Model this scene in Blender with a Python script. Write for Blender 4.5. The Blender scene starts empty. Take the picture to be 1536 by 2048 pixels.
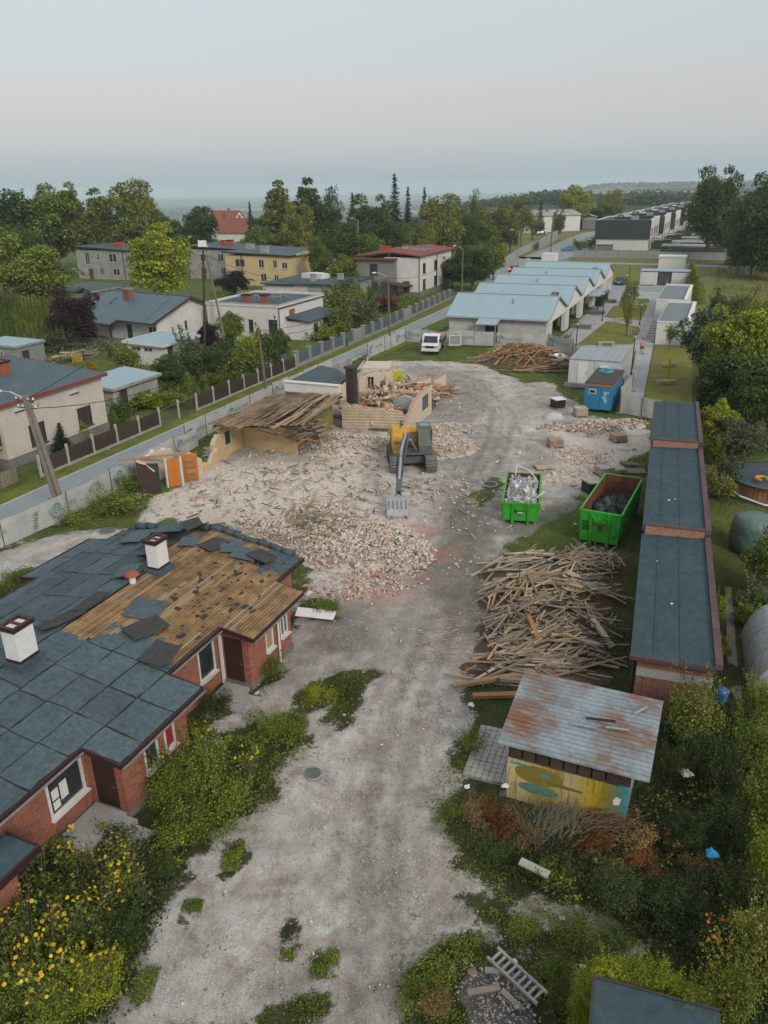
import bpy,math,random
import numpy as np
from mathutils import Vector,Matrix
R = math.radians
random.seed(7);RNG = np.random.default_rng(7)
sc = bpy.context.scene
# ------------------------------------------------------------------ camera
HAZE = 0.00019
CAMH,FPX,PITCH,ROLL = 18.0,1560.0,R(22.7),R(0.88)
cd = bpy.data.cameras.new('camera');cam = bpy.data.objects.new('camera',cd)
sc.collection.objects.link(cam);sc.camera = cam
cam.matrix_world = Matrix.Translation((0,0,CAMH)) @ Matrix.Rotation(R(90)-PITCH,4,'X') @ Matrix.Rotation(-ROLL,4,'Z')
cd.sensor_fit = 'VERTICAL';cd.sensor_height = 24.0;cd.lens = 12.0*FPX/1024.0
cd.clip_start = 0.3;cd.clip_end = 30000
# ------------------------------------------------------------------ world, sun, exposure
wd = bpy.data.worlds.new('World');sc.world = wd;wd.use_nodes = True
nt = wd.node_tree;nt.nodes.clear()
sky = nt.nodes.new('ShaderNodeTexSky');sky.sky_type = 'NISHITA';sky.sun_disc = False
sky.sun_elevation = R(32);sky.sun_rotation = R(150);sky.air_density = 1.0;sky.dust_density = 3.0;sky.ozone_density = 1.0
hs = nt.nodes.new('ShaderNodeHueSaturation');hs.inputs['Saturation'].default_value = 0.30
bg1 = nt.nodes.new('ShaderNodeBackground');bg1.inputs['Strength'].default_value = 0.05
# thin even overcast over the blue: grey overhead, a touch pink low down, bluish at the horizon
tc = nt.nodes.new('ShaderNodeTexCoord');sp = nt.nodes.new('ShaderNodeSeparateXYZ')
cr = nt.nodes.new('ShaderNodeValToRGB');cr.color_ramp.interpolation = 'EASE'
el = cr.color_ramp.elements
el[0].position = 0.0;el[0].color = (.335,.425,.465,1)
el[1].position = 1.0;el[1].color = (.76,.78,.80,1)
for p,c in ((.016,(.36,.425,.455)),(.0375,(.40,.425,.44)),(.087,(.43,.41,.405)),(.137,(.395,.425,.435)),(.184,(.405,.44,.455)),(.38,(.50,.53,.55))):
    e = el.new(p);e.color = c + (1,)
bg2 = nt.nodes.new('ShaderNodeBackground');bg2.inputs['Strength'].default_value = 1.0
ad = nt.nodes.new('ShaderNodeAddShader');wo = nt.nodes.new('ShaderNodeOutputWorld')
L = nt.links.new
L(sky.outputs[0],hs.inputs['Color']);L(hs.outputs[0],bg1.inputs['Color'])
L(tc.outputs['Generated'],sp.inputs[0]);L(sp.outputs['Z'],cr.inputs[0]);L(cr.outputs[0],bg2.inputs['Color'])
L(bg1.outputs[0],ad.inputs[0]);L(bg2.outputs[0],ad.inputs[1]);L(ad.outputs[0],wo.inputs[0])
sl = bpy.data.lights.new('sun','SUN');sl.energy = 1.7;sl.angle = R(14);sl.color = (1.0,.89,.76)
so = bpy.data.objects.new('sun',sl);sc.collection.objects.link(so)
sv = Vector((math.sin(R(150))*math.cos(R(32)),math.cos(R(150))*math.cos(R(32)),math.sin(R(32))))
so.rotation_euler = sv.to_track_quat('Z','Y').to_euler();so.location = (0,0,60)
sc.view_settings.view_transform = 'Standard';sc.view_settings.look = 'None'
sc.view_settings.exposure = 0.0;sc.view_settings.gamma = 1.0;sc.view_settings.use_curve_mapping = False
cy = sc.cycles
cy.use_denoising = True;cy.max_bounces = 5;cy.diffuse_bounces = 3;cy.glossy_bounces = 2;cy.transmission_bounces = 3
cy.volume_bounces = 1;cy.transparent_max_bounces = 8;cy.use_adaptive_sampling = True;cy.adaptive_threshold = 0.02
cy.sample_clamp_indirect = 4;cy.caustics_reflective = False;cy.caustics_refractive = False

# ------------------------------------------------------------------ layout helpers
cP,sP,cR_,sR_ = math.cos(PITCH),math.sin(PITCH),math.cos(ROLL),math.sin(ROLL)
def G(x,y,z=0.0):
    """survey helper: where the sight line of photo pixel x,y meets the level z"""
    u = (x-768)/FPX;v = (1024-y)/FPX
    u,v = u*cR_+v*sR_,v*cR_-u*sR_
    d = (u,cP+v*sP,-sP+v*cP);t = (z-CAMH)/d[2]
    return Vector((d[0]*t,d[1]*t,z))
def rise(x,y,y1):
    """height of an upright whose foot is at photo x,y and whose top is at row y1"""
    p = G(x,y);lo,hi = 0.,80.
    for _ in range(40):
        m = (lo+hi)/2;Z = m-CAMH
        d = p.y*cP-Z*sP;uu = p.x/d;vv = (p.y*sP+Z*cP)/d
        if 1024-(vv*cR_+uu*sR_)*FPX > y1: lo = m
        else: hi = m
    return lo
ST = math.atan2(.92,.39);AX = Vector((math.cos(ST),math.sin(ST),0));BX = Vector((-math.sin(ST),math.cos(ST),0))
def W(u,w,z=0.0):            # street frame: u along the lane, w to its left
    return AX*u + BX*w + Vector((0,0,z))
def UW(p): return (p.x*AX.x+p.y*AX.y,p.x*BX.x+p.y*BX.y)
def ns(x,y,s=1.0,seed=0.0):
    """cheap smooth pseudo noise for arrays, -1..1"""
    x = np.asarray(x)*s+seed*13.7;y = np.asarray(y)*s-seed*7.3
    return (np.sin(x*1.0+1.7*np.sin(y*.7+1.3))+np.sin(y*1.3+1.1*np.sin(x*.9+4.1))+.6*np.sin(x*2.3+y*1.9+2*np.sin(y*1.1))+.5*np.sin(y*3.1-x*2.7))/3.1

# ------------------------------------------------------------------ object helpers
COL = sc.collection
def tag(o,label=None,cat=None,group=None,kind=None):
    if label: o['label'] = label
    if cat: o['category'] = cat
    if group: o['group'] = group
    if kind: o['kind'] = kind
    return o
def thing(name,label,cat,loc=(0,0,0),rz=0.0,group=None):
    o = bpy.data.objects.new(name,None);COL.objects.link(o)
    o.location = loc;o.rotation_euler = (0,0,rz);o.empty_display_size = .3
    return tag(o,label,cat,group)
def put(name,me,parent=None,loc=(0,0,0),rot=(0,0,0),scale=(1,1,1)):
    o = bpy.data.objects.new(name,me);COL.objects.link(o)
    o.parent = parent;o.location = loc;o.rotation_euler = rot;o.scale = scale
    return o
def dup(root,loc=None,rz=None,scale=None,label=None,group=None):
    r = root.copy();COL.objects.link(r)
    if loc is not None: r.location = loc
    if rz is not None: r.rotation_euler = (0,0,rz)
    if scale is not None: r.scale = scale
    if label: r['label'] = label
    if group: r['group'] = group
    for ch in list(root.children):
        c = ch.copy();COL.objects.link(c);c.parent = r
        for g in list(ch.children):
            d = g.copy();COL.objects.link(d);d.parent = c
    return r
def np_mesh(name,verts,faces,mats,smooth=False,mi=None):
    verts = np.asarray(verts,dtype=np.float32).reshape(-1,3);faces = np.asarray(faces,dtype=np.int32)
    me = bpy.data.meshes.new(name);n,k = faces.shape
    me.vertices.add(len(verts));me.vertices.foreach_set('co',verts.ravel())
    me.loops.add(n*k);me.loops.foreach_set('vertex_index',faces.ravel())
    me.polygons.add(n);me.polygons.foreach_set('loop_start',np.arange(0,n*k,k,dtype=np.int32))
    me.polygons.foreach_set('loop_total',np.full(n,k,dtype=np.int32))
    if smooth: me.polygons.foreach_set('use_smooth',np.ones(n,dtype=bool))
    for m in (mats if isinstance(mats,(list,tuple)) else [mats]): me.materials.append(m)
    if mi is not None: me.polygons.foreach_set('material_index',np.asarray(mi,dtype=np.int32))
    me.update(calc_edges=True);return me
class MB:
    def __init__(s): s.v = [];s.f = [];s.m = []
    def add(s,vs,fs,m=0):
        b = len(s.v);s.v += [tuple(p) for p in vs]
        for f in fs: s.f.append([b+i for i in f]);s.m.append(m)
        return s
    def box(s,x0,x1,y0,y1,z0,z1,m=0):
        return s.add([(x0,y0,z0),(x1,y0,z0),(x1,y1,z0),(x0,y1,z0),(x0,y0,z1),(x1,y0,z1),(x1,y1,z1),(x0,y1,z1)],
                     [(0,3,2,1),(4,5,6,7),(0,1,5,4),(1,2,6,5),(2,3,7,6),(3,0,4,7)],m)
    def prism(s,poly,z0,z1,m=0,mtop=None):
        """poly: ccw xy; z0,z1 numbers or functions of x,y"""
        f0 = z0 if callable(z0) else (lambda x,y: z0);f1 = z1 if callable(z1) else (lambda x,y: z1)
        n = len(poly)
        vs = [(x,y,f0(x,y)) for x,y in poly]+[(x,y,f1(x,y)) for x,y in poly]
        s.add(vs,[tuple(range(n-1,-1,-1))]+[(i,(i+1) % n,n+(i+1) % n,n+i) for i in range(n)],m)
        b = len(s.v)-2*n;s.f.append([b+n+i for i in range(n)]);s.m.append(m if mtop is None else mtop);return s
    def side(s,prof,y0,y1,m=0):
        """prof: xz outline extruded along y"""
        n = len(prof)
        return s.add([(x,y0,z) for x,z in prof]+[(x,y1,z) for x,z in prof],
                     [tuple(range(n)),tuple(range(2*n-1,n-1,-1))]+[(i,n+i,n+(i+1) % n,(i+1) % n) for i in range(n)],m)
    def bar(s,p0,p1,w,h,m=0,up=(0,0,1)):
        p0 = Vector(p0);p1 = Vector(p1);d = (p1-p0).normalized();up = Vector(up)
        x = d.cross(up)
        if x.length < 1e-4: x = d.cross(Vector((1,0,0)))
        x.normalize();y = x.cross(d);x *= w/2;y *= h/2
        vs = [p0-x-y,p0+x-y,p0+x+y,p0-x+y,p1-x-y,p1+x-y,p1+x+y,p1-x+y]
        return s.add(vs,[(0,1,2,3),(7,6,5,4),(0,4,5,1),(1,5,6,2),(2,6,7,3),(3,7,4,0)],m)
    def tube(s,p0,p1,r0,r1=None,n=8,m=0,cap=True):
        r1 = r0 if r1 is None else r1
        p0 = Vector(p0);p1 = Vector(p1);d = (p1-p0).normalized()
        x = d.cross(Vector((0,0,1)))
        if x.length < 1e-4: x = Vector((1,0,0))
        x.normalize();y = d.cross(x);vs = []
        for p,r in ((p0,r0),(p1,r1)):
            for i in range(n):
                a = 2*math.pi*i/n;vs.append(p+x*(math.cos(a)*r)+y*(math.sin(a)*r))
        fs = [(i,(i+1) % n,n+(i+1) % n,n+i) for i in range(n)]
        if cap: fs += [tuple(range(n-1,-1,-1)),tuple(range(n,2*n))]
        return s.add(vs,fs,m)
    def path(s,pts,r,n=6,m=0):
        for i in range(len(pts)-1):
            r0 = r[i] if isinstance(r,(list,tuple)) else r;r1 = r[i+1] if isinstance(r,(list,tuple)) else r
            s.tube(pts[i],pts[i+1],r0,r1,n,m,cap=True)
        return s
    def lathe(s,prof,n=16,c=(0,0,0),m=0,sx=1.,sy=1.):
        vs = [];k = len(prof)
        for i in range(n):
            a = 2*math.pi*i/n
            for r,z in prof: vs.append((c[0]+math.cos(a)*r*sx,c[1]+math.sin(a)*r*sy,c[2]+z))
        fs = []
        for i in range(n):
            j = (i+1) % n
            for q in range(k-1): fs.append((i*k+q,j*k+q,j*k+q+1,i*k+q+1))
        fs += [tuple(i*k for i in range(n-1,-1,-1)),tuple(i*k+k-1 for i in range(n))]
        return s.add(vs,fs,m)
    def wall(s,p0,p1,z0,z1,th,ops=(),m=0):
        """upright wall from p0 to p1 (xy), thickness to its right-hand side; ops (s0,s1,za,zb) are openings"""
        p0 = Vector((p0[0],p0[1],0));p1 = Vector((p1[0],p1[1],0));d = p1-p0;ln = d.length;d.normalize();nrm = Vector((d.y,-d.x,0))*th
        cuts = sorted({0.,ln,*[c for o in ops for c in o[:2] if 0 < c < ln]})
        for a,b in zip(cuts[:-1],cuts[1:]):
            zs = [z0]
            for o in sorted(ops,key=lambda o: o[2]):
                if o[0] <= a+1e-6 and o[1] >= b-1e-6: zs += [o[2],o[3]]
            zs.append(z1)
            for q in range(0,len(zs),2):
                if zs[q+1]-zs[q] > 1e-3:
                    A = p0+d*(a+(.003 if a == 0 else 0));B = p0+d*(b-(.003 if b == ln else 0));lo,hi = zs[q],zs[q+1]
                    vs = [A,B,B+nrm,A+nrm]
                    s.add([(p.x,p.y,lo) for p in vs]+[(p.x,p.y,hi) for p in vs],
                          [(0,1,2,3),(7,6,5,4),(0,4,5,1),(1,5,6,2),(2,6,7,3),(3,7,4,0)],m)
        return s
    def mesh(s,name,mats,smooth=False):
        me = bpy.data.meshes.new(name);me.from_pydata(s.v,[],s.f)
        for m in (mats if isinstance(mats,(list,tuple)) else [mats]): me.materials.append(m)
        me.polygons.foreach_set('material_index',s.m)
        if smooth: me.polygons.foreach_set('use_smooth',[True]*len(s.f))
        me.update();return me
    def build(s,name,mats,parent=None,smooth=False,bevel=0,loc=(0,0,0),rot=(0,0,0)):
        o = put(name,s.mesh(name,mats,smooth),parent,loc,rot)
        if bevel:
            b = o.modifiers.new('bevel','BEVEL');b.width = bevel;b.segments = 2;b.limit_method = 'ANGLE';b.angle_limit = R(40)
        return o
def part(name,parent,mats,fn,**k):
    mb = MB();fn(mb);return mb.build(name,mats,parent,**k)
def solo(name,label,cat,mats,fn,loc=(0,0,0),rz=0.,group=None,**k):
    mb = MB();fn(mb);return tag(mb.build(name,mats,None,loc=loc,rot=(0,0,rz),**k),label,cat,group)

# ------------------------------------------------------------------ materials
class NT:
    def __init__(s,name):
        s.m = bpy.data.materials.new(name);s.m.use_nodes = True;s.t = s.m.node_tree
        s.b = s.t.nodes['Principled BSDF'];s.out = s.t.nodes['Material Output']
        s._c = {}
    def n(s,ty,**k):
        o = s.t.nodes.new('ShaderNode'+ty)
        for a,v in k.items():
            if hasattr(o,a): setattr(o,a,v)
        return o
    def l(s,a,b): s.t.links.new(a,b)
    def co(s,kind='Object'):
        if kind not in s._c:
            if kind == 'World': s._c[kind] = s.n('NewGeometry').outputs['Position']
            else: s._c[kind] = s.n('TexCoord').outputs[kind]
        return s._c[kind]
    def noise(s,scale,detail=4,rough=.55,kind='Object',sc3=None,dist=0.):
        t = s.n('TexNoise');t.inputs['Scale'].default_value = scale;t.inputs['Detail'].default_value = detail
        t.inputs['Roughness'].default_value = rough;t.inputs['Distortion'].default_value = dist
        v = s.co(kind)
        if sc3:
            mp = s.n('Mapping');mp.inputs['Scale'].default_value = sc3;s.l(v,mp.inputs[0]);v = mp.outputs[0]
        s.l(v,t.inputs['Vector']);return t.outputs['Fac']
    def ramp(s,fac,stops,interp='LINEAR'):
        r = s.n('ValToRGB');r.color_ramp.interpolation = interp;e = r.color_ramp.elements
        def col(c): return (c,c,c,1) if isinstance(c,(int,float)) else tuple(c)+(1,)
        e[0].position,e[0].color = stops[0][0],col(stops[0][1]);e[1].position,e[1].color = stops[-1][0],col(stops[-1][1])
        for p,c in stops[1:-1]:
            q = e.new(p);q.color = col(c)
        s.l(fac,r.inputs[0]);return r.outputs[0]
    def mix(s,fac,a,b,blend='MIX'):
        m = s.n('Mix');m.data_type = 'RGBA';m.blend_type = blend;m.clamp_factor = True
        for v,i in ((fac,0),(a,6),(b,7)):
            if hasattr(v,'links'): s.l(v,m.inputs[i])
            elif isinstance(v,(int,float)): m.inputs[i].default_value = v if i == 0 else (v,v,v,1)
            else: m.inputs[i].default_value = tuple(v)+(1,)
        return m.outputs[2]
    def math(s,op,a,b=0.,c=None):
        m = s.n('Math');m.operation = op
        for i,v in enumerate((a,b,c)):
            if v is None: continue
            if hasattr(v,'links'): s.l(v,m.inputs[i])
            else: m.inputs[i].default_value = v
        return m.outputs[0]
    def sep(s,v):
        x = s.n('SeparateXYZ');s.l(v,x.inputs[0]);return x.outputs
    def bump(s,h,strength=.4,dist=.02):
        b = s.n('Bump');b.inputs['Strength'].default_value = strength;b.inputs['Distance'].default_value = dist
        s.l(h,b.inputs['Height']);s.l(b.outputs[0],s.b.inputs['Normal'])
    def done(s,col=None,rough=.85,metal=0.,spec=.3,alpha=None):
        if col is not None:
            if hasattr(col,'links'): s.l(col,s.b.inputs['Base Color'])
            else: s.b.inputs['Base Color'].default_value = tuple(col)+(1,)
        if hasattr(rough,'links'): s.l(rough,s.b.inputs['Roughness'])
        else: s.b.inputs['Roughness'].default_value = rough
        s.b.inputs['Metallic'].default_value = metal;s.b.inputs['Specular IOR Level'].default_value = spec
        if alpha is not None: s.l(alpha,s.b.inputs['Alpha'])
        return s.m
def surf(name,c1,c2=None,scale=3.,rough=.85,bump=.25,bscale=30.,metal=0.,spec=.3,rnd=0.,c3=None,dirt=.25,bdist=.01,kind='Object',streak=None):
    t = NT(name);c2 = c2 or tuple(x*.72 for x in c1)
    f = t.noise(scale,6,.62,kind,streak)
    c = t.ramp(f,[(.3,c1),(.7,c2)] if c3 is None else [(.28,c1),(.5,c2),(.72,c3)])
    if dirt:
        d = t.noise(scale*6.3,5,.7,kind);c = t.mix(1.0,c,t.ramp(d,[(.3,1-dirt),(.65,1.0+dirt*.35)]),'MULTIPLY')
    if rnd:
        oi = t.n('ObjectInfo');r = t.ramp(oi.outputs['Random'],[(0.,1-rnd),(1.,1+rnd)]);c = t.mix(1.0,c,r,'MULTIPLY')
    if bump: t.bump(t.noise(bscale,5,.65,kind),bump,bdist)
    return t.done(c,rough,metal,spec)
def worn(name,c,rust=.5,rough=.5):
    t = NT(name);f = t.ramp(t.noise(1.3,5,.6),[(.35,tuple(x*.82 for x in c)),(.65,tuple(min(1,x*1.12) for x in c))]);f = t.mix(t.ramp(t.noise(2.2,7,.75),[(.56,0.),(.66,rust)]),f,(.10,.06,.04))
    g_ = t.ramp(t.noise(6,6,.75,'Object',(3,3,.7)),[(.52,0.),(.66,rust*.8)]);f = t.mix(g_,f,(.30,.28,.25));t.bump(t.noise(2.5,4,.5),.25,.05);return t.done(f,t.ramp(t.noise(5,4,.6),[(.3,rough-.1),(.7,rough+.3)]),0,.4)
def leaf(name,dark,light,rnd=.25,trans=.25,scale=.35):
    t = NT(name);g = t.n('NewGeometry');oi = t.n('ObjectInfo')
    c = t.ramp(g.outputs['Random Per Island'],[(0.,dark),(.55,tuple((a+b)/2 for a,b in zip(dark,light))),(1.,light)])
    c = t.mix(1.0,c,t.ramp(t.noise(scale,3,.6,'World'),[(.3,.66),(.7,1.32)]),'MULTIPLY')
    c = t.mix(1.0,c,t.ramp(oi.outputs['Random'],[(0.,(1-rnd,1-rnd*.8,1-rnd)),(1.,(1+rnd,1+rnd*.7,1+rnd*.4))]),'MULTIPLY')
    t.done(c,.62,0,.25)
    tr = t.n('BsdfTranslucent');t.l(c,tr.inputs[0]);mx = t.n('MixShader');mx.inputs[0].default_value = trans
    t.l(t.b.outputs[0],mx.inputs[1]);t.l(tr.outputs[0],mx.inputs[2]);t.l(mx.outputs[0],t.out.inputs[0])
    return t.m
def brickmat(name,c1,c2,mortar,sx=.25,sz=.075,wear=.35):
    """courses run level; works on any upright wall: x+y along the wall, z up (object space)"""
    t = NT(name);o = t.sep(t.co('Object'));x = t.math('ADD',o[0],o[1])
    cb = t.n('CombineXYZ');t.l(x,cb.inputs[0]);t.l(o[2],cb.inputs[1])
    b = t.n('TexBrick');t.l(cb.outputs[0],b.inputs['Vector'])
    b.inputs['Scale'].default_value = 1.;b.inputs['Brick Width'].default_value = sx;b.inputs['Row Height'].default_value = sz
    b.inputs['Mortar Size'].default_value = .008;b.inputs['Color1'].default_value = c1+(1,);b.inputs['Color2'].default_value = c2+(1,);b.inputs['Mortar'].default_value = mortar+(1,)
    n = t.noise(1.3,6,.7);c = t.mix(t.ramp(n,[(.45,0.),(.75,wear)]),b.outputs['Color'],mortar)
    c = t.mix(1.,c,t.ramp(t.noise(9,4,.7),[(.3,.65),(.7,1.15)]),'MULTIPLY')
    t.bump(t.math('SUBTRACT',1.,b.outputs['Fac']),.6,.01)
    return t.done(c,.9)
def glass(name,col=(.02,.025,.03),rough=.12):
    t = NT(name);c = t.ramp(t.noise(1.2,3),[(.3,col),(.7,tuple(x*2.2 for x in col))]);return t.done(c,rough,0,.6)
# ------------------------------------------------------------------ shared materials
m_plw = surf('plaster_white',(.60,.59,.57),(.50,.49,.47),1.2,.9,.15,60,dirt=.12)
m_plcream = surf('plaster_cream',(.52,.48,.42),(.44,.40,.345),.9,.9,.15,50,dirt=.15)
m_plyel = surf('plaster_yellow',(.56,.43,.22),(.48,.37,.2),.9,.9,.15,50,dirt=.15)
m_plgrey = surf('plaster_grey',(.36,.355,.34),(.20,.20,.19),.8,.9,.2,40,dirt=.35)
m_plgrey2 = surf('plaster_dark_grey',(.22,.215,.21),(.18,.175,.17),.8,.9,.2,40,dirt=.2)
m_conc = surf('concrete',(.36,.35,.33),(.25,.245,.235),1.5,.92,.35,25)
m_concd = surf('concrete_dark',(.20,.195,.185),(.12,.12,.115),1.2,.92,.35,25)
m_felt = surf('roof_felt',(.082,.115,.130),(.062,.089,.102),.9,.85,.5,90,rnd=.15,dirt=.4,spec=.2)
m_feltb = surf('felt_back',(.055,.058,.056),(.03,.032,.032),1.5,.8,.5,30,dirt=.4,streak=(1,9,1))
m_tar = surf('tar',(.012,.014,.015),(.025,.027,.028),8,.55,.4,40)
m_feltn = surf('roof_felt_new',(.048,.084,.098),(.036,.066,.079),.45,.8,.35,120,dirt=.32,spec=.2,c3=(.058,.082,.09))
m_metb = surf('metal_roof_pale',(.265,.36,.41),(.235,.325,.37),.7,.5,.05,20,spec=.35,dirt=.16)
m_tileb = None
m_trim = surf('dark_trim',(.05,.02,.022),(.03,.014,.015),2,.5,.05,20)
m_coping = surf('coping_maroon',(.105,.06,.062),(.075,.045,.047),2,.7,.15,30,rnd=.12)
m_red = surf('red_roof',(.22,.06,.045),(.16,.045,.035),1.5,.75,.3,20)
m_redt = surf('red_tiles',(.23,.075,.05),(.17,.055,.04),1.5,.8,.5,12)
m_bright_brick = surf('bright_brick',(.36,.10,.05),(.24,.07,.035),5,.9,.4,30)
m_white = surf('white_paint',(.66,.66,.65),(.58,.58,.57),2,.55,.05,30,dirt=.08)
m_frame = surf('window_white',(.62,.62,.61),None,2,.5,0,dirt=.05)
m_fdark = surf('window_dark_frame',(.05,.04,.035),None,2,.5,0,dirt=.05)
m_glass = glass('window_glass');m_glassb = glass('car_glass',(.012,.016,.02),.08)
m_wood = surf('wood_grey',(.27,.235,.19),(.165,.14,.112),4,.9,.4,20,rnd=.2,streak=(.6,8,8))
m_woodd = surf('wood_dark',(.07,.05,.04),(.04,.03,.024),4,.9,.4,20,rnd=.2,streak=(1,6,6))
m_woody = surf('wood_yellow',(.39,.275,.155),(.25,.17,.09),3,.88,.35,20,rnd=.28,streak=(.5,9,9))
m_woodo = surf('wood_orange',(.36,.19,.08),(.22,.11,.045),3,.88,.35,20,rnd=.25,streak=(.5,9,9))
m_woodp = surf('wood_pale',(.43,.36,.27),(.30,.25,.18),3,.9,.35,20,rnd=.25,streak=(.5,9,9))
m_pole = surf('pole_wood',(.17,.135,.10),(.10,.08,.06),3,.9,.4,15,streak=(6,6,.6))
m_brick = brickmat('brick_red',(.36,.10,.05),(.24,.065,.036),(.27,.20,.16))
m_brick2 = brickmat('brick_garage',(.26,.10,.065),(.18,.065,.045),(.20,.17,.145))
m_brickw = brickmat('brick_pale_grey',(.50,.48,.46),(.44,.42,.40),(.50,.48,.46),.5,.14,.1)
m_steel = surf('steel_grey',(.14,.15,.155),(.09,.10,.105),3,.5,.1,30,metal=.3)
m_black = surf('black_plastic',(.012,.012,.013),(.02,.02,.02),3,.45,.1,20)
m_rubber = surf('rubber',(.02,.02,.02),(.035,.033,.03),5,.85,.2,20)
m_galv = surf('galvanised',(.38,.41,.43),(.28,.30,.32),3,.45,.08,20,metal=.5)
m_rust = surf('rust',(.17,.065,.03),(.07,.03,.018),3,.9,.4,15)
m_green = worn('skip_green',(.02,.32,.012),.42)
m_teal = surf('fence_teal',(.085,.13,.15),(.07,.11,.13),2,.6,.05,20)
m_stone = surf('fence_stone',(.30,.28,.255),(.20,.185,.17),5,.9,.6,12)
m_kerb = surf('kerb',(.42,.41,.39),(.33,.32,.31),2,.9,.2,30)
m_paving = None
m_soil = surf('soil',(.17,.14,.115),(.10,.085,.07),2,.95,.7,12)
m_skin = surf('skin',(.45,.28,.20),(.40,.24,.17),4,.6,0,dirt=.05)
m_cable = surf('cable',(.02,.02,.022),None,2,.6,0,dirt=0)

def m_paint(name,c,rough=.35): return surf(name,c,tuple(x*.85 for x in c),1.5,rough,.02,30,spec=.5,dirt=.08)

# leaf colours
l_mid = leaf('leaf_mid',(0.0385,0.0652,0.01058),(0.2279,0.2881,0.03852))
l_dark = leaf('leaf_dark',(0.01857,0.03567,0.009356),(0.1067,0.1529,0.03143))
l_shade = leaf('leaf_shade',(0.0192,0.034,0.0117),(0.072,0.1,0.0288))  # darker copy of leaf_dark: shade of low undergrowth put into the colour
l_olive = leaf('leaf_olive',(0.05121,0.06886,0.01304),(0.2582,0.2876,0.05477))
l_bright = leaf('leaf_bright',(0.07544,0.1138,0.009126),(0.3816,0.4273,0.03067))
l_lime = leaf('leaf_lime',(0.0606,0.09108,0.0069),(0.2622,0.3043,0.02415))
l_spruce = leaf('leaf_spruce',(0.011,0.02475,0.0165),(0.0385,0.06875,0.044),trans=.1)
l_pine = leaf('leaf_pine',(0.0312,0.05928,0.0312),(0.117,0.1638,0.08112),trans=.1)
l_thuja = leaf('leaf_thuja',(0.02302,0.04539,0.006187),(0.1567,0.2107,0.02383),trans=.15)
l_purple = leaf('leaf_purple',(0.012,0.0072,0.0108),(0.0456,0.0228,0.0288))
l_grey = leaf('leaf_greygreen',(0.045,0.065,0.035),(0.16,0.19,0.1))
l_yellow = leaf('leaf_yellow',(0.3,0.22,0.01),(0.55,0.4,0.02),trans=.2)
l_red = leaf('leaf_red',(0.08,0.015,0.012),(0.17,0.035,0.03))
l_dry = leaf('leaf_dry',(0.1,0.065,0.025),(0.3,0.21,0.09),trans=.1)
l_dryr = leaf('leaf_dry_rust',(0.1,0.035,0.012),(0.28,0.11,0.03),trans=.1)
l_grass = leaf('grass_blade',(0.0348,0.0609,0.0116),(0.1305,0.174,0.0377),rnd=0,scale=.6)
l_grassd = leaf('grass_blade_dark',(0.0156,0.0338,0.0078),(0.0715,0.1105,0.0234),rnd=0,scale=.6)
l_field = leaf('field_wood',(0.02,0.035,0.014),(0.06,0.085,0.03),scale=.01,trans=.1)
l_petal = leaf('petal',(0.5,0.34,0.008),(0.8,0.58,0.02),rnd=.1,trans=.2)

# ------------------------------------------------------------------ ground sheet
def axis(lo,hi,step,far0,far1,g=1.16):
    a = list(np.arange(lo,hi+1e-6,step));d = step
    while a[-1] < far1: d *= g;a.append(a[-1]+d)
    d = step;b = [lo]
    while b[-1] > far0: d *= g;b.append(b[-1]-d)
    return np.array(b[:0:-1]+a)
gx = axis(-30,32,.3,-9000,9000);gy = axis(9,105,.3,-60,9000)
GX,GY = np.meshgrid(gx,gy);gxf,gyf = GX.ravel(),GY.ravel()
def sstep(x,a,b):
    t = np.clip((np.asarray(x,dtype=float)-a)/(b-a),0,1);return t*t*(3-2*t)
def farz(x,y):
    d = y-(300+np.maximum(0,x)*3.2);return -85*sstep(d,0,1800)
def pxpoly(pts): return [tuple(G(*p)[:2]) for p in pts]
def sdist(X,Y,poly):
    X = np.asarray(X,dtype=float);Y = np.asarray(Y,dtype=float)
    inside = np.zeros(X.shape,bool);dm = np.full(X.shape,1e9);n = len(poly)
    for i in range(n):
        (x0,y0),(x1,y1) = poly[i],poly[(i+1) % n]
        ex,ey = x1-x0,y1-y0
        t = np.clip(((X-x0)*ex+(Y-y0)*ey)/(ex*ex+ey*ey+1e-12),0,1)
        dm = np.minimum(dm,(X-x0-t*ex)**2+(Y-y0-t*ey)**2)
        with np.errstate(divide='ignore',invalid='ignore'):
            c = ((y0 > Y) != (y1 > Y)) & (X < (x1-x0)*(Y-y0)/(y1-y0+1e-30)+x0)
        inside ^= c
    d = np.sqrt(dm);return np.where(inside,d,-d)
def pdist(X,Y,pts):
    dm = np.full(np.shape(X),1e9)
    for (x0,y0),(x1,y1) in zip(pts[:-1],pts[1:]):
        ex,ey = x1-x0,y1-y0;t = np.clip(((X-x0)*ex+(Y-y0)*ey)/(ex*ex+ey*ey+1e-12),0,1)
        dm = np.minimum(dm,(X-x0-t*ex)**2+(Y-y0-t*ey)**2)
    return np.sqrt(dm)
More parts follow.
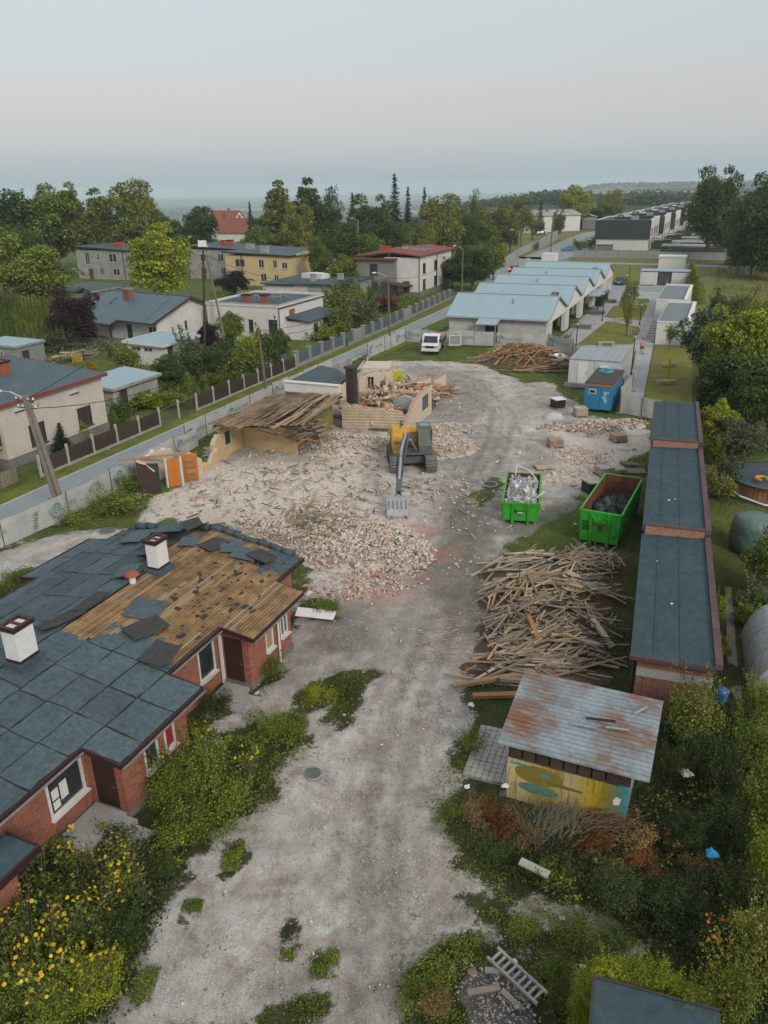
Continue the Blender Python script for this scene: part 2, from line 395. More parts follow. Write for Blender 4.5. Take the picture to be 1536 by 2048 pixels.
YARD = pxpoly([(180,2075),(255,1925),(330,1795),(440,1690),(520,1590),(600,1490),(640,1440),(580,1420),(520,1440),(420,1450),(395,1400),(470,1345),
    (560,1300),(600,1220),(610,1140),(560,1100),(440,1055),(330,1035),(290,1050),(300,1062),(120,1062),(40,1080),(0,1100),(-120,1170),(-60,1200),(40,1130),(110,1128),
    (180,1085),(300,1075),(290,1010),(330,985),(395,935),(425,895),(560,840),(650,790),(720,740),(770,722),(860,722),(960,728),(1040,765),(1140,768),(1160,830),(1240,835),(1296,845),(1296,905),(1250,920),(1200,960),(1150,1010),
    (1090,1060),(1010,1095),(985,1180),(975,1300),(950,1330),(950,1430),(915,1510),(868,1590),(872,1660),(930,1730),(1040,1790),(1150,1830),(1290,1888),(1255,1900),(1130,1850),(1000,1830),(960,1800),(1010,1850),(1080,1890),(1180,1940),(1160,1965),
    (1040,1920),(950,1880),(880,1890),(830,1960),(790,2075)])
PALE = pxpoly([(285,1005),(420,925),(600,915),(690,880),(760,880),(780,960),(830,1020),(880,1080),(860,1130),(780,1200),(690,1200),(620,1130),(560,1080),(430,1040),(320,1030)])
BRK = pxpoly([(1060,850),(1290,845),(1290,900),(1200,975),(1110,960),(1090,900)])
DARKS = [(pxpoly([(640,1200),(760,1190),(800,1240),(760,1310),(690,1330),(610,1300),(600,1270)]),.95),(pxpoly([(860,1030),(930,990),(1000,1050),(990,1180),(970,1330),(880,1260),(820,1160)]),1.0),(pxpoly([(760,1120),(840,1080),(900,1120),(880,1260),(800,1330),(740,1260)]),.55),(pxpoly([(700,1330),(800,1320),(780,1450),(720,1480)]),.3),(pxpoly([(880,1000),(940,900),(990,860),(1010,900),(960,1000),(930,1060)]),.6),
         (pxpoly([(1000,1045),(1160,990),(1160,1060),(1080,1090),(1010,1100)]),.95),(pxpoly([(950,950),(1010,930),(1010,1010),(960,1030)]),.5),
         (pxpoly([(1040,890),(1100,860),(1110,930),(1040,960)]),.55),(pxpoly([(800,730),(960,745),(985,800),(930,880),(870,900),(850,800)]),.62),(pxpoly([(900,900),(960,860),(1000,900),(960,980),(900,960)]),.45),(pxpoly([(1040,760),(1160,790),(1120,840),(1040,820)]),.4),
         (pxpoly([(420,1330),(600,1260),(700,1330),(640,1400),(500,1400)]),.3),(pxpoly([(600,1960),(760,1890),(820,1960),(700,2075),(520,2075)]),.38),(pxpoly([(820,1690),(880,1700),(870,1760),(800,1740)]),.35)]
REDS = [(pxpoly([(820,1030),(880,1060),(870,1110),(800,1150),(760,1130),(800,1080)]),.8),(pxpoly([(660,1170),(830,1140),(820,1200),(700,1210)]),.55),(pxpoly([(420,1020),(560,1040),(640,1060),(560,1075),(440,1045)]),.3)]
GREENS = [pxpoly(q) for q in ([(605,1205),(670,1200),(690,1240),(640,1245)],[(660,1440),(700,1350),(745,1350),(730,1400),(690,1450)],[(590,1390),(670,1365),(690,1390),(610,1420)],[(400,1390),(500,1330),(560,1345),(520,1400),(430,1440)],
          [(945,985),(985,950),(1010,965),(990,1000),(960,1010)],[(1060,1075),(1130,1030),(1160,1050),(1150,1085),(1080,1110)],[(885,890),(915,870),(925,890)],
          [(255,2000),(310,1935),(320,1945),(280,2010)],[(440,1740),(480,1685),(490,1695),(455,1745)],[(520,2048),(640,1990),(660,2010),(560,2070)],[(1175,800),(1240,800),(1235,830),(1180,828)],[(1100,750),(1150,775),(1145,800),(1120,790)],
          [(360,1830),(400,1800),(405,1815),(370,1850)],[(620,1935),(665,1900),(680,1915),(640,1960)],[(850,2000),(900,1960),(940,2048),(850,2075)],[(560,1910),(585,1880),(590,1900),(570,1925)])]
RUTS = [pxpoly(q) for q in ([(700,2060),(720,1850),(735,1650),(775,1450),(850,1250),(890,1080),(930,960),(975,880),(985,820),(900,770)],
        [(800,2060),(790,1850),(790,1650),(830,1450),(900,1260),(940,1080),(975,970),(1015,890),(1030,830),(960,765)],[(520,1990),(640,1930),(760,1790),(800,1600)],[(760,1990),(860,1850),(1000,1790),(1130,1860)])]
rag = ns(gxf,gyf,.6,4)*.6+ns(gxf,gyf,1.7)*.5+ns(gxf,gyf,4.3,2)*.3
near = (np.abs(gxf) < 60) & (gyf < 140) & (gyf > 5)
yard = np.full(gxf.shape,-9.);yard[near] = sdist(gxf[near],gyf[near],YARD)
yardm = np.clip(.5+(yard+rag)/1.3,0,1)
def mask(poly,soft=1.0,ragk=1.0):
    o = np.zeros(gxf.shape);o[near] = np.clip(.5+(sdist(gxf[near],gyf[near],poly)+rag[near]*ragk)/soft,0,1);return o
pale = mask(PALE,4.0,2.2);pale = np.maximum(pale,.65*mask(BRK,2.0))
dark = np.zeros(gxf.shape);red = np.zeros(gxf.shape)
for q,k in DARKS: dark = np.maximum(dark,k*mask(q,2.2,1.6))
for q,k in REDS: red = np.maximum(red,k*mask(q,2.0,2.0))
grs = 1-yardm
for q in GREENS: grs = np.maximum(grs,mask(q,.9,.9))
rut = np.zeros(gxf.shape)
for q in RUTS:
    d = pdist(gxf,gyf,q)+rag*.25;rut = np.maximum(rut,np.maximum(np.clip(1-np.abs(d-.05)/.3,0,1),.6*np.clip(1-np.abs(d-.75)/.16,0,1)))
gz = farz(gxf,gyf)
gz = gz+np.where(near,ns(gxf,gyf,.55,1)*.05+ns(gxf,gyf,2.2,3)*.018-rut*.08*yardm,0)
def gh(x,y): return float(ns(x,y,.55,1)*.05+ns(x,y,2.2,3)*.018)
# lower the soil a touch below the hard sheets laid over it
lane = (pdist(gxf,gyf,[tuple(W(-40,38.3)[:2]),tuple(W(128,38.3)[:2]),tuple(W(160,42)[:2]),tuple(W(240,46)[:2])]) < 5) | (np.abs(gyf-150) < 62) & (gxf > 8) | (gyf > 88) & (gyf < 240) & (gxf > 5) & (gxf < 120) | (gyf > 62) & (gxf > 18) & (gyf < 100)
gz = np.where(lane & (gyf < 300),np.minimum(gz,-.03)-.05,gz)
nxx,nyy = len(gx),len(gy)
ii = np.arange(nxx*nyy).reshape(nyy,nxx)
gf = np.stack([ii[:-1,:-1],ii[:-1,1:],ii[1:,1:],ii[1:,:-1]],-1).reshape(-1,4)
t = NT('ground');at = t.n('Attribute');at.attribute_name = 'soilmap'
sr = t.n('SeparateColor');t.l(at.outputs['Color'],sr.inputs[0]);at2 = t.n('Attribute');at2.attribute_name = 'rutmap'
n1 = t.noise(.9,8,.68,'World');n2 = t.noise(7,8,.75,'World');n3 = t.noise(38,6,.8,'World');n4 = t.noise(.22,5,.6,'World')
nst = t.noise(1.6,7,.7,'World',(1.6,.6,1),1.6)
dirtc = t.ramp(n1,[(.36,(.235,.21,.18)),(.45,(.36,.335,.303)),(.53,(.43,.408,.382)),(.63,(.52,.50,.47))])
dirtc = t.mix(t.ramp(nst,[(.50,0.),(.64,.4)]),dirtc,(.20,.178,.157))
dirtc = t.mix(t.ramp(n4,[(.45,0.),(.62,.42)]),dirtc,(.35,.345,.335))
dirtc = t.mix(t.ramp(t.noise(.7,7,.75,'World',None,.8),[(.53,0.),(.62,.6)]),dirtc,(.33,.275,.205))
dirtc = t.mix(t.math('MULTIPLY',at2.outputs['Fac'],t.ramp(n2,[(.4,.35),(.6,.9)])),dirtc,(.165,.145,.127))
palec = t.ramp(n2,[(.36,(.36,.30,.245)),(.5,(.56,.495,.43)),(.64,(.68,.63,.57))])
dirtc = t.mix(t.math('MULTIPLY',sr.outputs[1],t.ramp(n1,[(.36,.55),(.5,1.)])),dirtc,palec)
dirtc = t.mix(t.math('MULTIPLY',sr.outputs[2],t.ramp(n2,[(.25,1.),(.75,.5)])),dirtc,(.105,.092,.080))
dirtc = t.mix(t.math('MULTIPLY',at.outputs['Alpha'],t.ramp(n2,[(.4,.15),(.6,1.)])),dirtc,(.40,.17,.12))
dirtc = t.mix(1.,dirtc,t.ramp(n3,[(.36,.42),(.5,1.),(.64,1.4)]),'MULTIPLY')
vs = t.n('TexVoronoi');vs.inputs['Scale'].default_value = 16;t.l(t.co('World'),vs.inputs['Vector'])
dirtc = t.mix(t.ramp(vs.outputs['Distance'],[(.10,.5),(.2,0.)]),dirtc,t.ramp(vs.outputs['Color'],[(.2,(.16,.15,.14)),(.8,(.52,.49,.45))]))
gpos = t.sep(t.co('World'))
ngr = t.noise(.5,6,.7,'World')
grassc = t.ramp(ngr,[(.25,(.038,.060,.013)),(.5,(.085,.115,.026)),(.75,(.155,.165,.048))])
mead = t.math('MULTIPLY',t.ramp(t.math('MULTIPLY',gpos[0],.01),[(.30,0.),(.38,1.)]),t.ramp(t.math('MULTIPLY',gpos[1],.005),[(.42,0.),(.55,1.)]))
grassc = t.mix(mead,grassc,t.ramp(ngr,[(.3,(.10,.115,.030)),(.55,(.16,.165,.052)),(.75,(.22,.20,.085))]))
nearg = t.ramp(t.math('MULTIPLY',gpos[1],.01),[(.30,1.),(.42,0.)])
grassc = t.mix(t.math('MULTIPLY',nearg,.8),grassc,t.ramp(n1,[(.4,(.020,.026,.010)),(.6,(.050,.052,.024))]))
grassc = t.mix(1.,grassc,t.ramp(n2,[(.3,.6),(.7,1.3)]),'MULTIPLY')
# far country: fields and woods
fv = t.n('TexVoronoi');fv.inputs['Scale'].default_value = .0035;t.l(t.co('World'),fv.inputs['Vector'])
fieldc = t.ramp(fv.outputs['Color'],[(.1,(.05,.07,.025)),(.35,(.13,.15,.06)),(.6,(.30,.27,.15)),(.9,(.09,.12,.05))],'CONSTANT')
fieldc = t.mix(t.ramp(t.noise(.0016,6,.7,'World'),[(.47,0.),(.53,1.)]),fieldc,(.022,.034,.016))
farf = t.ramp(t.math('MULTIPLY',gpos[1],.001),[(.30,0.),(.36,1.)])
grassc = t.mix(farf,grassc,fieldc)
gm = t.math('ADD',sr.outputs[0],t.math('MULTIPLY',t.math('SUBTRACT',n2,.5),1.1))
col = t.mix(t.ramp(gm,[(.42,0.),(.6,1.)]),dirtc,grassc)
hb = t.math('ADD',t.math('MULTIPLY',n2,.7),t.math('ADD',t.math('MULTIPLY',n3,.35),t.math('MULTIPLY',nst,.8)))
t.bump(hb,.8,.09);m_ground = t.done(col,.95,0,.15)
gme = np_mesh('ground',np.stack([gxf,gyf,gz],1),gf,m_ground,smooth=True)
ca = gme.attributes.new('soilmap','FLOAT_COLOR','POINT');ca.data.foreach_set('color',np.stack([grs,pale,dark,red],1).astype(np.float32).ravel())
cb = gme.attributes.new('rutmap','FLOAT','POINT');cb.data.foreach_set('value',rut.astype(np.float32))
tag(put('ground',gme),kind='structure')

# ------------------------------------------------------------------ lane, pavements
t = NT('asphalt');c = t.ramp(t.noise(.6,6,.6,'World'),[(.35,(.195,.225,.238)),(.65,(.235,.26,.27))])
c = t.mix(1.,c,t.ramp(t.noise(45,4,.8,'World'),[(.3,.75),(.7,1.2)]),'MULTIPLY');c = t.mix(t.ramp(t.noise(1.1,6,.7,'World',(3,.5,1)),[(.55,0.),(.7,.35)]),c,(.14,.155,.16))
t.bump(t.noise(60,4,.8,'World'),.3,.01);m_asph = t.done(c,.85)
t = NT('paving');bt = t.n('TexBrick');mp = t.n('Mapping');mp.inputs['Rotation'].default_value = (0,0,ST);t.l(t.co('World'),mp.inputs[0]);t.l(mp.outputs[0],bt.inputs['Vector'])
bt.inputs['Scale'].default_value = 1.;bt.inputs['Brick Width'].default_value = .4;bt.inputs['Row Height'].default_value = .2;bt.inputs['Mortar Size'].default_value = .008
bt.inputs['Color1'].default_value = (.34,.35,.36,1);bt.inputs['Color2'].default_value = (.29,.30,.31,1);bt.inputs['Mortar'].default_value = (.17,.17,.17,1)
c = t.mix(1.,bt.outputs['Color'],t.ramp(t.noise(.8,5,.65,'World'),[(.3,.8),(.7,1.12)]),'MULTIPLY');m_paving = t.done(c,.85)
t = NT('lawn');c = t.ramp(t.noise(.6,6,.7,'World'),[(.25,(.09,.105,.022)),(.5,(.145,.15,.036)),(.75,(.21,.19,.06))])
c = t.mix(1.,c,t.ramp(t.noise(9,6,.8,'World'),[(.3,.65),(.7,1.25)]),'MULTIPLY');t.bump(t.noise(30,5,.8,'World'),.6,.03);m_lawn = t.done(c,.95,0,.1)
t = NT('verge');c = t.ramp(t.noise(.8,6,.7,'World'),[(.25,(.06,.08,.016)),(.5,(.12,.145,.03)),(.75,(.19,.185,.06))])
c = t.mix(1.,c,t.ramp(t.noise(9,6,.8,'World'),[(.3,.6),(.7,1.3)]),'MULTIPLY');t.bump(t.noise(25,5,.8,'World'),.7,.04);m_verge = t.done(c,.95,0,.1)
def ribbon(name,left,right,z,mat,label=None):
    """sheet between two world polylines, with a rim down to the soil"""
    n = len(left);vs = [(p[0],p[1],z) for p in left]+[(p[0],p[1],z) for p in right]+[(p[0],p[1],-.12) for p in left]+[(p[0],p[1],-.12) for p in right]
    fs = [(i,n+i,n+i+1,i+1) for i in range(n-1)]+[(i,i+1,2*n+i+1,2*n+i) for i in range(n-1)]+[(n+i+1,n+i,3*n+i,3*n+i+1) for i in range(n-1)]
    me = bpy.data.meshes.new(name);me.from_pydata(vs,[],fs);me.materials.append(mat);me.update()
    return tag(put(name,me),kind='structure')
def sheet(name,pts,z,mat,th=.14):
    mb = MB();a = sum(p[0]*q[1]-q[0]*p[1] for p,q in zip(pts,pts[1:]+pts[:1]))
    pts = [tuple(p[:2]) for p in pts];pts = pts if a > 0 else pts[::-1]
    mb.prism(pts,z-th,z);return tag(mb.build(name,mat),kind='structure')
def kerb(name,pts,w=.12,z=.08):
    mb = MB()
    for p,q in zip(pts[:-1],pts[1:]): mb.bar((p[0],p[1],z-.08),(q[0],q[1],z-.08),w,.16)
    return tag(mb.build(name,m_kerb),kind='structure')
us = [-30,20,60,95,118,130,142,155,170,190,215]
lw = [39.35,39.35,39.45,39.5,39.7,40.3,41.5,43.6,46.2,49.0,52.0];rw = [37.05,37.05,37.1,36.9,36.8,37.1,37.9,39.0,40.4,42.0,43.5]
LL = [W(u,w) for u,w in zip(us,lw)];RR = [W(u,w) for u,w in zip(us,rw)]
LL += [G(1040,517),G(1090,497),G(1130,480),G(1165,466),G(1230,455)];RR += [G(1120,521),G(1165,508),G(1180,496),G(1185,488),G(1235,462)]
ribbon('lane',LL,RR,.02,m_asph)
kerb('kerb',[p+BX*.0 for p in LL[:9]],.14,.07);kerb('kerb',RR[:7],.14,.07)
ribbon('verge',[W(u,w+1.5) for u,w in zip(us[:7],lw)],[W(u,w+.09) for u,w in zip(us[:7],lw)],.05,m_verge)
ribbon('verge',[W(u,36.85) for u in (80,92,105,118,128)],[W(u,w) for u,w in ((80,35.0),(92,34.3),(105,33.8),(118,33.4),(128,33.2))],.05,m_verge)
ribbon('side_road',[W(207,44),W(205,30),W(203.5,12),W(202,-10),W(200,-60)],[W(203,43),W(200.5,28),W(198.5,10),W(197.5,-10),W(195,-60)],.03,m_asph)
ribbon('verge',[W(214,36),W(214,25),W(214,6),W(213,-20)],[W(207.5,36),W(205.5,28),W(203.8,10),W(202.3,-20)],.06,m_lawn)
# garden of the community building
sheet('plaza',[W(93,17.9),W(95.5,6.4),W(140,8.8),W(148,9),W(164,9.5),W(166,20),W(150,20.2),W(140,18.1)],.02,m_paving)
sheet('footpath',[W(69.3,6.7),W(69.8,5.0),W(95.5,6.38),W(95.0,9.1)],.02,m_paving)
sheet('service_path',[W(90.6,33.2),W(128,32.6),W(128,31.3),W(90.6,29.2)],.02,m_paving)
sheet('parking_apron',[W(149,9.0),W(151,20.4),W(158,20.6),W(156.5,9.3)],.026,m_asph)
for pts,nm in (([(1150,692),(1212,643),(1232,645),(1277,654),(1282,660),(1266,690)],'lawn'),([(1208,634),(1226,612),(1292,609),(1296,612),(1284,641),(1240,640)],'lawn'),([(1232,606),(1248,596),(1298,598),(1300,605),(1285,609)],'lawn'),
                ([(1262,740),(1268,701),(1274,702),(1268,738)],'lawn'),([(1322,600),(1322,590),(1330,590),(1330,602)],'lawn')):
    P = [G(*p) for p in pts];sheet(nm,P,.045,m_lawn);kerb('kerb',P+[P[0]],.10,.05)
sheet('lawn',[G(1287,806),G(1384,806),G(1386,692),G(1308,692)],.04,m_lawn)
sheet('lawn',[W(158.2,11.8),W(158.2,21),W(196,27),W(196,11)],.04,m_lawn)
# ------------------------------------------------------------------ plants: prototypes
def leaf_arrays(P,N,S,asp=.62,rng=RNG):
    P = np.asarray(P);N = np.asarray(N);n = len(P)
    N = N/(np.linalg.norm(N,axis=1,keepdims=True)+1e-9);r = rng.normal(size=(n,3))
    T = np.cross(N,r);T /= np.linalg.norm(T,axis=1,keepdims=True)+1e-9;B = np.cross(N,T)
    S = np.asarray(S).reshape(-1,1)*np.ones((n,1))
    v = np.stack([P-T*S*.5,P+B*S*asp*.5+N*S*.08,P+T*S*.5,P-B*S*asp*.5+N*S*.08],1).reshape(-1,3)
    return v,np.arange(n*4).reshape(n,4)
def lobes_cloud(n,lobes,rng,up=.35,shell=(.55,1.05)):
    """points and normals on the shells of many overlapping lobes"""
    c = np.array([l[:3] for l in lobes]);r = np.array([l[3] for l in lobes]);pr = r**2/np.sum(r**2)
    k = rng.choice(len(lobes),n,p=pr);d = rng.normal(size=(n,3));d /= np.linalg.norm(d,axis=1,keepdims=True)
    d[:,2] = np.where(d[:,2] < -.35,-d[:,2],d[:,2])
    # sprays: gather leaves in tight tufts on each lobe
    q = d+rng.normal(size=(n,3))*.05
    rad = r[k]*rng.uniform(shell[0]**2,shell[1]**2,n)**.5
    P = c[k]+q*rad[:,None]*np.array([1,1,.85]);N = d*.7+rng.normal(size=(n,3))*.55;N[:,2] += up
    return P,N
def mk_broad(name,seed,n=5200,h=10.,w=8.,base=.22,ls=.30,nl=26,pointy=0.,top=1.0,tuft=110):
    rng = np.random.default_rng(seed);lobes = [];zc = h*(base+top)/2;rz_h = h*(top-base)/2
    for i in range(nl):
        d = rng.normal(size=3);d /= np.linalg.norm(d);q = rng.uniform(.3,1.0);z = zc+d[2]*q*rz_h;k_ = 1.
        if pointy: k_ = 1.25-.85*(z/h)
        lobes.append((d[0]*q*w*.5*k_,d[1]*q*w*.5*k_,z,w*rng.uniform(.11,.25)*(.6+.4*k_)*(1.25-.55*q)))
    P,N = lobes_cloud(n,lobes,rng)
    m_ = n//4;d = rng.normal(size=(m_,3));d /= np.linalg.norm(d,axis=1,keepdims=True);d *= (rng.random((m_,1))**.4)*.74   # inner foliage
    P = np.vstack([P,d*[w*.5,w*.5,rz_h]+[0,0,zc]]);N = np.vstack([N,rng.normal(size=(m_,3))+[0,0,.4]]);n = len(P)
    # tufts poking out of the outline
    k = rng.choice(n,tuft);TP = np.repeat(P[k]+N[k]/np.linalg.norm(N[k],axis=1,keepdims=True)*w*.035,9,0)+rng.normal(size=(tuft*9,3))*w*.02
    P = np.vstack([P,TP]);N = np.vstack([N,rng.normal(size=TP.shape)+[0,0,.5]])
    v,f = leaf_arrays(P,N,rng.uniform(.6,1.35,len(P))*ls,.7,rng)
    crown = np_mesh(name+'_crown',v,f,l_mid)
    mb = MB();r0 = h*.022
    pts = [Vector((0,0,-.2)),Vector((rng.normal()*.1,rng.normal()*.1,h*base)),Vector((rng.normal()*.2,rng.normal()*.2,h*.55)),Vector((rng.normal()*.3,rng.normal()*.3,h*.85*top))]
    mb.path(pts,[r0*1.3,r0,r0*.6,r0*.2],7)
    for l in lobes[::2]:
        z0 = rng.uniform(base,.6)*h;p = Vector((l[0],l[1],l[2]));mb.tube((0,0,min(z0,p.z*.9)),p,r0*.38,r0*.1,5)
    return crown,mb.mesh(name+'_trunk',m_pole,True)
def mk_spruce(name,seed,h=12.,w=4.4,tiers=44,ls=.46,per=40,droop=.34):
    rng = np.random.default_rng(seed);P = [];N = []
    for i in range(tiers):
        t = (i+.5)/tiers;z = h*(.06+.93*t);r = w*.5*(1-t)**.85*rng.uniform(.82,1.12)+.12;nb = max(4,int(11*(1-t)+4))
        for b in range(nb):
            a = rng.uniform(0,2*math.pi);rb = r*rng.uniform(.55,1.15);z = h*(.05+.93*min(1,max(0,t+rng.normal()*.02)))
            s = rng.uniform(.12,1,max(6,int(per*rb/w*1.1)))
            x = np.stack([np.cos(a)*rb*s,np.sin(a)*rb*s,z-droop*rb*s**1.4+.12*rb*s**4],1)+rng.normal(size=(len(s),3))*[.1,.1,.06]*(.5+rb*.22)
            P.append(x);nn = rng.normal(size=(len(s),3))*.4+[0,0,1];N.append(nn)
    P = np.vstack(P);N = np.vstack(N);P = np.vstack([P,[[0,0,h*(.94+.06*q)] for q in np.linspace(0,1,6)]]);N = np.vstack([N,rng.normal(size=(6,3))])
    v,f = leaf_arrays(P,N,rng.uniform(.7,1.4,len(P))*ls,.34,rng)
    mb = MB();mb.tube((0,0,-.2),(0,0,h*.97),h*.016,.02,7)
    return np_mesh(name+'_crown',v,f,l_spruce),mb.mesh(name+'_trunk',m_pole,True)
def mk_column(name,seed,h=3.,w=1.1,n=2600,ls=.13,flat=.0,box=False):
    rng = np.random.default_rng(seed);t = rng.uniform(0,1,n);a = rng.uniform(0,2*math.pi,n)
    prof = np.sqrt(np.clip(1-t**(2.2-flat*1.2),0,1))*(.75+.25*np.sin(np.pi*np.clip(t+.25,0,1)))
    rr = w*.5*prof*rng.uniform(.72,1.06,n)*(1+.09*np.sin(a*3+t*6)+.06*np.sin(a*7-t*11))
    P = np.stack([np.cos(a)*rr,np.sin(a)*rr,.04+t*h],1);N = np.stack([np.cos(a),np.sin(a),.3+t*.6],1)+rng.normal(size=(n,3))*.5
    v,f = leaf_arrays(P,N,rng.uniform(.7,1.4,n)*ls,.45,rng)
    mb = MB();mb.tube((0,0,-.1),(0,0,h*.8),.06,.02,6)
    return np_mesh(name+'_crown',v,f,l_thuja),mb.mesh(name+'_stem',m_pole,True)
def mk_shrub(name,seed,h=1.6,w=2.0,n=2600,ls=.11,nl=14,loose=.25,shoots=0):
    rng = np.random.default_rng(seed);lobes = []
    for i in range(nl):
        a = rng.uniform(0,2*math.pi);q = rng.uniform(0,1)**.6;z = h*rng.uniform(.25,.82)*(1-.35*q)
        lobes.append((math.cos(a)*q*w*.36,math.sin(a)*q*w*.36,z,rng.uniform(.14,.26)*min(w,h*1.4)))
    P,N = lobes_cloud(n,lobes,rng,.5,(.35,1.1));P += rng.normal(size=P.shape)*loose*.12;P[:,2] = np.abs(P[:,2])
    for q in range(shoots):
        a = rng.uniform(0,6.28);e = np.array([math.cos(a)*w*rng.uniform(.25,.6),math.sin(a)*w*rng.uniform(.25,.6),h*rng.uniform(.75,1.3)]);t_ = rng.uniform(.4,1,70)[:,None];P = np.vstack([P,e*t_+rng.normal(size=(70,3))*.05]);N = np.vstack([N,rng.normal(size=(70,3))+[0,0,.6]])
    n = len(P);v,f = leaf_arrays(P,N,rng.uniform(.55,1.4,n)*ls,.6,rng)
    mb = MB()
    for l in lobes[::2]: mb.tube((0,0,-.05),(l[0],l[1],l[2]),.025,.008,5)
    return np_mesh(name+'_foliage',v,f,l_mid),mb.mesh(name+'_stem',m_pole)
PR = {}
for i in range(4): PR['broad%d' % i] = mk_broad('broad',20+i,12500,10,8,.07,.32,54)
for i in range(2): PR['tall%d' % i] = mk_broad('tall',40+i,11500,12,6,.04,.32,54,.55)
for i in range(2): PR['airy%d' % i] = mk_broad('airy',50+i,3600,10,6.5,.12,.27,34)
for i in range(2): PR['spruce%d' % i] = mk_spruce('spruce',60+i)
PR['pine0'] = mk_broad('pine',66,8000,8,6,.08,.26,44)
for i in range(2): PR['thuja%d' % i] = mk_column('thuja',70+i)
PR['ball0'] = mk_column('ball',74,2.,1.5,2600,.1,.8)
for i in range(4): PR['shrub%d' % i] = mk_shrub('shrub',80+i,1.6,2.0,3000,.12,16,.4,10)
for i in range(3): PR['fine%d' % i] = mk_shrub('fine',180+i,1.6,2.0,8000,.068,24,.8,26)
for i in range(3): PR['weed%d' % i] = mk_shrub('weed',90+i,.8,1.3,1700,.055,12,.7,10)
PDIM = {'broad': (10.,8.),'tall': (12.,6.),'airy': (10.,6.5),'spruce': (12.,4.4),'pine': (8.,6.),'thuja': (3.,1.1),'ball': (2.,1.5),'shrub': (1.6,2.0),'fine': (1.6,2.0),'weed': (.8,1.3)}
_pk = [0]
def plant(kind,loc,h,w,mat,label,cat='tree',name=None,group=None):
    """kind of prototype, foot, height and width in metres"""
    _pk[0] += 1;keys = [k for k in PR if k.rstrip('0123456789') == kind];cr_,tr_ = PR[keys[_pk[0] % len(keys)]]
    ph,pw = PDIM[kind]
    if name is None: name = {'broad': 'broadleaf_tree','tall': 'tall_tree','airy': 'open_crowned_tree','spruce': 'spruce_tree','pine': 'pine_tree','thuja': 'thuja','ball': 'clipped_thuja','shrub': 'shrub','fine': 'shrub','weed': 'weed_clump'}[kind]
    r = thing(name,label,cat,loc,random.uniform(0,6.28),group)
    s = (w/pw,w/pw,h/ph)
    o = put('crown' if cat == 'tree' else 'foliage',cr_,r,scale=s);o.material_slots[0].link = 'OBJECT';o.material_slots[0].material = mat
    put('trunk' if cat == 'tree' else 'stem',tr_,r,scale=s)
    return r
def tree_px(kind,x,yb,yt,wpx,mat,label,**k):
    """a plant whose foot stands where photo pixel x,yb sees the ground, topping out at row yt"""
    p = G(x,yb);h = rise(x,yb,yt);d = p.y*cP+(CAMH-h/2)*sP
    return plant(kind,(p.x,p.y,0),h,wpx*d/FPX,mat,label,**k)
# ------------------------------------------------------------------ building helpers
class Bld:
    """a building standing in the street frame; coordinates below are street u,w"""
    def __init__(s,name,label,cat,u0,w0,group=None):
        s.o = (-u0,-w0,0);s.t = thing(name,label,cat,W(u0,w0),ST,group)
    def part(s,name,mats,fn,parent=None,**k):
        mb = MB();fn(mb)
        if parent is None: return mb.build(name,mats,s.t,loc=s.o,**k)
        return mb.build(name,mats,parent,**k)
    def window(s,p0,p1,za,zb,out,fr=m_frame,gl=m_glass,rec=.10,fw=.06,mull=1,sill=True,name='window',bars=0,slm=None):
        """window in the plane p0-p1 (street uw), out = unit outward (u,w)"""
        p0 = Vector((p0[0],p0[1],0));p1 = Vector((p1[0],p1[1],0));d = (p1-p0).normalized();n = Vector((out[0],out[1],0))
        c = -n*rec;z = Vector((0,0,1));mb = MB();up = n
        mb.bar(p0+c+z*(za+fw/2),p1+c+z*(za+fw/2),.05,fw);mb.bar(p0+c+z*(zb-fw/2),p1+c+z*(zb-fw/2),.05,fw)
        xs = [fw/2,(p1-p0).length-fw/2]+[(p1-p0).length*(i+1)/(mull+1) for i in range(mull)]
        for x in xs: mb.bar(p0+c+d*x+z*(za+fw),p0+c+d*x+z*(zb-fw),fw,.052,0,n)
        for i in range(bars):
            zz = za+(zb-za)*(i+1)/(bars+1);mb.bar(p0+c+z*zz,p1+c+z*zz,.04,.04)
        f = mb.build(name,fr,s.t,loc=s.o)
        g = MB();q = c-n*.02
        g.bar(p0+q+z*(za+zb)/2,p1+q+z*(za+zb)/2,.012,zb-za);g.build('pane',gl,f)
        if sill:
            g = MB();g.bar(p0-d*.05+n*.05+z*(za-.02),p1+d*.05+n*.05+z*(za-.02),.18,.035);g.build('sill',slm or fr,f)
        return f
    def door(s,p0,p1,za,zb,out,mat,rec=.06,name='door',knob=True):
        p0 = Vector((p0[0],p0[1],0));p1 = Vector((p1[0],p1[1],0));n = Vector((out[0],out[1],0));c = -n*rec;z = Vector((0,0,1))
        mb = MB();mb.bar(p0+c+z*(za+zb)/2,p1+c+z*(za+zb)/2,.05,zb-za);f = mb.build(name,mat,s.t,loc=s.o)
        if knob:
            g = MB();k = p0+(p1-p0)*.85+c+n*.05+z*(za+1.0);g.bar(k,k+(p1-p0).normalized()*-.12,.025,.025);g.build('door_handle',m_steel,f)
        return f
    def gutter(s,p0,p1,z,r=.06,mat=None):
        mb = MB();mb.tube((p0[0],p0[1],z),(p1[0],p1[1],z),r,r,7);return mb.build('gutter',mat or m_trim,s.t,loc=s.o)
    def pipe(s,p,z0,z1,mat=None,r=.05):
        mb = MB();mb.tube((p[0],p[1],z0),(p[0],p[1],z1),r,r,7);return mb.build('downpipe',mat or m_steel,s.t,loc=s.o)
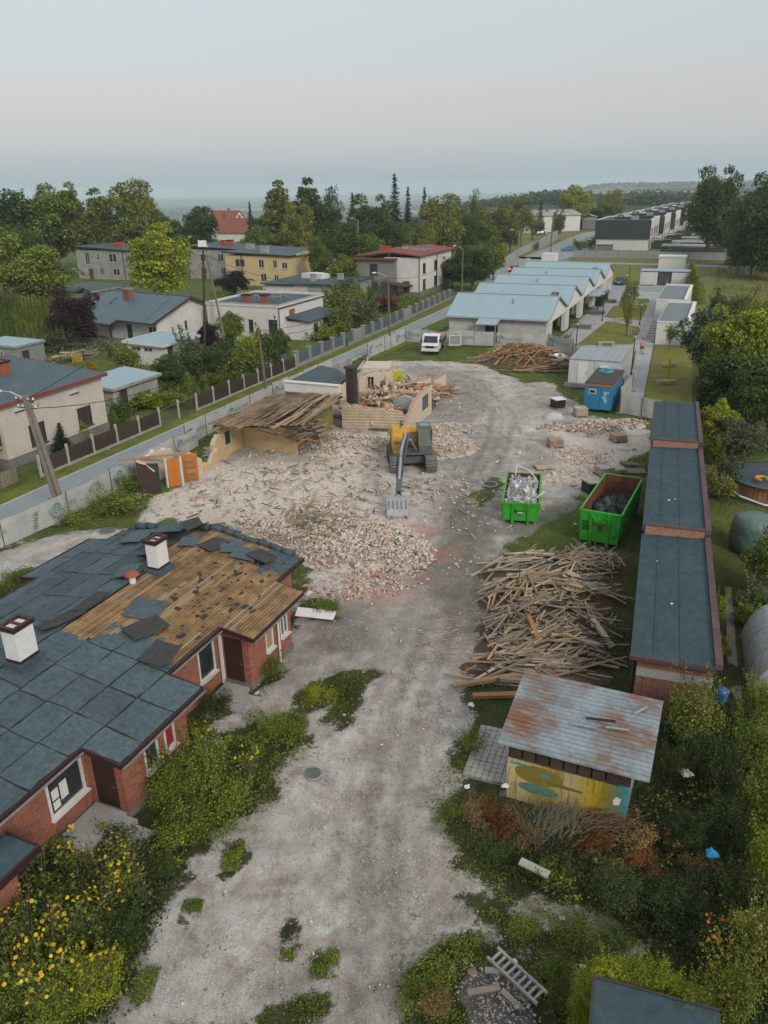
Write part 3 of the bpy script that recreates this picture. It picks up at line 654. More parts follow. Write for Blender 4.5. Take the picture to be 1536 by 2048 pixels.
def chimney(b,u,w,z0,z1,du,dw,mat,cap=m_trim,parent=None):
    def f(mb): mb.box(u-du/2,u+du/2,w-dw/2,w+dw/2,z0,z1)
    c = b.part('chimney',mat,f)
    mb = MB();e = .06
    for x0,x1,y0,y1 in ((u-du/2-e,u+du/2+e,w-dw/2-e,w-dw/2+e),(u-du/2-e,u+du/2+e,w+dw/2-e,w+dw/2+e),(u-du/2-e,u-du/2+e,w-dw/2+e,w+dw/2-e),(u+du/2-e,u+du/2+e,w-dw/2+e,w+dw/2-e)):
        mb.box(x0,x1,y0,y1,z1-.06,z1+.1)
    mb.build('chimney_cap',cap,c)
    return c

# ------------------------------------------------------------------ brick building under demolition (front left)
B = Bld('brick_building','long low red brick building with grey felt roof half stripped to bare boards','building',18,20)
RZ = 3.5
def zr(u,w): return RZ-.15*abs(w-20.2)
def ro(d): return lambda u,w: zr(u,w)+d
FRONT = [(27.3,20.2),(4,20.2),(4,15.6),(13.6,15.6),(13.6,14.2),(17.7,14.2),(17.7,15.6),(20.9,15.6),(20.9,14.2),(24.8,14.2),(24.9,15.5),(27.3,15.5)]
BACK = [(27.3,20.2),(27.3,24.9),(25.8,25.1),(25.8,26.3),(21.6,26.3),(21.6,25.3),(4,25.3),(4,20.2)]
rf = B.part('roof',m_woodd,lambda mb: mb.prism(FRONT,ro(-.14),ro(-.02)) and mb.prism(BACK,ro(-.14),ro(-.02)))
FA = lambda p,q,z0,z1,mb: mb.bar((p[0],p[1],(z0+z1)/2),(q[0],q[1],(z0+z1)/2),.05,z1-z0)
def fasc(mb):
    for p,q in zip(FRONT[2:],FRONT[3:]):
        za,zb = zr(*p)-.06,zr(*q)-.06;mb.bar((p[0],p[1]-.03,za),(q[0],q[1]-.03,zb),.05,.17)
    for p,q in zip(BACK[1:-2],BACK[2:-1]): mb.bar((p[0],p[1]+.03,zr(*p)-.06),(q[0],q[1]+.03,zr(*q)-.06),.05,.17)
B.part('fascia',m_trim,fasc)
def gut(mb):
    for p,q in ((FRONT[3],FRONT[2]),(FRONT[5],FRONT[4]),(FRONT[7],FRONT[6]),(FRONT[9],FRONT[8])):
        z = zr(*p)-.12;mb.tube((p[0],p[1]-.09,z),(q[0],q[1]-.09,z),.04,.04,7)
B.part('gutter',m_concd,gut)
wz = 2.55
def bw(mb):
    mb.wall((4,16.1),(14.1,16.1),0,wz+.2,-.3,[(8.5,9.95,.85,2.2),(3.2,4.3,0,2.2)])         # wall left of the first bay
    mb.wall((14.1,16.1),(14.1,14.7),0,wz,-.3,[(.2,1.15,0,2.1)])
    mb.wall((14.1,14.7),(17.3,14.7),0,wz,-.3,[(1.0,1.7,.9,1.9),(2.0,2.55,1.0,2.05)])
    mb.wall((17.3,14.7),(17.3,16.1),0,wz,-.3)
    mb.wall((17.3,16.1),(21.3,16.1),0,wz+.2,-.3,[(2.7,3.75,.75,2.15)])
    mb.wall((21.3,16.1),(21.3,14.7),0,wz,-.3,[(.25,1.2,0,2.15)])
    mb.wall((21.3,14.7),(24.5,14.7),0,wz,-.3,[(1.2,1.8,.95,1.95),(2.35,2.95,.95,1.95)])
    mb.wall((24.5,14.7),(24.5,16.0),0,wz,-.3)
    mb.wall((24.5,16.0),(27,16.0),0,wz+.2,-.3)
    mb.wall((27,16.0),(27,24.6),0,2.7,-.3)
    mb.wall((27,24.6),(4,24.6),0,wz+.1,-.3)
    mb.wall((4,24.6),(4,16.1),0,2.7,-.3)
B.part('wall',m_brick,bw)
B.part('gable_wall',m_brick,lambda mb: mb.add([(26.98,16.2,2.6),(26.98,24.4,2.6),(26.98,20.2,3.33),(26.75,16.2,2.6),(26.75,24.4,2.6),(26.75,20.2,3.33)],[(0,1,2),(5,4,3),(0,3,4,1),(1,4,5,2),(2,5,3,0)]))
for q in ((14.05,17.35,14.64,16.0),(21.25,24.55,14.64,16.0),(4,14.0,16.04,17)): B.part('plinth',m_concd,lambda mb: mb.box(*q,-.2,.22))
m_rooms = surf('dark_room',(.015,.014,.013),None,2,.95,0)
B.part('dark_room_fill',m_rooms,lambda mb: mb.box(4.4,26.6,16.6,24.2,.05,2.3))  # near-black box inside: the darkness of unlit rooms put into its colour
o = (0,-1)
B.window((12.5,16.1),(13.95,16.1),.85,2.2,o,rec=.02,fw=.1,mull=0,slm=m_white)
B.window((15.1,14.7),(15.8,14.7),.9,1.9,o,rec=.02,fw=.09,mull=0)
B.window((16.1,14.7),(16.65,14.7),1.0,2.05,o,gl=surf('red_board',(.34,.03,.025),None,2,.7,0),rec=.02,fw=.09,mull=0,name='boarded_window')
B.window((20.0,16.1),(21.05,16.1),.75,2.15,o,rec=.02,fw=.09,mull=0)
B.window((22.5,14.7),(23.1,14.7),.95,1.95,o,gl=m_woody,rec=.02,fw=.09,mull=0,name='boarded_window')
B.window((23.65,14.7),(24.25,14.7),.95,1.95,o,rec=.02,fw=.09,mull=1)
m_bdoor = surf('door_brown',(.045,.022,.016),(.032,.016,.012),3,.6,.05,20)
B.door((14.1,15.9),(14.1,14.95),.05,2.1,(-1,0),m_bdoor)
B.door((21.3,15.85),(21.3,14.9),.05,2.15,(-1,0),m_bdoor)
B.part('brown_panel',m_bdoor,lambda mb: mb.box(7.2,8.35,16.0,16.08,.05,2.2))
B.part('window_paper',m_white,lambda mb: mb.box(12.68,12.93,16.105,16.12,1.4,1.75) and mb.box(13.0,13.28,16.105,16.12,1.2,1.8) and mb.box(12.68,12.93,16.105,16.12,1.05,1.33))
B.part('door_jamb',m_white,lambda mb: mb.box(21.24,21.31,15.9,16.02,0,2.2))
# steps at both doors
B.part('step',m_conc,lambda mb: mb.box(12.3,14.0,14.7,15.9,-.1,.32));B.part('step',m_conc,lambda mb: mb.box(12.1,14.0,14.3,14.69,-.1,.2));B.part('step',m_conc,lambda mb: mb.box(11.7,13.9,13.6,14.28,-.1,.08))
B.part('step',m_conc,lambda mb: mb.box(19.9,21.2,14.75,15.8,-.1,.16));B.part('step',m_conc,lambda mb: mb.box(19.8,20.9,14.1,14.74,-.1,.08));B.part('step',m_conc,lambda mb: mb.box(17.4,18.1,13.9,14.8,-.1,.2))
B.part('downpipe',m_white,lambda mb: mb.tube((23.35,14.6,.05),(23.35,14.6,1.1),.05,.05,8) and mb.tube((23.35,14.6,1.1),(23.35,14.6,2.4),.045,.045,8))
# low annex roof at the lower left
B.part('annex_roof',m_feltn,lambda mb: mb.prism([(3,14.45),(10.6,14.45),(10.6,15.55),(3,15.55)],2.14,2.3))
B.part('annex_fascia',m_trim,lambda mb: mb.box(3,10.66,14.37,14.44,2.1,2.33) and mb.box(10.61,10.67,14.45,15.55,2.1,2.33))
B.part('annex_wall',m_brick,lambda mb: mb.box(3,10.2,14.9,15.2,0,2.13))
# chimneys
for (u,w,z1,du,dw) in ((15.75,19.85,4.9,.78,.6),(22.95,19.85,4.85,.7,.52)):
    c = chimney(B,u,w,3.2,z1,du,dw,m_white)
    mb = MB();mb.box(u-du/2-.12,u+du/2+.12,w-dw/2-.12,w+dw/2+.12,3.2,3.66);mb.build('chimney_base',m_felt,c)
    mb = MB();mb.box(u-du/2-.02,u+du/2+.02,w-dw/2-.02,w+dw/2+.02,3.67,3.76);mb.build('flashing',m_trim,c)
    mb = MB();mb.box(u-.03,u+.03,w-dw/2,w+dw/2,z1,z1+.09);mb.build('flue_divider',m_rust,c)
vp = B.part('roof_vent',m_white,lambda mb: mb.tube((21.6,20.1,3.4),(21.6,20.1,3.82),.13,.13,10))
mb = MB();mb.lathe([(.02,.0),(.30,.0),(.26,.06),(.05,.12)],12,(21.6,20.1,3.86));mb.build('vent_cap',m_bright_brick,vp)
# bare boards and felt sheets
def us_at(w):      # where the boards begin, going away from the camera
    pts = [(14.1,21.0),(15.3,18.3),(16.4,18.0),(16.8,18.8),(17.6,19.7),(18.2,19.2),(19.2,17.9),(20.2,18.0)]
    for (a,x),(b,y) in zip(pts[:-1],pts[1:]):
        if a <= w <= b: return x+(y-x)*(w-a)/(b-a)
    return 18.0
def ue_at(w):
    if w < 15.5: return 24.85
    return 27.2
rng = random.Random(3)
m_deck = surf('deck_board',(.34,.215,.10),(.22,.135,.062),1.6,.88,.35,20,rnd=.16,kind='World',c3=(.10,.068,.04),dirt=.35);bm_board = MB().box(-.5,.5,-.5,.5,-.5,.5).mesh('board',m_deck)
bm_board2 = bm_board;m_deck2 = surf('deck_board_grey',(.30,.225,.14),(.21,.155,.095),2,.9,.35,20,rnd=.12,streak=(.5,5,5));bm_board3 = MB().box(-.5,.5,-.5,.5,-.5,.5).mesh('board',m_deck2)
w = 14.26;sl_ = math.atan(.15)
while w < 20.15:
    a = max(us_at(w),20.95 if w < 15.6 else 0);e = ue_at(w)+rng.uniform(-.05,.05)
    if a > 20.9 or w > 15.6: a -= .3
    a = max(a,20.92) if w < 15.62 else a
    while a < e-.2:
        ln = min(rng.uniform(2.2,4.6),e-a)
        if e-a-ln < .6: ln = e-a
        o_ = put('board',rng.choice([bm_board,bm_board,bm_board,bm_board2,bm_board3]),rf,(a+ln/2+18-18,w,zr(a,w)+.012+rng.uniform(-.004,.006)),(sl_,0,rng.uniform(-.004,.004)),(ln-.012,.112+rng.uniform(-.008,.006),.03))
        a += ln
    w += .135
# tar scabs left on the boards
for k in range(95):
    uu = rng.uniform(18.6,26.4);ww = rng.triangular(14.4,19.6,17.2)
    if uu < us_at(ww)+.4 or uu > ue_at(ww)-.3 or (ww < 15.6 and uu < 21.2): continue
    n = rng.randint(7,11);rr = rng.choice([rng.uniform(.04,.12),rng.uniform(.06,.24)]);st = rng.uniform(.35,.9);an = rng.uniform(-.5,.5)
    pts = []
    for i in range(n):
        a = 2*math.pi*i/n;r_ = rr*rng.uniform(.4,1.25);x,y = math.cos(a)*r_,math.sin(a)*r_*st;pts.append((uu+x*math.cos(an)-y*math.sin(an),ww+x*math.sin(an)+y*math.cos(an)))
    mb = MB();mb.prism(pts,ro(.03),ro(.043+rng.uniform(0,.01)));mb.build('tar_scab',m_tar,rf)
def felt_sheet(u0,u1,w0,w1,lift=0.,jit=.03,mat=m_felt,parent=None,z0=.012):
    """one felt sheet: slightly wavy slab, tar line under its edge"""
    nu,nw = 5,3;vs = [];ph = rng.uniform(0,6)
    for b in (0,1):
        for i in range(nu):
            for j in range(nw):
                u = u0+(u1-u0)*i/(nu-1)+(rng.uniform(-jit,jit) if i in (0,nu-1) else 0);ww = w0+(w1-w0)*j/(nw-1)+(rng.uniform(-jit,jit) if j in (0,nw-1) else 0)
                vs.append((u,ww,zr(u,ww)+z0+lift+b*.012+.006*math.sin(u*3+ww*2+ph)+.004*math.sin(ww*7+ph)))
    q = nu*nw;fs = []
    for i in range(nu-1):
        for j in range(nw-1):
            a = i*nw+j;fs += [(a,a+1,a+nw+1,a+nw),(q+a,q+a+nw,q+a+nw+1,q+a+1)]
    rim = [i*nw for i in range(nu)]+[(nu-1)*nw+j for j in range(1,nw)]+[i*nw+nw-1 for i in range(nu-2,-1,-1)]+[j for j in range(nw-2,0,-1)]
    for a,b in zip(rim,rim[1:]+rim[:1]): fs.append((a,b,q+b,q+a))
    mb = MB();mb.add(vs,fs);return mb.build('felt_sheet',mat,rf)
B.part('tar_layer',m_tar,lambda mb: mb.prism([(p[0],p[1]) for p in [(4,20.2),(4,15.62),(13.6,15.62),(13.6,14.22),(17.68,14.22),(17.68,15.62),(18.2,15.62),(18.0,16.4),(18.8,16.9),(19.6,17.6),(19.1,18.2),(17.9,19.2),(18.1,20.2)]],ro(-.018),ro(.006))
       and mb.prism([(4,25.25),(4,20.21),(26.3,20.21),(27.25,24.9),(25.78,25.05),(25.78,26.25),(21.62,26.25),(21.62,25.25)],ro(-.018),ro(.006)),parent=None)
cu = 1.52;rowsF = [14.22,15.62,16.75,17.85,18.95,20.19]
for r_,(w0,w1) in enumerate(zip(rowsF[:-1],rowsF[1:])):
    u = 4.
    while u < 19.6:
        u1 = u+cu+rng.uniform(-.03,.03);e = us_at((w0+w1)/2)
        if w0 < 15: ok = u1 > 13.7 and u < 17.6
        else: ok = True
        a,b = u,min(u1,e+rng.uniform(-.1,.25))
        if w0 < 15: a,b = max(a,13.62),min(u1,17.67)
        if ok and b-a > .25: felt_sheet(a+.03,b-.03,w0+.03,w1-.03)
        u = u1
rowsB = [20.22,21.35,22.5,23.6,24.6,25.26]
for r_,(w0,w1) in enumerate(zip(rowsB[:-1],rowsB[1:])):
    u = 4.2
    while u < 27:
        u1 = u+2.0+rng.uniform(-.04,.04);lim = {0: 23.4,1: 24.6,2: 26.2,3: 26.9,4: 27.0}[r_];b = min(u1,lim)
        if b-u > .3: felt_sheet(u+.03,b-.03,w0+.03,w1-.03)
        u = u1
felt_sheet(21.65,23.7,25.3,26.22);felt_sheet(23.73,25.75,25.3,26.22)
felt_sheet(25.55,27.2,15.55,17.0,.02);felt_sheet(25.0,25.7,15.9,16.6,.01)
# back slope strip of boards near the far end of the ridge
for k in range(5):
    w_ = 20.26+k*.135;put('board',rng.choice([bm_board,bm_board2]),rf,(25.2,w_,zr(25,w_)+.012),(-sl_,0,0),(3.2,.122,.03))
# torn and curled sheets
def torn(name,u,w,su,sw,ang,lift,curl,mat=m_felt,tiltx=0.,tilty=0.):
    nu,nw = 7,5;ca_,sa_ = math.cos(ang),math.sin(ang);vs = []
    for b in (0,1):
        for i in range(nu):
            for j in range(nw):
                x = su*(i/(nu-1)-.5)*(1+rng.uniform(-.05,.05)*(j in (0,nw-1)));y = sw*(j/(nw-1)-.5)*(1+rng.uniform(-.06,.06)*(i in (0,nu-1)))
                uu = u+x*ca_-y*sa_;ww = w+x*sa_+y*ca_
                z = zr(uu,ww)+.05+lift+max(0,x*tiltx+y*tilty)+curl*(abs(x)/su*2)**2.2*.5+.018*math.sin(x*5+y*3)
                vs.append((uu,ww,z+b*.014))
    q = nu*nw;fs = []
    for i in range(nu-1):
        for j in range(nw-1):
            a = i*nw+j;fs += [(a,a+1,a+nw+1,a+nw),(q+a,q+a+nw,q+a+nw+1,q+a+1)]
    rim = [i*nw for i in range(nu)]+[(nu-1)*nw+j for j in range(1,nw)]+[i*nw+nw-1 for i in range(nu-2,-1,-1)]+[j for j in range(nw-2,0,-1)]
    for a,b in zip(rim,rim[1:]+rim[:1]): fs.append((a,b,q+b,q+a))
    mb = MB();mb.add(vs,fs);return mb.build(name,mat,rf)
torn('loose_sheet',20.3,18.5,1.35,1.25,.25,.03,.04);torn('loose_sheet',19.3,17.7,1.5,.95,-.35,.06,.10,m_feltb);torn('loose_sheet',18.3,16.35,1.3,1.0,.1,.07,.08,m_feltb)
torn('loose_sheet',18.2,20.6,1.7,.75,-.35,.08,.1,m_feltb);torn('loose_sheet',19.6,20.5,1.6,.7,.05,.06,.12,m_feltb);torn('loose_sheet',22.3,21.0,1.2,.8,.3,.06,.1)
torn('loose_sheet',25.6,20.3,1.1,.8,.4,.05,.06);torn('loose_sheet',25.9,19.2,1.2,.85,-.25,.06,.08,m_feltb);torn('loose_sheet',26.2,18.5,1.2,.9,.5,.08,.06);torn('loose_sheet',25.9,17.6,1.0,1.1,.15,.09,.10)
torn('loose_sheet',26.1,16.9,.8,1.1,-.2,.12,.12,m_feltb);torn('curled_sheet',26.7,20.7,.9,1.0,1.2,.25,.35,m_feltb,.3,.1);torn('curled_sheet',26.6,22.2,1.0,1.5,.1,.12,.25);torn('loose_sheet',24.6,21.5,1.4,.9,.2,.05,.1)
torn('loose_sheet',26.0,23.5,1.6,1.1,.1,.05,.08);torn('loose_sheet',22.6,20.55,.9,.5,-.2,.05,.05,m_feltb)
# rolled felt hanging along the far verge
mb = MB();pts = [Vector((27.25,24.6,zr(27,24.6)+.08))]
for k in range(1,15): ww = 24.6-k*.62;pts.append(Vector((27.25+.05*math.sin(k*1.7),ww,zr(27,ww)+.1+.03*math.sin(k*2.3))))
mb.path(pts,[.14+.03*math.sin(i) for i in range(len(pts))],9);mb.build('felt_roll',m_felt,B.t,True,loc=B.o)
mb = MB();mb.path([Vector((18.5,24.9,zr(18.5,24.9)+.02)),Vector((18.4,24.9,zr(18,25)+.9)),Vector((18.35,25.0,zr(18,25)+1.25))],.012,5)
for k in range(4): mb.tube((18.2,24.6+k*.02,3.2+k*.14),(18.6,25.2,3.2+k*.14),.008,.008,4)
mb.build('antenna',m_galv,B.t,loc=B.o)

# ------------------------------------------------------------------ garage row (right)
GA = math.atan2(.944,.33);gO = G(1268,1310,2.75)
gd = Vector((.33,.944,0)).normalized();gp = Vector((gd.y,-gd.x,0))
gt = thing('garage_row','long row of brick garages with stepped flat blue-grey felt roofs and maroon copings','garage',(gO.x,gO.y,0),GA)
# local x along the row away from camera, y to the left; width runs to -y
secs = [(0,10.75,2.75),(10.75,23.6,3.05),(23.6,33.4,3.35)];WD = 2.75
for i,(a,b,z) in enumerate(secs):
    bb = b+.25 if i == 2 else b
    part('wall',gt,m_brick2,lambda mb: mb.wall((a+.12,-.15),(bb-.02,-.15),0,z-.16,.25) and mb.wall((bb-.03,-WD+.12),(a+.13,-WD+.12),0,z-.16,.25) and mb.box(a+.1,a+.34,-WD+.36,-.4,0,z-.16))
    part('roof',gt,m_feltn,lambda mb: mb.add([(a-.1*(i == 0),.12,z-.15),(bb,.12,z-.15),(bb,-WD,z-.03),(a-.1*(i == 0),-WD,z-.03),(a-.1*(i == 0),.12,z),(bb,.12,z),(bb,-WD+.14,z+.1),(a-.1*(i == 0),-WD+.14,z+.1)],[(0,3,2,1),(4,5,6,7),(0,1,5,4),(1,2,6,5),(2,3,7,6),(3,0,4,7)]))
    for y_ in (-.72,-1.6): part('felt_lap',gt,m_feltn,lambda mb: mb.add([(a+.25*(i > 0),y_,z+.031-y_*.036),(bb-.02,y_+.03,z+.031-y_*.036),(bb-.02,y_+.11,z+.028-y_*.036),(a+.25*(i > 0),y_+.08,z+.028-y_*.036)],[(0,1,2,3)]))
    x = a+(.0 if i else -.1)
    while x < bb-.05:       # maroon coping along the outer edge, piece by piece
        x1 = min(x+1.22,bb);part('coping',gt,m_coping,lambda mb: mb.box(x+.008,x1-.008,-WD-.12,-WD+.13,z+.0,z+.22+random.uniform(-.008,.008)));x = x1
    if i:
        part('parapet',gt,brickmat('parapet_brick',(.38,.17,.11),(.30,.12,.08),(.30,.25,.2)),lambda mb: mb.box(a-.02,a+.2,-WD+.15,-.02,z-.32,z+.16))
        for k in range(7): part('coping',gt,m_coping,lambda mb: mb.box(a-.05,a+.24,-.02-(k+1)*.37+.005,-.02-k*.37-.005,z+.16,z+.21))
    if i == 0:
        part('coping',gt,m_coping,lambda mb: mb.box(-.16,.02,-WD+.14,.14,z-.1,z+.05))
        part('lintel',gt,m_conc,lambda mb: mb.box(.07,.12,-WD+.1,-.14,z-.85,z-.5))
    for q in range(int((b-a)//3)):      # garage doors facing the yard
        x0 = a+.6+q*3.1;d = part('garage_door',gt,m_woodd,lambda mb: mb.box(x0,x0+2.4,-.14,-.06,.05,2.1))
        for s_ in range(6): part('door_batten',d,m_woodd,lambda mb: mb.box(x0+.05+s_*.39,x0+.40+s_*.39,-.05,-.03,.07,2.08))
for (x,y,s_) in ((3.9,-1.2,.1),(14.4,-1.0,.12),(14.6,-1.3,.08),(7.7,-.6,.06)):
    z = 2.83 if x < 10 else 3.12
    solo('scrap_of_paper',{3.9: 'larger white scrap lying on the nearest garage roof',14.4: 'white scrap on the middle garage roof',14.6: 'tiny pale scrap beside another on the middle garage roof',7.7: 'tiny scrap near the edge of the nearest garage roof'}[x],'litter',m_white,
         lambda mb: mb.prism([(0,0),(s_*1.3,.02),(s_,s_),(.03,s_*.7)],0,.02),loc=Matrix.Translation((gO.x,gO.y,0)) @ Matrix.Rotation(GA,4,'Z') @ Vector((x,y,z-(y+.0)*.035-.02)),rz=.4)
# ------------------------------------------------------------------ houses along the lane
def shell(b,u0,u1,w0,w1,z0,z1,mat,ops_s=(),ops_w=(),ops_e=(),ops_n=(),th=.3):
    """four walls: s = facing -u, w = facing -w (the lane), n, e = the far ones"""
    def f(mb):
        mb.wall((u0,w1),(u0,w0),z0,z1,-th,ops_s);mb.wall((u0,w0),(u1,w0),z0,z1,-th,ops_w)
        mb.wall((u1,w0),(u1,w1),z0,z1,-th,ops_n);mb.wall((u1,w1),(u0,w1),z0,z1,-th,ops_e)
    return b.part('wall',mat,f)
def flat_roof(b,u0,u1,w0,w1,z,mat=m_felt,trim=m_trim,oh=.35,dz=.25,name='roof'):
    """thin roof slab rising by dz towards +w"""
    zz = lambda u,w: z+dz*(w-w0)/(w1-w0)
    r = b.part(name,mat,lambda mb: mb.prism([(u0-oh,w0-oh),(u1+oh,w0-oh),(u1+oh,w1+oh),(u0-oh,w1+oh)],zz,lambda u,w: zz(u,w)+.18))
    def f(mb):
        c = [(u0-oh,w0-oh),(u1+oh,w0-oh),(u1+oh,w1+oh),(u0-oh,w1+oh)]
        for p,q in zip(c,c[1:]+c[:1]): mb.bar((p[0],p[1],zz(*p)+.08),(q[0],q[1],zz(*q)+.08),.1,.24)
    mb = MB();f(mb);mb.build('roof_edge',trim,r)
    return r
def wins_s(b,u0,w1,lst,**k):   # lst of (offset from w1, width, za, zb)
    for s,wd_,za,zb in lst: b.window((u0,w1-s),(u0,w1-s-wd_),za,zb,(-1,0),**k)
def wins_w(b,w0,u0,lst,**k):
    for s,wd_,za,zb in lst: b.window((u0+s,w0),(u0+s+wd_,w0),za,zb,(0,-1),**k)
def op(l): return [(s,s+wd_,za,zb) for s,wd_,za,zb in l]
m_shut = surf('roller_shutter',(.05,.045,.042),(.04,.036,.034),2,.6,.3,12,streak=(.3,.3,12))

# cream house at the left edge
B = Bld('cream_house','cream two-storey house with flat grey roof and brown shuttered windows at left edge','house',42,48)
lw1 = [(2.2,1.5,1.0,2.55),(7.0,1.5,1.0,2.55)];lw2 = [(1.3,.8,3.8,4.25),(6.6,.8,3.8,4.25)]
shell(B,37.5,47.6,44.3,54,0,4.5,m_plcream,op([(.5,1.1,.2,2.2)]),op(lw1)+op(lw2))
wins_w(B,44.3,37.5,lw1,gl=m_shut,fr=m_fdark,rec=.05);wins_w(B,44.3,37.5,lw2,gl=m_frame,rec=.03,sill=True,slm=m_fdark)
B.part('plinth',m_concd,lambda mb: mb.box(37.45,47.65,44.22,54.05,-.1,.7))
flat_roof(B,37.5,47.6,44.3,54,4.5,trim=m_red,dz=.7)
chimney(B,43.5,50.6,4.8,6.0,.9,1.9,m_bright_brick);chimney(B,36.9,48.6,4.4,5.3,.7,.9,m_bright_brick)
B.part('annex',m_plcream,lambda mb: mb.wall((33,46.4),(37.4,46.4),0,3.6,-.3,[(.6,1.8,.0,2.1),(2.6,3.6,0,2.1)]) and mb.wall((33,54),(33,46.4),0,3.6,-.3))
flat_roof(B,33,37.2,46.4,54,3.6,trim=m_red,dz=.3,name='annex_roof')
B.part('balcony',m_conc,lambda mb: mb.box(33,37.4,44.5,46.4,1.55,1.72))
for k in range(14): B.part('baluster',m_woodd,lambda mb: mb.box(33.05+k*.32,33.25+k*.32,44.52,44.58,1.75,2.55))
B.part('railing',m_woodd,lambda mb: mb.box(33,37.4,44.5,44.62,2.55,2.62))
B.part('balcony_post',m_plcream,lambda mb: mb.box(35.4,35.7,44.6,44.9,0,1.55))

# white bungalow with blue tiled roof
t = NT('tiles_blue');o3 = t.sep(t.co('Object'))
wv1 = t.math('ABSOLUTE',t.math('SINE',t.math('MULTIPLY',o3[1],6.5)));wv2 = t.math('FRACT',t.math('MULTIPLY',o3[0],1.9))
hh = t.math('ADD',t.math('MULTIPLY',wv1,.6),t.math('MULTIPLY',wv2,.5));c = t.ramp(t.noise(1.0,5,.6),[(.3,(.055,.085,.105)),(.7,(.08,.115,.14))])
c = t.mix(1.,c,t.ramp(hh,[(.1,.45),(.6,1.15)]),'MULTIPLY');t.bump(hh,.9,.08);m_tileb = t.done(c,.5,0,.4)
B = Bld('white_bungalow','white bungalow with blue-grey tiled gable roof and brick chimney','house',85,70);B.t.rotation_euler[2] += R(-11);B.t.location -= BX*1.0
l1 = [(1.2,.7,1.1,2.0),(9.3,.95,.95,2.0)]
shell(B,81,92,64.4,78,0,2.95,m_plw,op([(11.9,1.4,.9,2.1),(4.2,.8,1.0,2.1),(7.8,1.0,0,2.1)]),op([(4.6,.4,1.2,2.3)]))
wins_s(B,81,78,[(11.9,1.4,.9,2.1),(4.2,.8,1.0,2.1)]);B.door((81,70.2),(81,69.2),0,2.15,(-1,0),m_fdark)
wins_w(B,64.4,81,[(4.6,.4,1.2,2.3)],fr=m_fdark)
rg = 86.5
B.part('gable',m_plw,lambda mb: mb.add([(81,64.42,2.95),(92,64.42,2.95),(rg,64.42,5.1),(81,64.7,2.95),(92,64.7,2.95),(rg,64.7,5.1)],[(0,1,2),(5,4,3),(0,3,4,1),(1,4,5,2),(2,5,3,0)]))
r = B.part('roof',m_tileb,lambda mb: mb.add([(79.9,63.8,2.75),(79.9,70.6,2.75),(80.6,70.6,2.98),(78.6,70.65,2.35),(78.6,78.8,2.35),(rg,78.8,5.25),(rg,63.8,5.25),(93.1,63.8,2.75),(93.1,78.8,2.75),
     (79.9,63.8,2.6),(79.9,70.6,2.6),(78.6,70.65,2.2),(78.6,78.8,2.2),(rg,63.8,5.08),(rg,78.8,5.08),(93.1,63.8,2.6),(93.1,78.8,2.6)],
     [(0,6,5,4,3,1),(6,7,8,5),(9,0,1,10),(11,3,4,12),(10,1,3,11),(9,13,6,0),(13,15,7,6),(12,4,5,14),(14,5,8,16),(15,16,8,7),(9,10,11,12,14,13),(13,14,16,15)]))
mb = MB();mb.tube((rg,63.8,5.26),(rg,78.8,5.26),.13,.13,8);mb.build('ridge_tiles',m_tileb,r)
mb = MB();mb.bar((79.85,63.75,2.68),(rg,63.75,5.15),.06,.25);mb.bar((93.1,63.75,2.68),(rg,63.75,5.15),.06,.25);mb.build('bargeboard',m_fdark,r)
B.gutter((79.82,63.8),(79.82,70.6),2.66,.08,m_fdark);B.gutter((78.5,70.6),(78.5,78.8),2.26,.08,m_fdark);B.pipe((80.9,64.6),0,2.6,m_fdark)
chimney(B,84.6,73.5,4.2,5.9,.8,1.2,m_brick2,m_galv)
B.part('porch_post',m_fdark,lambda mb: mb.box(78.9,79.1,70.8,71,0,2.3));B.part('terrace',m_concd,lambda mb: mb.box(78.3,80.95,69,78.5,-.1,.12))
for k in range(12): mb = MB();mb.box(83.0+k*.12,83.06+k*.12,75.6+k*.02,75.75,4.0+k*.05,4.12+k*.05);mb.build('roof_step',m_fdark,r)

# white flat-roofed house by the lane
B = Bld('white_flat_house','white cubic house with grey flat roof and roof railing beside the lane','house',90,55)
ls = [(6.1,.7,1.0,2.6),(9.3,1.4,.9,2.7)]
shell(B,86.3,98.5,50.4,61,0,4.2,m_plw,op([(6.1,.7,1.0,2.6)])+[(9.0,10.3,.9,2.7)],op([(2.6,1.6,2.3,3.6)]))
wins_s(B,86.3,61,[(6.1,.7,1.0,2.6),(9.0,1.3,.9,2.7)],fr=m_fdark);wins_w(B,50.4,86.3,[(2.6,1.6,2.3,3.6)],fr=m_fdark,gl=m_woodo)
def par(mb):
    mb.box(86.2,98.6,50.3,50.55,4.2,4.5);mb.box(86.2,86.45,50.55,61.1,4.2,4.55);mb.box(86.45,98.6,60.85,61.1,4.2,4.55);mb.box(98.35,98.6,50.55,60.85,4.2,4.55)
B.part('parapet',m_plw,par);B.part('roof',m_felt,lambda mb: mb.box(86.46,98.34,50.56,60.84,4.1,4.3));B.part('parapet_cap',m_galv,lambda mb: mb.box(86.15,98.65,50.25,50.6,4.5,4.54) and mb.box(86.15,86.5,50.6,61.15,4.55,4.59))
chimney(B,88.6,56.3,4.2,5.3,.9,1.2,m_brick2);chimney(B,88.4,53.5,4.2,5.4,.9,1.0,m_brick2)
def rail(mb):
    for w_ in np.linspace(53,59.5,7): mb.tube((91.5,w_,4.3),(91.5,w_,5.2),.05,.05,6)
    mb.tube((91.5,53,5.2),(91.5,59.5,5.2),.06,.06,6);mb.tube((91.5,53,4.8),(91.5,59.5,4.8),.05,.05,6);mb.tube((91.5,53,5.2),(93.4,52.4,4.4),.05,.05,6)
B.part('roof_railing',m_galv,rail)
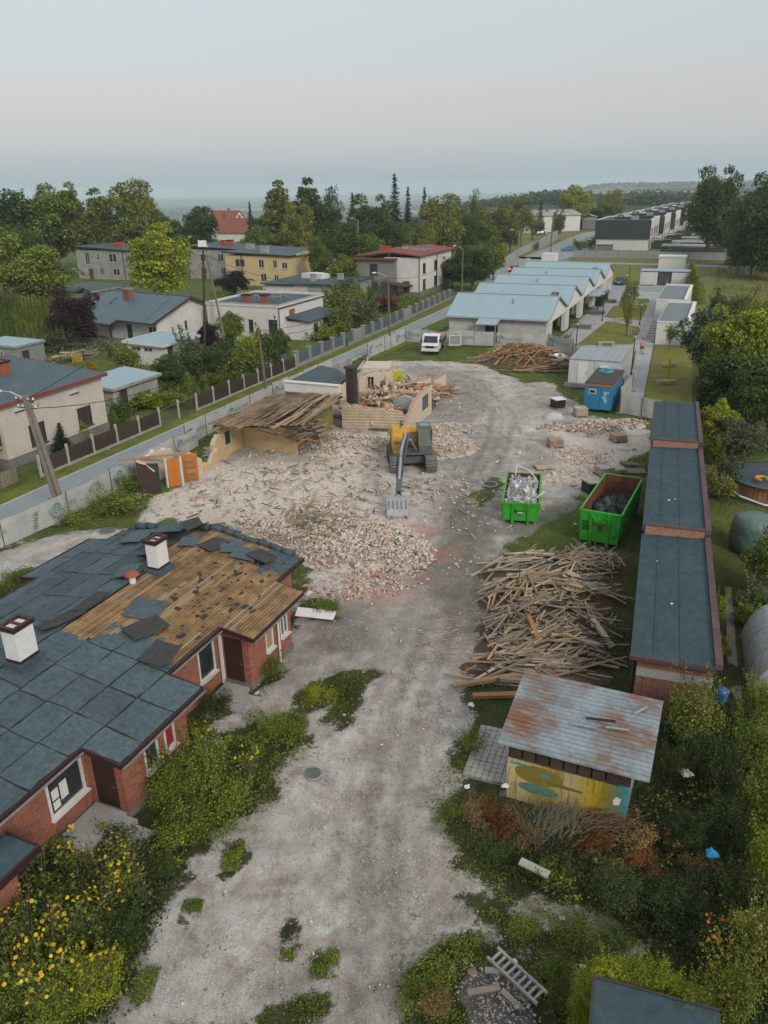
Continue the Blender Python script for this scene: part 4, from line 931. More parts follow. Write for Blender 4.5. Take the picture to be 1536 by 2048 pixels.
B.part('entrance_annex',m_plw,lambda mb: mb.box(88.2,97,47.4,50.38,0,2.3));B.part('annex_roof',m_felt,lambda mb: mb.prism([(87.8,46.9),(97.4,46.9),(97.4,50.38),(87.8,50.38)],lambda u,w: 2.32+(w-46.9)*.12,lambda u,w: 2.48+(w-46.9)*.12))
wins_w(B,47.38,88.2,[(1.6,1.1,.9,1.9)],fr=m_fdark,rec=-.03);B.door((92.3,47.38),(93.5,47.38),.1,2.2,(0,-1),m_red,rec=-.04);B.pipe((86.2,50.3),0,4.2,m_fdark);B.gutter((86.3,50.25),(98.5,50.25),4.12,.07,m_fdark)
B.part('ladder',m_galv,lambda mb: [mb.tube((86.0,60.2,.2),(86.0,60.2,4.9),.03,.03,5),mb.tube((86.0,59.8,.2),(86.0,59.8,4.9),.03,.03,5)]+[mb.tube((86.0,59.8,.4+k*.4),(86.0,60.2,.4+k*.4),.02,.02,5) for k in range(11)])

# yellow two-storey house
B = Bld('yellow_house','pale yellow two-storey house with flat grey roof and two chimneys','house',145,82)
lo = [(2.2,2.2,3.5,5.0),(7.6,1.2,3.5,5.0),(10.8,.9,3.5,5.0),(12.8,1.2,3.4,4.6),(7.9,1.3,.9,2.4),(10.9,1.0,.9,2.2)]
shell(B,138,155,77.4,92,0,5.7,m_plyel,op(lo));wins_s(B,138,92,lo,rec=.06)
flat_roof(B,138,155,77.4,92,5.7,oh=.4,dz=.5);chimney(B,141,84.6,5.8,7.2,.9,1.6,m_conc,m_conc);chimney(B,146,91,5.9,7.3,.9,1.6,m_conc,m_conc)
B.part('parapet',m_plyel,lambda mb: [mb.box(140+k*3,143+k*3,76.9,77.2,5.7,6.1+k*.16) for k in range(5)]);B.pipe((137.9,88.2),0,5.7,m_rust,.08)
B.part('bay',m_plw,lambda mb: mb.box(146,154,73.6,77.36,0,5.2));B.part('bay_roof',m_red,lambda mb: mb.box(145.7,154.3,73.3,77.36,5.22,5.4))
# low outbuildings between yellow house and lane
B = Bld('flat_outbuilding','long low weathered outbuilding with patchy grey flat roof in front of yellow house','building',128,70)
B.part('wall',m_plgrey,lambda mb: mb.box(118.5,132,57,63.4,0,3.1));B.part('side_wall',m_plcream,lambda mb: mb.box(118.4,131.9,63.42,66,0,2.9));B.part('rear_wall',m_plw,lambda mb: mb.box(118.6,131,66.02,72,0,2.7))
B.part('roof',m_felt,lambda mb: mb.box(118,132.3,56.6,63.5,3.12,3.3));B.part('side_roof',m_felt,lambda mb: mb.box(118.1,132.2,63.52,72.3,2.92,3.1));chimney(B,123,64.6,3.1,4.2,.7,.9,m_conc,m_conc);chimney(B,125,60.4,3.2,4.2,.7,.9,m_conc,m_conc)
B.part('white_tarpaulin',m_white,lambda mb: mb.prism([(126,64.5),(130,64),(131,68),(127,69)],3.1,lambda u,w: 3.8+.3*math.sin(u*2+w)))

# big white and grey house with red roof
B = Bld('red_roofed_house','two-storey house with white and grey walls under a low red roof by the lane','house',140,54)
lr = [(2.2,1.5,3.7,5.4),(8.2,1.5,3.7,5.4),(2.2,1.5,.9,2.7),(8.2,1.5,.9,2.7)]
lg = [(3.8,1.5,3.6,5.4),(3.8,1.5,.8,2.4)]
shell(B,131.5,149.5,48.6,55,0,6.5,m_plw,(),op(lr));wins_w(B,48.6,131.5,lr,fr=m_fdark,rec=.05)
B.part('grey_wing',m_plgrey2,lambda mb: mb.wall((130.6,60),(130.6,52.6),0,6.1,-.3,[(2.6,4.1,3.6,5.4),(2.6,4.1,.8,2.4)]) and mb.wall((130.6,52.6),(131.45,52.6),0,6.1,-.3) and mb.wall((145,60),(130.6,60),0,6.1,-.3))
wins_s(B,130.6,60,[(2.6,1.5,3.6,5.4),(2.6,1.5,.8,2.4)],fr=m_fdark)
B.part('plinth',m_concd,lambda mb: mb.box(131.4,149.6,48.5,55,-.1,.8));B.pipe((141,48.5),.2,6.5,m_fdark,.08);B.pipe((131.6,48.5),.2,6.5,m_fdark,.08)
def rr(u,w): return 6.55+(.95-abs(w-53.6)*.11)
r = B.part('roof',m_red,lambda mb: mb.prism([(131,48.0),(150.2,48.0),(150.2,53.6),(131,53.6)],lambda u,w: rr(u,w)-.2,rr) and mb.prism([(131,53.6),(150.2,53.6),(150.2,60.5),(131,60.5)],lambda u,w: rr(u,w)-.2,rr) and mb.prism([(130,52.2),(130.98,52.2),(130.98,60.5),(130,60.5)],6.15,6.4))
chimney(B,135.5,56.4,6.9,8.0,1.0,1.8,m_bright_brick,m_bright_brick);chimney(B,137,53.2,7.0,8.1,.9,.8,m_conc,m_bright_brick)
B.part('roof_panels',m_galv,lambda mb: [mb.bar((136.5+k*1.3,49.4,7.15),(136.9+k*1.3,54.5,7.7),.16,.06) for k in range(4)]+[mb.bar((136.2,49.8+k*1.5,7.3),(141.2,49.8+k*1.5,7.35),.12,.06) for k in range(4)])
B.part('porch_roof',m_woodd,lambda mb: mb.prism([(128.2,50.0),(131.4,49.6),(131.4,54.5),(128.2,54.5)],lambda u,w: 2.9-abs(w-53.2)*.3,lambda u,w: 3.1-abs(w-53.2)*.3));B.door((131.45,51.4),(131.45,50.2),.6,2.6,(-1,0),m_rust,rec=-.04)

# grey houses at the back left
for (u0,u1,w0,w1,lab,lst) in ((139.5,153,117.5,131.5,'stained grey rendered house with red chimneys beside the bright green maple',[(2.4,1.2,3.0,5.6),(5.6,.8,3.9,5.4),(9.0,2.0,3.6,5.4),(6.0,1.0,.9,2.4),(9.6,1.8,.9,2.3)]),
                              (146.5,160,94,107,'grey rendered house half hidden between maple and utility poles',[(3.0,1.4,3.6,5.2),(7.5,1.4,3.6,5.2),(3,1.4,.9,2.4),(8,1.2,.9,2.4)])):
    B = Bld('grey_house',lab,'house',(u0+u1)/2,(w0+w1)/2)
    shell(B,u0,u1,w0,w1,0,6.0,m_plgrey,op(lst));wins_s(B,u0,w1,lst,rec=.05);flat_roof(B,u0,u1,w0,w1,6.0,dz=.6)
    chimney(B,u0+5,w0+5.5,6.2,7.6,.9,1.5,m_bright_brick);chimney(B,u0+6,w0+8,6.3,7.4,.8,.8,m_bright_brick);B.pipe((u0-.05,w0+1.2),0,6,m_fdark,.08);B.door((u0,w1-3.0),(u0,w1-4.2),0,2.2,(-1,0),m_rust,rec=-.03)

# sheds and glasshouse among the gardens
def shed(name,label,u0,u1,w0,w1,h,wall_m,roof_m,dz=.3,oh=.25,win=None):
    b = Bld(name,label,'shed',(u0+u1)/2,(w0+w1)/2)
    b.part('wall',wall_m,lambda mb: mb.box(u0,u1,w0,w1,0,h));flat_roof(b,u0,u1,w0,w1,h,roof_m,wall_m,oh,dz)
    if win:
        for (s,wd_,za,zb) in win: b.window((u0-.02,w1-s),(u0-.02,w1-s-wd_),za,zb,(-1,0),rec=.0,sill=False)
    b.door((u0+.8,w0-.01),(u0+1.7,w0-.01),0,min(1.95,h-.1),(0,-1),m_fdark,rec=-.04)
    return b
shed('white_shed','white garden shed with pale flat roof below the blue-roofed bungalow',69.3,75.5,55.3,60,2.2,m_plw,m_metb,.2,.4,[(.5,1.3,1.5,2.0),(2.2,1.2,1.5,2.0)])
shed('tin_shed','pale blue-grey metal shed at the left edge behind cream house',62.5,66.5,69.4,75,2.4,m_galv,m_metb,.1,.15,[(.6,.7,1.2,2.0),(1.8,.7,1.2,2.0),(3.0,.7,1.2,2.0)])
shed('grey_shed','grey shed with pale tilted roof between cream house and vine',51.5,57.5,46.9,50.5,2.2,m_plgrey,m_metb,.3,.3)
shed('lean_to','low grey flat-roofed lean-to behind the blue-roofed bungalow',104,113,96,104,2.4,m_plgrey,m_felt,.2,.2)
# far houses
def gable_house(name,label,p,rz,L_,Wd,h,hr,wall_m,roof_m,win=()):
    t_ = thing(name,label,'house',(p[0],p[1],p[2] if len(p) > 2 else 0),rz)
    part('wall',t_,wall_m,lambda mb: mb.box(-L_/2,L_/2,-Wd/2,Wd/2,0,h))
    part('gable',t_,wall_m,lambda mb: mb.add([(-L_/2+.01,-Wd/2,h),(-L_/2+.01,Wd/2,h),(-L_/2+.01,0,hr),(L_/2-.01,-Wd/2,h),(L_/2-.01,Wd/2,h),(L_/2-.01,0,hr)],[(0,2,1),(3,4,5),(0,3,5,2),(1,2,5,4),(0,1,4,3)]))
    e = .5;k = (hr-h)/(Wd/2)
    part('roof',t_,roof_m,lambda mb: [mb.add([(-L_/2-e,s*(Wd/2+e),h-k*e+.1),(L_/2+e,s*(Wd/2+e),h-k*e+.1),(L_/2+e,0,hr+.1),(-L_/2-e,0,hr+.1),(-L_/2-e,s*(Wd/2+e),h-k*e+.3),(L_/2+e,s*(Wd/2+e),h-k*e+.3),(L_/2+e,0,hr+.3),(-L_/2-e,0,hr+.3)],
         [(0,3,2,1),(4,5,6,7),(0,1,5,4),(1,2,6,5),(2,3,7,6),(3,0,4,7)]) for s in (1,-1)])
    part('chimney',t_,m_bright_brick,lambda mb: mb.box(-.4,.4,-Wd*.2-.3,-Wd*.2+.3,h,hr+1.2))
    for (x,z,w_,h_,side) in win:
        f = part('window',t_,m_fdark,lambda mb: mb.box(x-w_/2,x+w_/2,-Wd/2-.06,-Wd/2,z,z+h_) if side == 's' else mb.box(-L_/2-.06,-L_/2,x-w_/2,x+w_/2,z,z+h_))
        mb = MB();(mb.box(x-w_/2+.1,x+w_/2-.1,-Wd/2-.09,-Wd/2-.06,z+.1,z+h_-.1) if side == 's' else mb.box(-L_/2-.09,-L_/2-.06,x-w_/2+.1,x+w_/2-.1,z+.1,z+h_-.1));mb.build('pane',m_glass,f)
    return t_
gable_house('far_yellow_house','pale yellow house with maroon gable roof far along the lane',G(988,470),R(75),12,10,5.6,9.2,m_plyel,m_red,[(-2.5,1,1.6,1.6,'w'),(1.8,4.4,2.2,2.2,'w'),(-1,1,1.8,1.8,'w'),(3,2,1.6,1.6,'s')])
gable_house('far_tiled_house','far house with orange-red tiled roof and white gable beyond the dark round tree',G(478,484),R(160),12,9,3.6,7.8,m_plw,m_redt,[(0,5.2,1.6,1.6,'w'),(-3,1,1.8,1.6,'s'),(3,1,1.8,1.6,'s')])
gable_house('far_tiled_house','second far orange-roofed house at left behind the other',G(447,476),R(60),12,9,3.8,8.2,m_plcream,m_redt,[(-2,1,1.8,1.6,'s'),(3,1,1.8,1.6,'s')])
gable_house('far_tiled_house','far low house with red roof half hidden above the two orange roofs',G(455,462),R(150),15,10,4.0,8.5,m_plw,m_redt)
gable_house('white_cottage','white gabled cottage peeping between spruces and yellow-green tree',G(845,510),R(110),10,8,5.5,9.0,m_plw,m_fdark)
gable_house('white_hall','long white hall behind the black conifer far along the lane',G(1085,462),R(20),26,14,6,7.8,m_plw,m_plgrey,[(-5,1.5,3,2,'s'),(4,1.5,3,2,'s')])
# open-fronted far shed
tb = thing('open_shed','pale metal barn with open dark bay at the far end of the lane','shed',G(1165,457),R(-12))
part('wall',tb,m_galv,lambda mb: mb.box(-5.5,5.5,0,7,0,4.4) and mb.box(-5.5,-5.2,-3,0,0,4.4) and mb.box(-.2,.2,-3,0,0,4.4) and mb.box(5.2,5.5,-3,0,0,4.4) and mb.box(-5.5,5.5,-3,0,3.6,4.6))
part('roof',tb,m_galv,lambda mb: [mb.add([(s*5.9,-3.4,4.5),(0,-3.4,6.0),(0,7.3,6.0),(s*5.9,7.3,4.5),(s*5.9,-3.4,4.7),(0,-3.4,6.2),(0,7.3,6.2),(s*5.9,7.3,4.7)],[(0,1,2,3),(7,6,5,4),(0,4,5,1),(1,5,6,2),(2,6,7,3),(3,7,4,0)]) for s in (-1,1)])
part('sliding_door',tb,m_plgrey2,lambda mb: mb.box(.3,5.0,-3.1,-2.95,0,3.6));part('bay_shade_panel',tb,m_black,lambda mb: mb.box(-5.1,-.3,-.1,-.02,0,3.5))  # black panel at the bay's back: shade of the open bay painted in
solo('boundary_wall','pale concrete wall beside the lane near the far hall','wall',m_plgrey,lambda mb: mb.bar(G(1078,500)+Vector((0,0,1.3)),G(1115,480)+Vector((0,0,1.7)),.3,3.0))
solo('boundary_wall','rough brown concrete wall along the bend of the lane','wall',m_conc,lambda mb: [mb.bar(G(a,b)+Vector((0,0,.9)),G(c_,d)+Vector((0,0,.9)),.25,1.9) for a,b,c_,d in ((1005,535,1040,510),(1040,510,1078,493))])

# ------------------------------------------------------------------ community building with five gables
B = Bld('community_building','pale community building with five pale-blue gabled roofs in a row','building',121,24)
E0 = [93.6+11.3*k for k in range(6)];W0,W1 = 18.3,30.6
skew = lambda u: (u-93.6)*.035
def zz_roof(mb,k):
    a,b = E0[k],E0[k+1];m_ = (a+b)/2-.7;z0 = 3.0 if k == 0 else 3.25;z1 = 3.25;s0,s1 = skew(a),skew(b);sm = skew(m_)
    c = [(a-(.3 if k == 0 else -.01),W0-.25,z0),(a-(.3 if k == 0 else -.01),W1+s0+.25,z0),(m_,W1+sm+.25,5.15),(m_,W0-.25,5.15),(b-.01,W0-.25,z1),(b-.01,W1+s1+.25,z1)]
    mb.add(c+[(x,y,z+.14) for x,y,z in c],[(0,3,2,1),(3,4,5,2),(6,7,8,9),(9,8,11,10),(0,6,9,3),(3,9,10,4),(1,2,8,7),(2,5,11,8),(0,1,7,6),(4,10,11,5)])
for k in range(5):
    r = B.part('roof',m_metb,lambda mb: zz_roof(mb,k));a,b = E0[k],E0[k+1];m_ = (a+b)/2-.7
    mb = MB();mb.bar((m_,W0-.3,5.3),(m_,W1+skew(m_)+.25,5.3),.22,.05);mb.build('ridge_cap',m_galv,r)
    mb = MB();mb.bar((a,W0-.27,3.2),(m_,W0-.27,5.25),.06,.16);mb.bar((b,W0-.27,3.2),(m_,W0-.27,5.25),.06,.16);mb.build('verge_trim',m_galv,r)
    for q in range(8):     # standing seams
        w_ = W0+.8+q*1.55;mb = MB();mb.bar((a+.05,w_,3.2+.0),(m_,w_,5.3),.03,.05);mb.build('seam',m_metb,r)
    if k in (1,4):
        f = B.part('skylight',m_fdark,lambda mb: mb.bar((m_-3.4,W0+2.0,3.95+.16),(m_-2.1,W0+2.0,4.42+.16),.9,.1));mb = MB();mb.bar((m_-3.2,W0+2.0,4.1+.16),(m_-2.3,W0+2.0,4.42+.14),.65,.1);mb.build('pane',m_glass,f)
    else: B.part('roof_vent',m_galv,lambda mb: mb.tube((m_-2,W0+5+k,4.3),(m_-2,W0+5+k,5.0),.12,.12,8))
    B.part('gable_wall',m_plw,lambda mb: mb.add([(a,W0,3.1),(b,W0,3.1),(m_,W0,5.1),(a,W0+.3,3.1),(b,W0+.3,3.1),(m_,W0+.3,5.1)],[(0,1,2),(5,4,3),(0,3,4,1),(1,4,5,2),(2,5,3,0)]))
    B.part('upper_band',m_plw,lambda mb: mb.box(a,b,W0+.01,W0+.3,2.55,3.1))
    for q in range(4): B.part('pier',m_plw,lambda mb: mb.box(a+.15+q*.75,a+.5+q*.75,W0,W0+.5,0,2.55))
    B.part('recess_wall',surf('olive_wall',(.16,.19,.05),(.12,.15,.04),2,.8,.05) if k in (0,1,3) else m_plw,lambda mb: mb.box(a+2.6,b-.02,W0+1.6,W0+1.8,0,2.6))
    f = B.part('window_bay',m_frame,lambda mb: mb.box(a+4.0,a+4.12,W0+1.5,W0+1.58,.1,2.4) and mb.box(a+6.0,a+6.12,W0+1.5,W0+1.58,.1,2.4) and mb.box(a+8.0,a+8.12,W0+1.5,W0+1.58,.1,2.4));mb = MB();mb.box(a+4.0,a+8.1,W0+1.54,W0+1.57,.12,2.35);mb.build('pane',m_glass,f)
B.part('front_wall',m_brickw,lambda mb: mb.wall((93.8,W1),(93.8,W0),0,3.0,-.3,[(4.6,6.2,0,2.4)]))
B.part('back_wall',m_plw,lambda mb: mb.wall((150,W1+1.9),(93.8,W1),0,3.1,-.3));B.part('end_wall',m_plw,lambda mb: mb.box(149.9,150.1,W0,W1+1.8,0,3.2))
B.part('porch_roof',m_metb,lambda mb: mb.prism([(91.6,W1-6.6),(93.75,W1-6.6),(93.75,W1-4.0),(91.6,W1-4.0)],lambda u,w: 2.5+(u-91.6)*.24,lambda u,w: 2.62+(u-91.6)*.24));B.door((94.2,W1-4.9),(94.2,W1-6.0),0,2.3,(-1,0),m_glassb)
B.part('porch_post',m_galv,lambda mb: mb.box(91.7,91.8,W1-6.5,W1-6.4,0,2.5));B.part('porch_post',m_galv,lambda mb: mb.box(91.7,91.8,W1-4.2,W1-4.1,0,2.5));B.gutter((93.3,W0),(93.3,W1),2.98,.07,m_galv);B.pipe((93.75,W0+.3),0,3.0,m_galv)
B.part('roof_box',m_plw,lambda mb: mb.box(146,148.5,28,30.5,4.0,6.4));B.part('side_canopy',m_metb,lambda mb: mb.box(121,129,16.4,18.0,2.5,2.65))
B.part('antenna',m_galv,lambda mb: mb.tube((130,W0+.5,3.3),(130,W0+.5,7.0),.04,.03,5))

# ------------------------------------------------------------------ small garden buildings right
for (u0,u1,w0,w1,h,lab) in ((99.6,116.8,2.9,6.5,2.55,'nearer of two low grey flat-roofed pavilions beside the garden path'),(118.6,136,4.2,8.2,2.65,'farther of two low grey flat-roofed pavilions beside the garden path')):
    B = Bld('flat_pavilion',lab,'building',(u0+u1)/2,(w0+w1)/2);B.part('wall',m_plw,lambda mb: mb.box(u0,u1,w0,w1,-.1,h))
    B.part('roof',surf('roof_membrane',(.17,.20,.215),(.14,.165,.18),1,.8,.1),lambda mb: mb.box(u0+.2,u1-.2,w0+.4,w1-.12,h,h+.06))
    B.part('parapet',m_white,lambda mb: mb.box(u0-.05,u1+.05,w0-.05,w0+.39,h,h+.3) and mb.box(u0-.05,u0+.19,w0+.4,w1+.05,h,h+.12) and mb.box(u1-.19,u1+.05,w0+.4,w1+.05,h,h+.3));B.door((u0+4,w1+.01),(u0+5,w1+.01),0,2.0,(0,1),m_galv,rec=-.04);B.part('gutter_edge',m_galv,lambda mb: mb.box(u0+.2,u1-.2,w1-.1,w1+.08,h,h+.07))
for k in range(9):
    u = 100.5+k*2.0
    solo('paving_step','one of the grey slab steps set in a row beside the pavilions','step',m_conc,lambda mb: mb.box(-.32,.32,-.55,.55,-.05,.14),loc=W(u,7.25+k*.06),rz=ST,group='slab steps beside pavilion')
# recycling shed and tall white box
tb = thing('recycling_shed','white louvred recycling shed with open middle bay','shed',W(161,10),ST)
part('wall',tb,m_white,lambda mb: mb.box(1.5,1.7,-4.2,4.2,0,2.5) and mb.box(-1.5,1.5,-4.4,-4.2,0,2.5) and mb.box(-1.5,1.5,4.2,4.4,0,2.5));part('roof',tb,m_metb,lambda mb: mb.prism([(-1.7,-4.5),(1.9,-4.5),(1.9,4.5),(-1.7,4.5)],2.52,2.68))
for (y0,y1) in ((-4.15,-1.2),(1.3,4.15)):
    for k in range(8): part('louvre',tb,m_white,lambda mb: mb.box(-1.56,-1.48,y0,y1,.1+k*.29,.34+k*.29))
part('gate_mesh',tb,m_steel,lambda mb: [mb.box(-1.5,-1.48,-1.1+k*.2,-1.06+k*.2,.05,2.3) for k in range(12)])
solo('rubbish_bin','orange waste bin inside the white recycling shed','bin',m_paint('bin_orange',(.45,.16,.02)),lambda mb: mb.prism([(-.35,-.3),(.35,-.3),(.35,.3),(-.35,.3)],.05,1.1) and mb.box(-.4,.4,-.36,.36,1.1,1.2),loc=W(160.2,9.4,0),rz=ST)
tb = thing('white_kiosk','tall plain white rectangular kiosk with capped top beyond recycling shed','building',W(186,10.5),ST)
part('body',tb,m_white,lambda mb: mb.box(-1.6,1.6,-2.7,2.7,0,3.0));part('cap',tb,m_white,lambda mb: mb.box(-1.75,1.75,-2.85,2.85,3.0,3.35))
tb = thing('mesh_fence','dark low mesh fence with posts behind the recycling shed','fence',W(166,8),ST)
for k in range(7): part('post',tb,m_steel,lambda mb: mb.box(-.04,.04,-6+k*2,-5.92+k*2,0,1.4))
part('rail',tb,m_steel,lambda mb: mb.box(-.02,.02,-6,6,1.35,1.4) and mb.box(-.02,.02,-6,6,.2,.25))

# ------------------------------------------------------------------ terrace of new houses
m_clad = surf('anthracite_cladding',(.040,.048,.052),(.032,.039,.043),.8,.7,.3,20,streak=(.4,.4,12));m_roofd = surf('dark_membrane',(.055,.065,.075),(.04,.05,.058),.5,.7,.1)
for k in range(7):
    u0 = 242+k*27;u1 = u0+26.5;w0,w1 = 20.4-k*1.5,35.6-k*1.2
    B = Bld('terraced_house',('nearest terraced house end with blank anthracite upper wall above white base','second white flat-roofed terraced house behind the anthracite end wall','third flat-roofed house of the new terrace','fourth flat-roofed house of the new terrace','fifth flat-roofed house of the new terrace','sixth flat-roofed house of the new terrace','farthest flat-roofed house of the new terrace')[k],'house',(u0+u1)/2,(w0+w1)/2,'terrace of new flat-roofed houses')
    B.part('lower_wall',m_plw,lambda mb: mb.box(u0+.4,u1,w0+.5,w1-.5,0,3.1));B.part('upper_wall',m_plw,lambda mb: mb.box(u0+.3,u1,w0,w1,3.1,7.9))
    B.part('cladding',m_clad,lambda mb: mb.box(u0,u0+.28,w0+.02,w1,3.12,8.1))
    B.part('roof',m_roofd,lambda mb: mb.box(u0+.3,u1,w0+.3,w1-.3,7.9,8.0));B.part('parapet',m_white,lambda mb: mb.box(u0+.3,u1,w0,w0+.28,7.9,8.4) and mb.box(u0+.3,u1,w1-.28,w1,7.9,8.2) and mb.box(u1-.3,u1,w0+.3,w1-.3,7.9,8.3))
    for q in range(3):
        for z in (3.6,.3):
            x = u0+3+q*8.2;f = B.part('window',m_fdark,lambda mb: mb.box(x,x+2.6,w0-.05 if z > 1 else w0+.44,w0-.01 if z > 1 else w0+.48,z,z+2.3));mb = MB();mb.box(x+.15,x+1.2,w0-.09 if z > 1 else w0+.4,w0-.06 if z > 1 else w0+.43,z+.1,z+2.2);mb.box(x+1.35,x+2.45,w0-.09 if z > 1 else w0+.4,w0-.06 if z > 1 else w0+.43,z+.1,z+2.2);mb.build('pane',m_glass,f)
    for q in range(3):
        x = u0+4+q*8;B.part('chimney',m_plw if q % 2 else m_galv,lambda mb: mb.box(x,x+1.0,w0+4+q*3,w0+6+q*3,8.0,9.1))
    B.part('roof_wall',m_clad,lambda mb: mb.box(u0+8.6,u0+8.9,w0+1,w1-4,8.0,8.7) and mb.box(u0+17.4,u0+17.7,w0+1,w1-4,8.0,8.7))
    c = B.part('satellite_dish',m_white,lambda mb: mb.lathe([(.02,0),(.35,.04),(.6,.14),(.58,.16),(.02,.03)],10,(u0+6,w1-6,8.7)))
    B.part('garden_screen',m_clad,lambda mb: mb.box(u0+8,u0+8.2,w0-5,w0,0,1.8));B.part('garden_screen',m_clad,lambda mb: mb.box(u0+16.5,u0+16.7,w0-5,w0,0,1.8));B.part('terrace_awning',m_teal,lambda mb: mb.prism([(u0+9,w0-5),(u0+13,w0-5),(u0+13,w0-.5),(u0+9,w0-.5)],lambda u,w: 2.6+(w-w0)*.05,lambda u,w: 2.7+(w-w0)*.05))
tb = thing('panel_fence','long grey panel fence with dark posts in front of the new terrace','fence',W(215,25),ST)
for k in range(13):
    y = 11.5-k*2.8;part('panel',tb,surf('fence_panel_grey',(.30,.315,.325),(.26,.27,.28),1,.8,.3,10,streak=(.3,.3,14)) if k == 0 else bpy.data.materials['fence_panel_grey'],lambda mb: [mb.box(-.04,.04,y-2.72,y,.1+q*.36,.42+q*.36) for q in range(5)]);part('post',tb,m_steel,lambda mb: mb.box(-.07,.07,y,y+.07,0,2.2))
solo('meter_cabinet','small grey cabinet in front of the anthracite end wall','cabinet',m_plgrey2,lambda mb: mb.box(-.8,.8,-2.2,2.2,0,1.7) and mb.box(-1,1,-2.4,2.4,1.7,1.85),loc=W(238,32),rz=ST)
# car ports and dark fences right of the terrace
for k in range(3):
    tb = thing('carport',('nearest','middle','farthest')[k]+' of the low dark carports right of the terrace','carport',W(228+k*16,8-k*1.5),ST,'carports by the terrace')
    part('roof',tb,m_plgrey,lambda mb: mb.box(-4,4,-6,8,2.4,2.65));[part('post',tb,m_steel,lambda mb: mb.box(x-.1,x+.1,y-.1,y+.1,0,2.4)) for x in (-3.6,3.6) for y in (-5.5,7.5)];part('screen',tb,m_clad,lambda mb: mb.box(-3.9,-3.7,-6,8,0,1.6))
# ------------------------------------------------------------------ rubble and timber helpers
m_rubA = surf('rubble_plaster',(.60,.54,.47),(.50,.44,.375),3,.95,.4,20);m_rubB = surf('rubble_brick',(.46,.28,.21),(.38,.22,.165),3,.95,.4,20)
m_rubC = surf('rubble_concrete',(.36,.34,.32),(.27,.255,.24),3,.95,.4,20);m_rubD = surf('rubble_tan',(.50,.42,.33),(.42,.34,.26),3,.95,.4,20);m_rubR = surf('rubble_red',(.34,.11,.07),(.26,.08,.05),3,.95,.4,20)
RUB = [m_rubA,m_rubB,m_rubC,m_rubD,m_rubR]
CUBE = np.array([[x,y,z] for z in (-.5,.5) for y in (-.5,.5) for x in (-.5,.5)]);CF = np.array([[0,2,3,1],[4,5,7,6],[0,1,5,4],[1,3,7,5],[3,2,6,7],[2,0,4,6]])
def rotmats(n,rng,tilt=1.):
    a = rng.uniform(0,2*np.pi,n);b = rng.normal(0,.5*tilt,n);c = rng.normal(0,.5*tilt,n)
    Rz = np.zeros((n,3,3));Rz[:,0,0] = np.cos(a);Rz[:,0,1] = -np.sin(a);Rz[:,1,0] = np.sin(a);Rz[:,1,1] = np.cos(a);Rz[:,2,2] = 1
    Rx = np.zeros((n,3,3));Rx[:,0,0] = 1;Rx[:,1,1] = np.cos(b);Rx[:,1,2] = -np.sin(b);Rx[:,2,1] = np.sin(b);Rx[:,2,2] = np.cos(b)
    Ry = np.zeros((n,3,3));Ry[:,1,1] = 1;Ry[:,0,0] = np.cos(c);Ry[:,0,2] = np.sin(c);Ry[:,2,0] = -np.sin(c);Ry[:,2,2] = np.cos(c)
    return Rz @ Rx @ Ry
def chunk_mesh(name,P,S,mats,probs,rng,tilt=1.,jit=.32,sq=(1.,.75,.5)):
    n = len(P);V = CUBE[None]*(1+rng.uniform(-jit,jit,(n,8,3)));dims = S[:,None]*np.array(sq)*rng.uniform(.65,1.35,(n,3))
    V = V*dims[:,None,:];V = np.einsum('nij,nkj->nki',rotmats(n,rng,tilt),V)+P[:,None,:]
    F = (CF[None]+np.arange(n)[:,None,None]*8).reshape(-1,4);mi = np.repeat(rng.choice(len(mats),n,p=probs),6)
    return np_mesh(name,V.reshape(-1,3),F,mats,mi=mi)
CHK = []
_r = np.random.default_rng(5)
for i in range(10): CHK.append(chunk_mesh('chunk',np.zeros((1,3)),np.array([1.]),[RUB[[0,1,0,2,3,0,3,1,0,2][i]]],[1.],_r,.3,.3,(1.,.8,.55)))
PLK = [MB().box(-.5,.5,-.5,.5,-.5,.5).mesh('plank',m) for m in (m_woody,m_woodo,m_wood,m_woodp,m_woodd)]
def mound(name,parent,fn,x0,x1,y0,y1,mat,n=44):
    xs = np.linspace(x0,x1,n);ys = np.linspace(y0,y1,n);X,Y = np.meshgrid(xs,ys);Z = fn(X,Y)-.06
    ii = np.arange(n*n).reshape(n,n);f = np.stack([ii[:-1,:-1],ii[:-1,1:],ii[1:,1:],ii[1:,:-1]],-1).reshape(-1,4)
    keep = (Z.ravel()[f] > -.04).any(1);me = np_mesh(name,np.stack([X.ravel(),Y.ravel(),Z.ravel()],1),f[keep],mat,True)
    return put(name,me,parent)
def bumps(lst,seed=0,rough=.12):
    """height function from (x, y, rx, ry, angle, h) bumps"""
    def fn(X,Y):
        X = np.asarray(X,float);Y = np.asarray(Y,float);Z = np.zeros(X.shape)
        for (x,y,rx,ry,an,h) in lst:
            dx,dy = X-x,Y-y;a = (dx*math.cos(an)+dy*math.sin(an))/rx;b = (-dx*math.sin(an)+dy*math.cos(an))/ry;r2 = a*a+b*b
            Z = np.maximum(Z,h*np.clip(1-r2,0,1)**.85*(1+.25*ns(X,Y,1.7,seed+x)))
        return Z+np.where(Z > .02,rough*(.5+.5*ns(X,Y,3.1,seed)),0)*np.clip(Z*3,0,1)
    return fn
m_dust = surf('rubble_dust',(.57,.51,.44),(.44,.38,.32),.8,.97,.6,14)
m_woodmix = surf('wood_splinters',(.13,.095,.06),(.06,.045,.03),3,.95,.7,8)

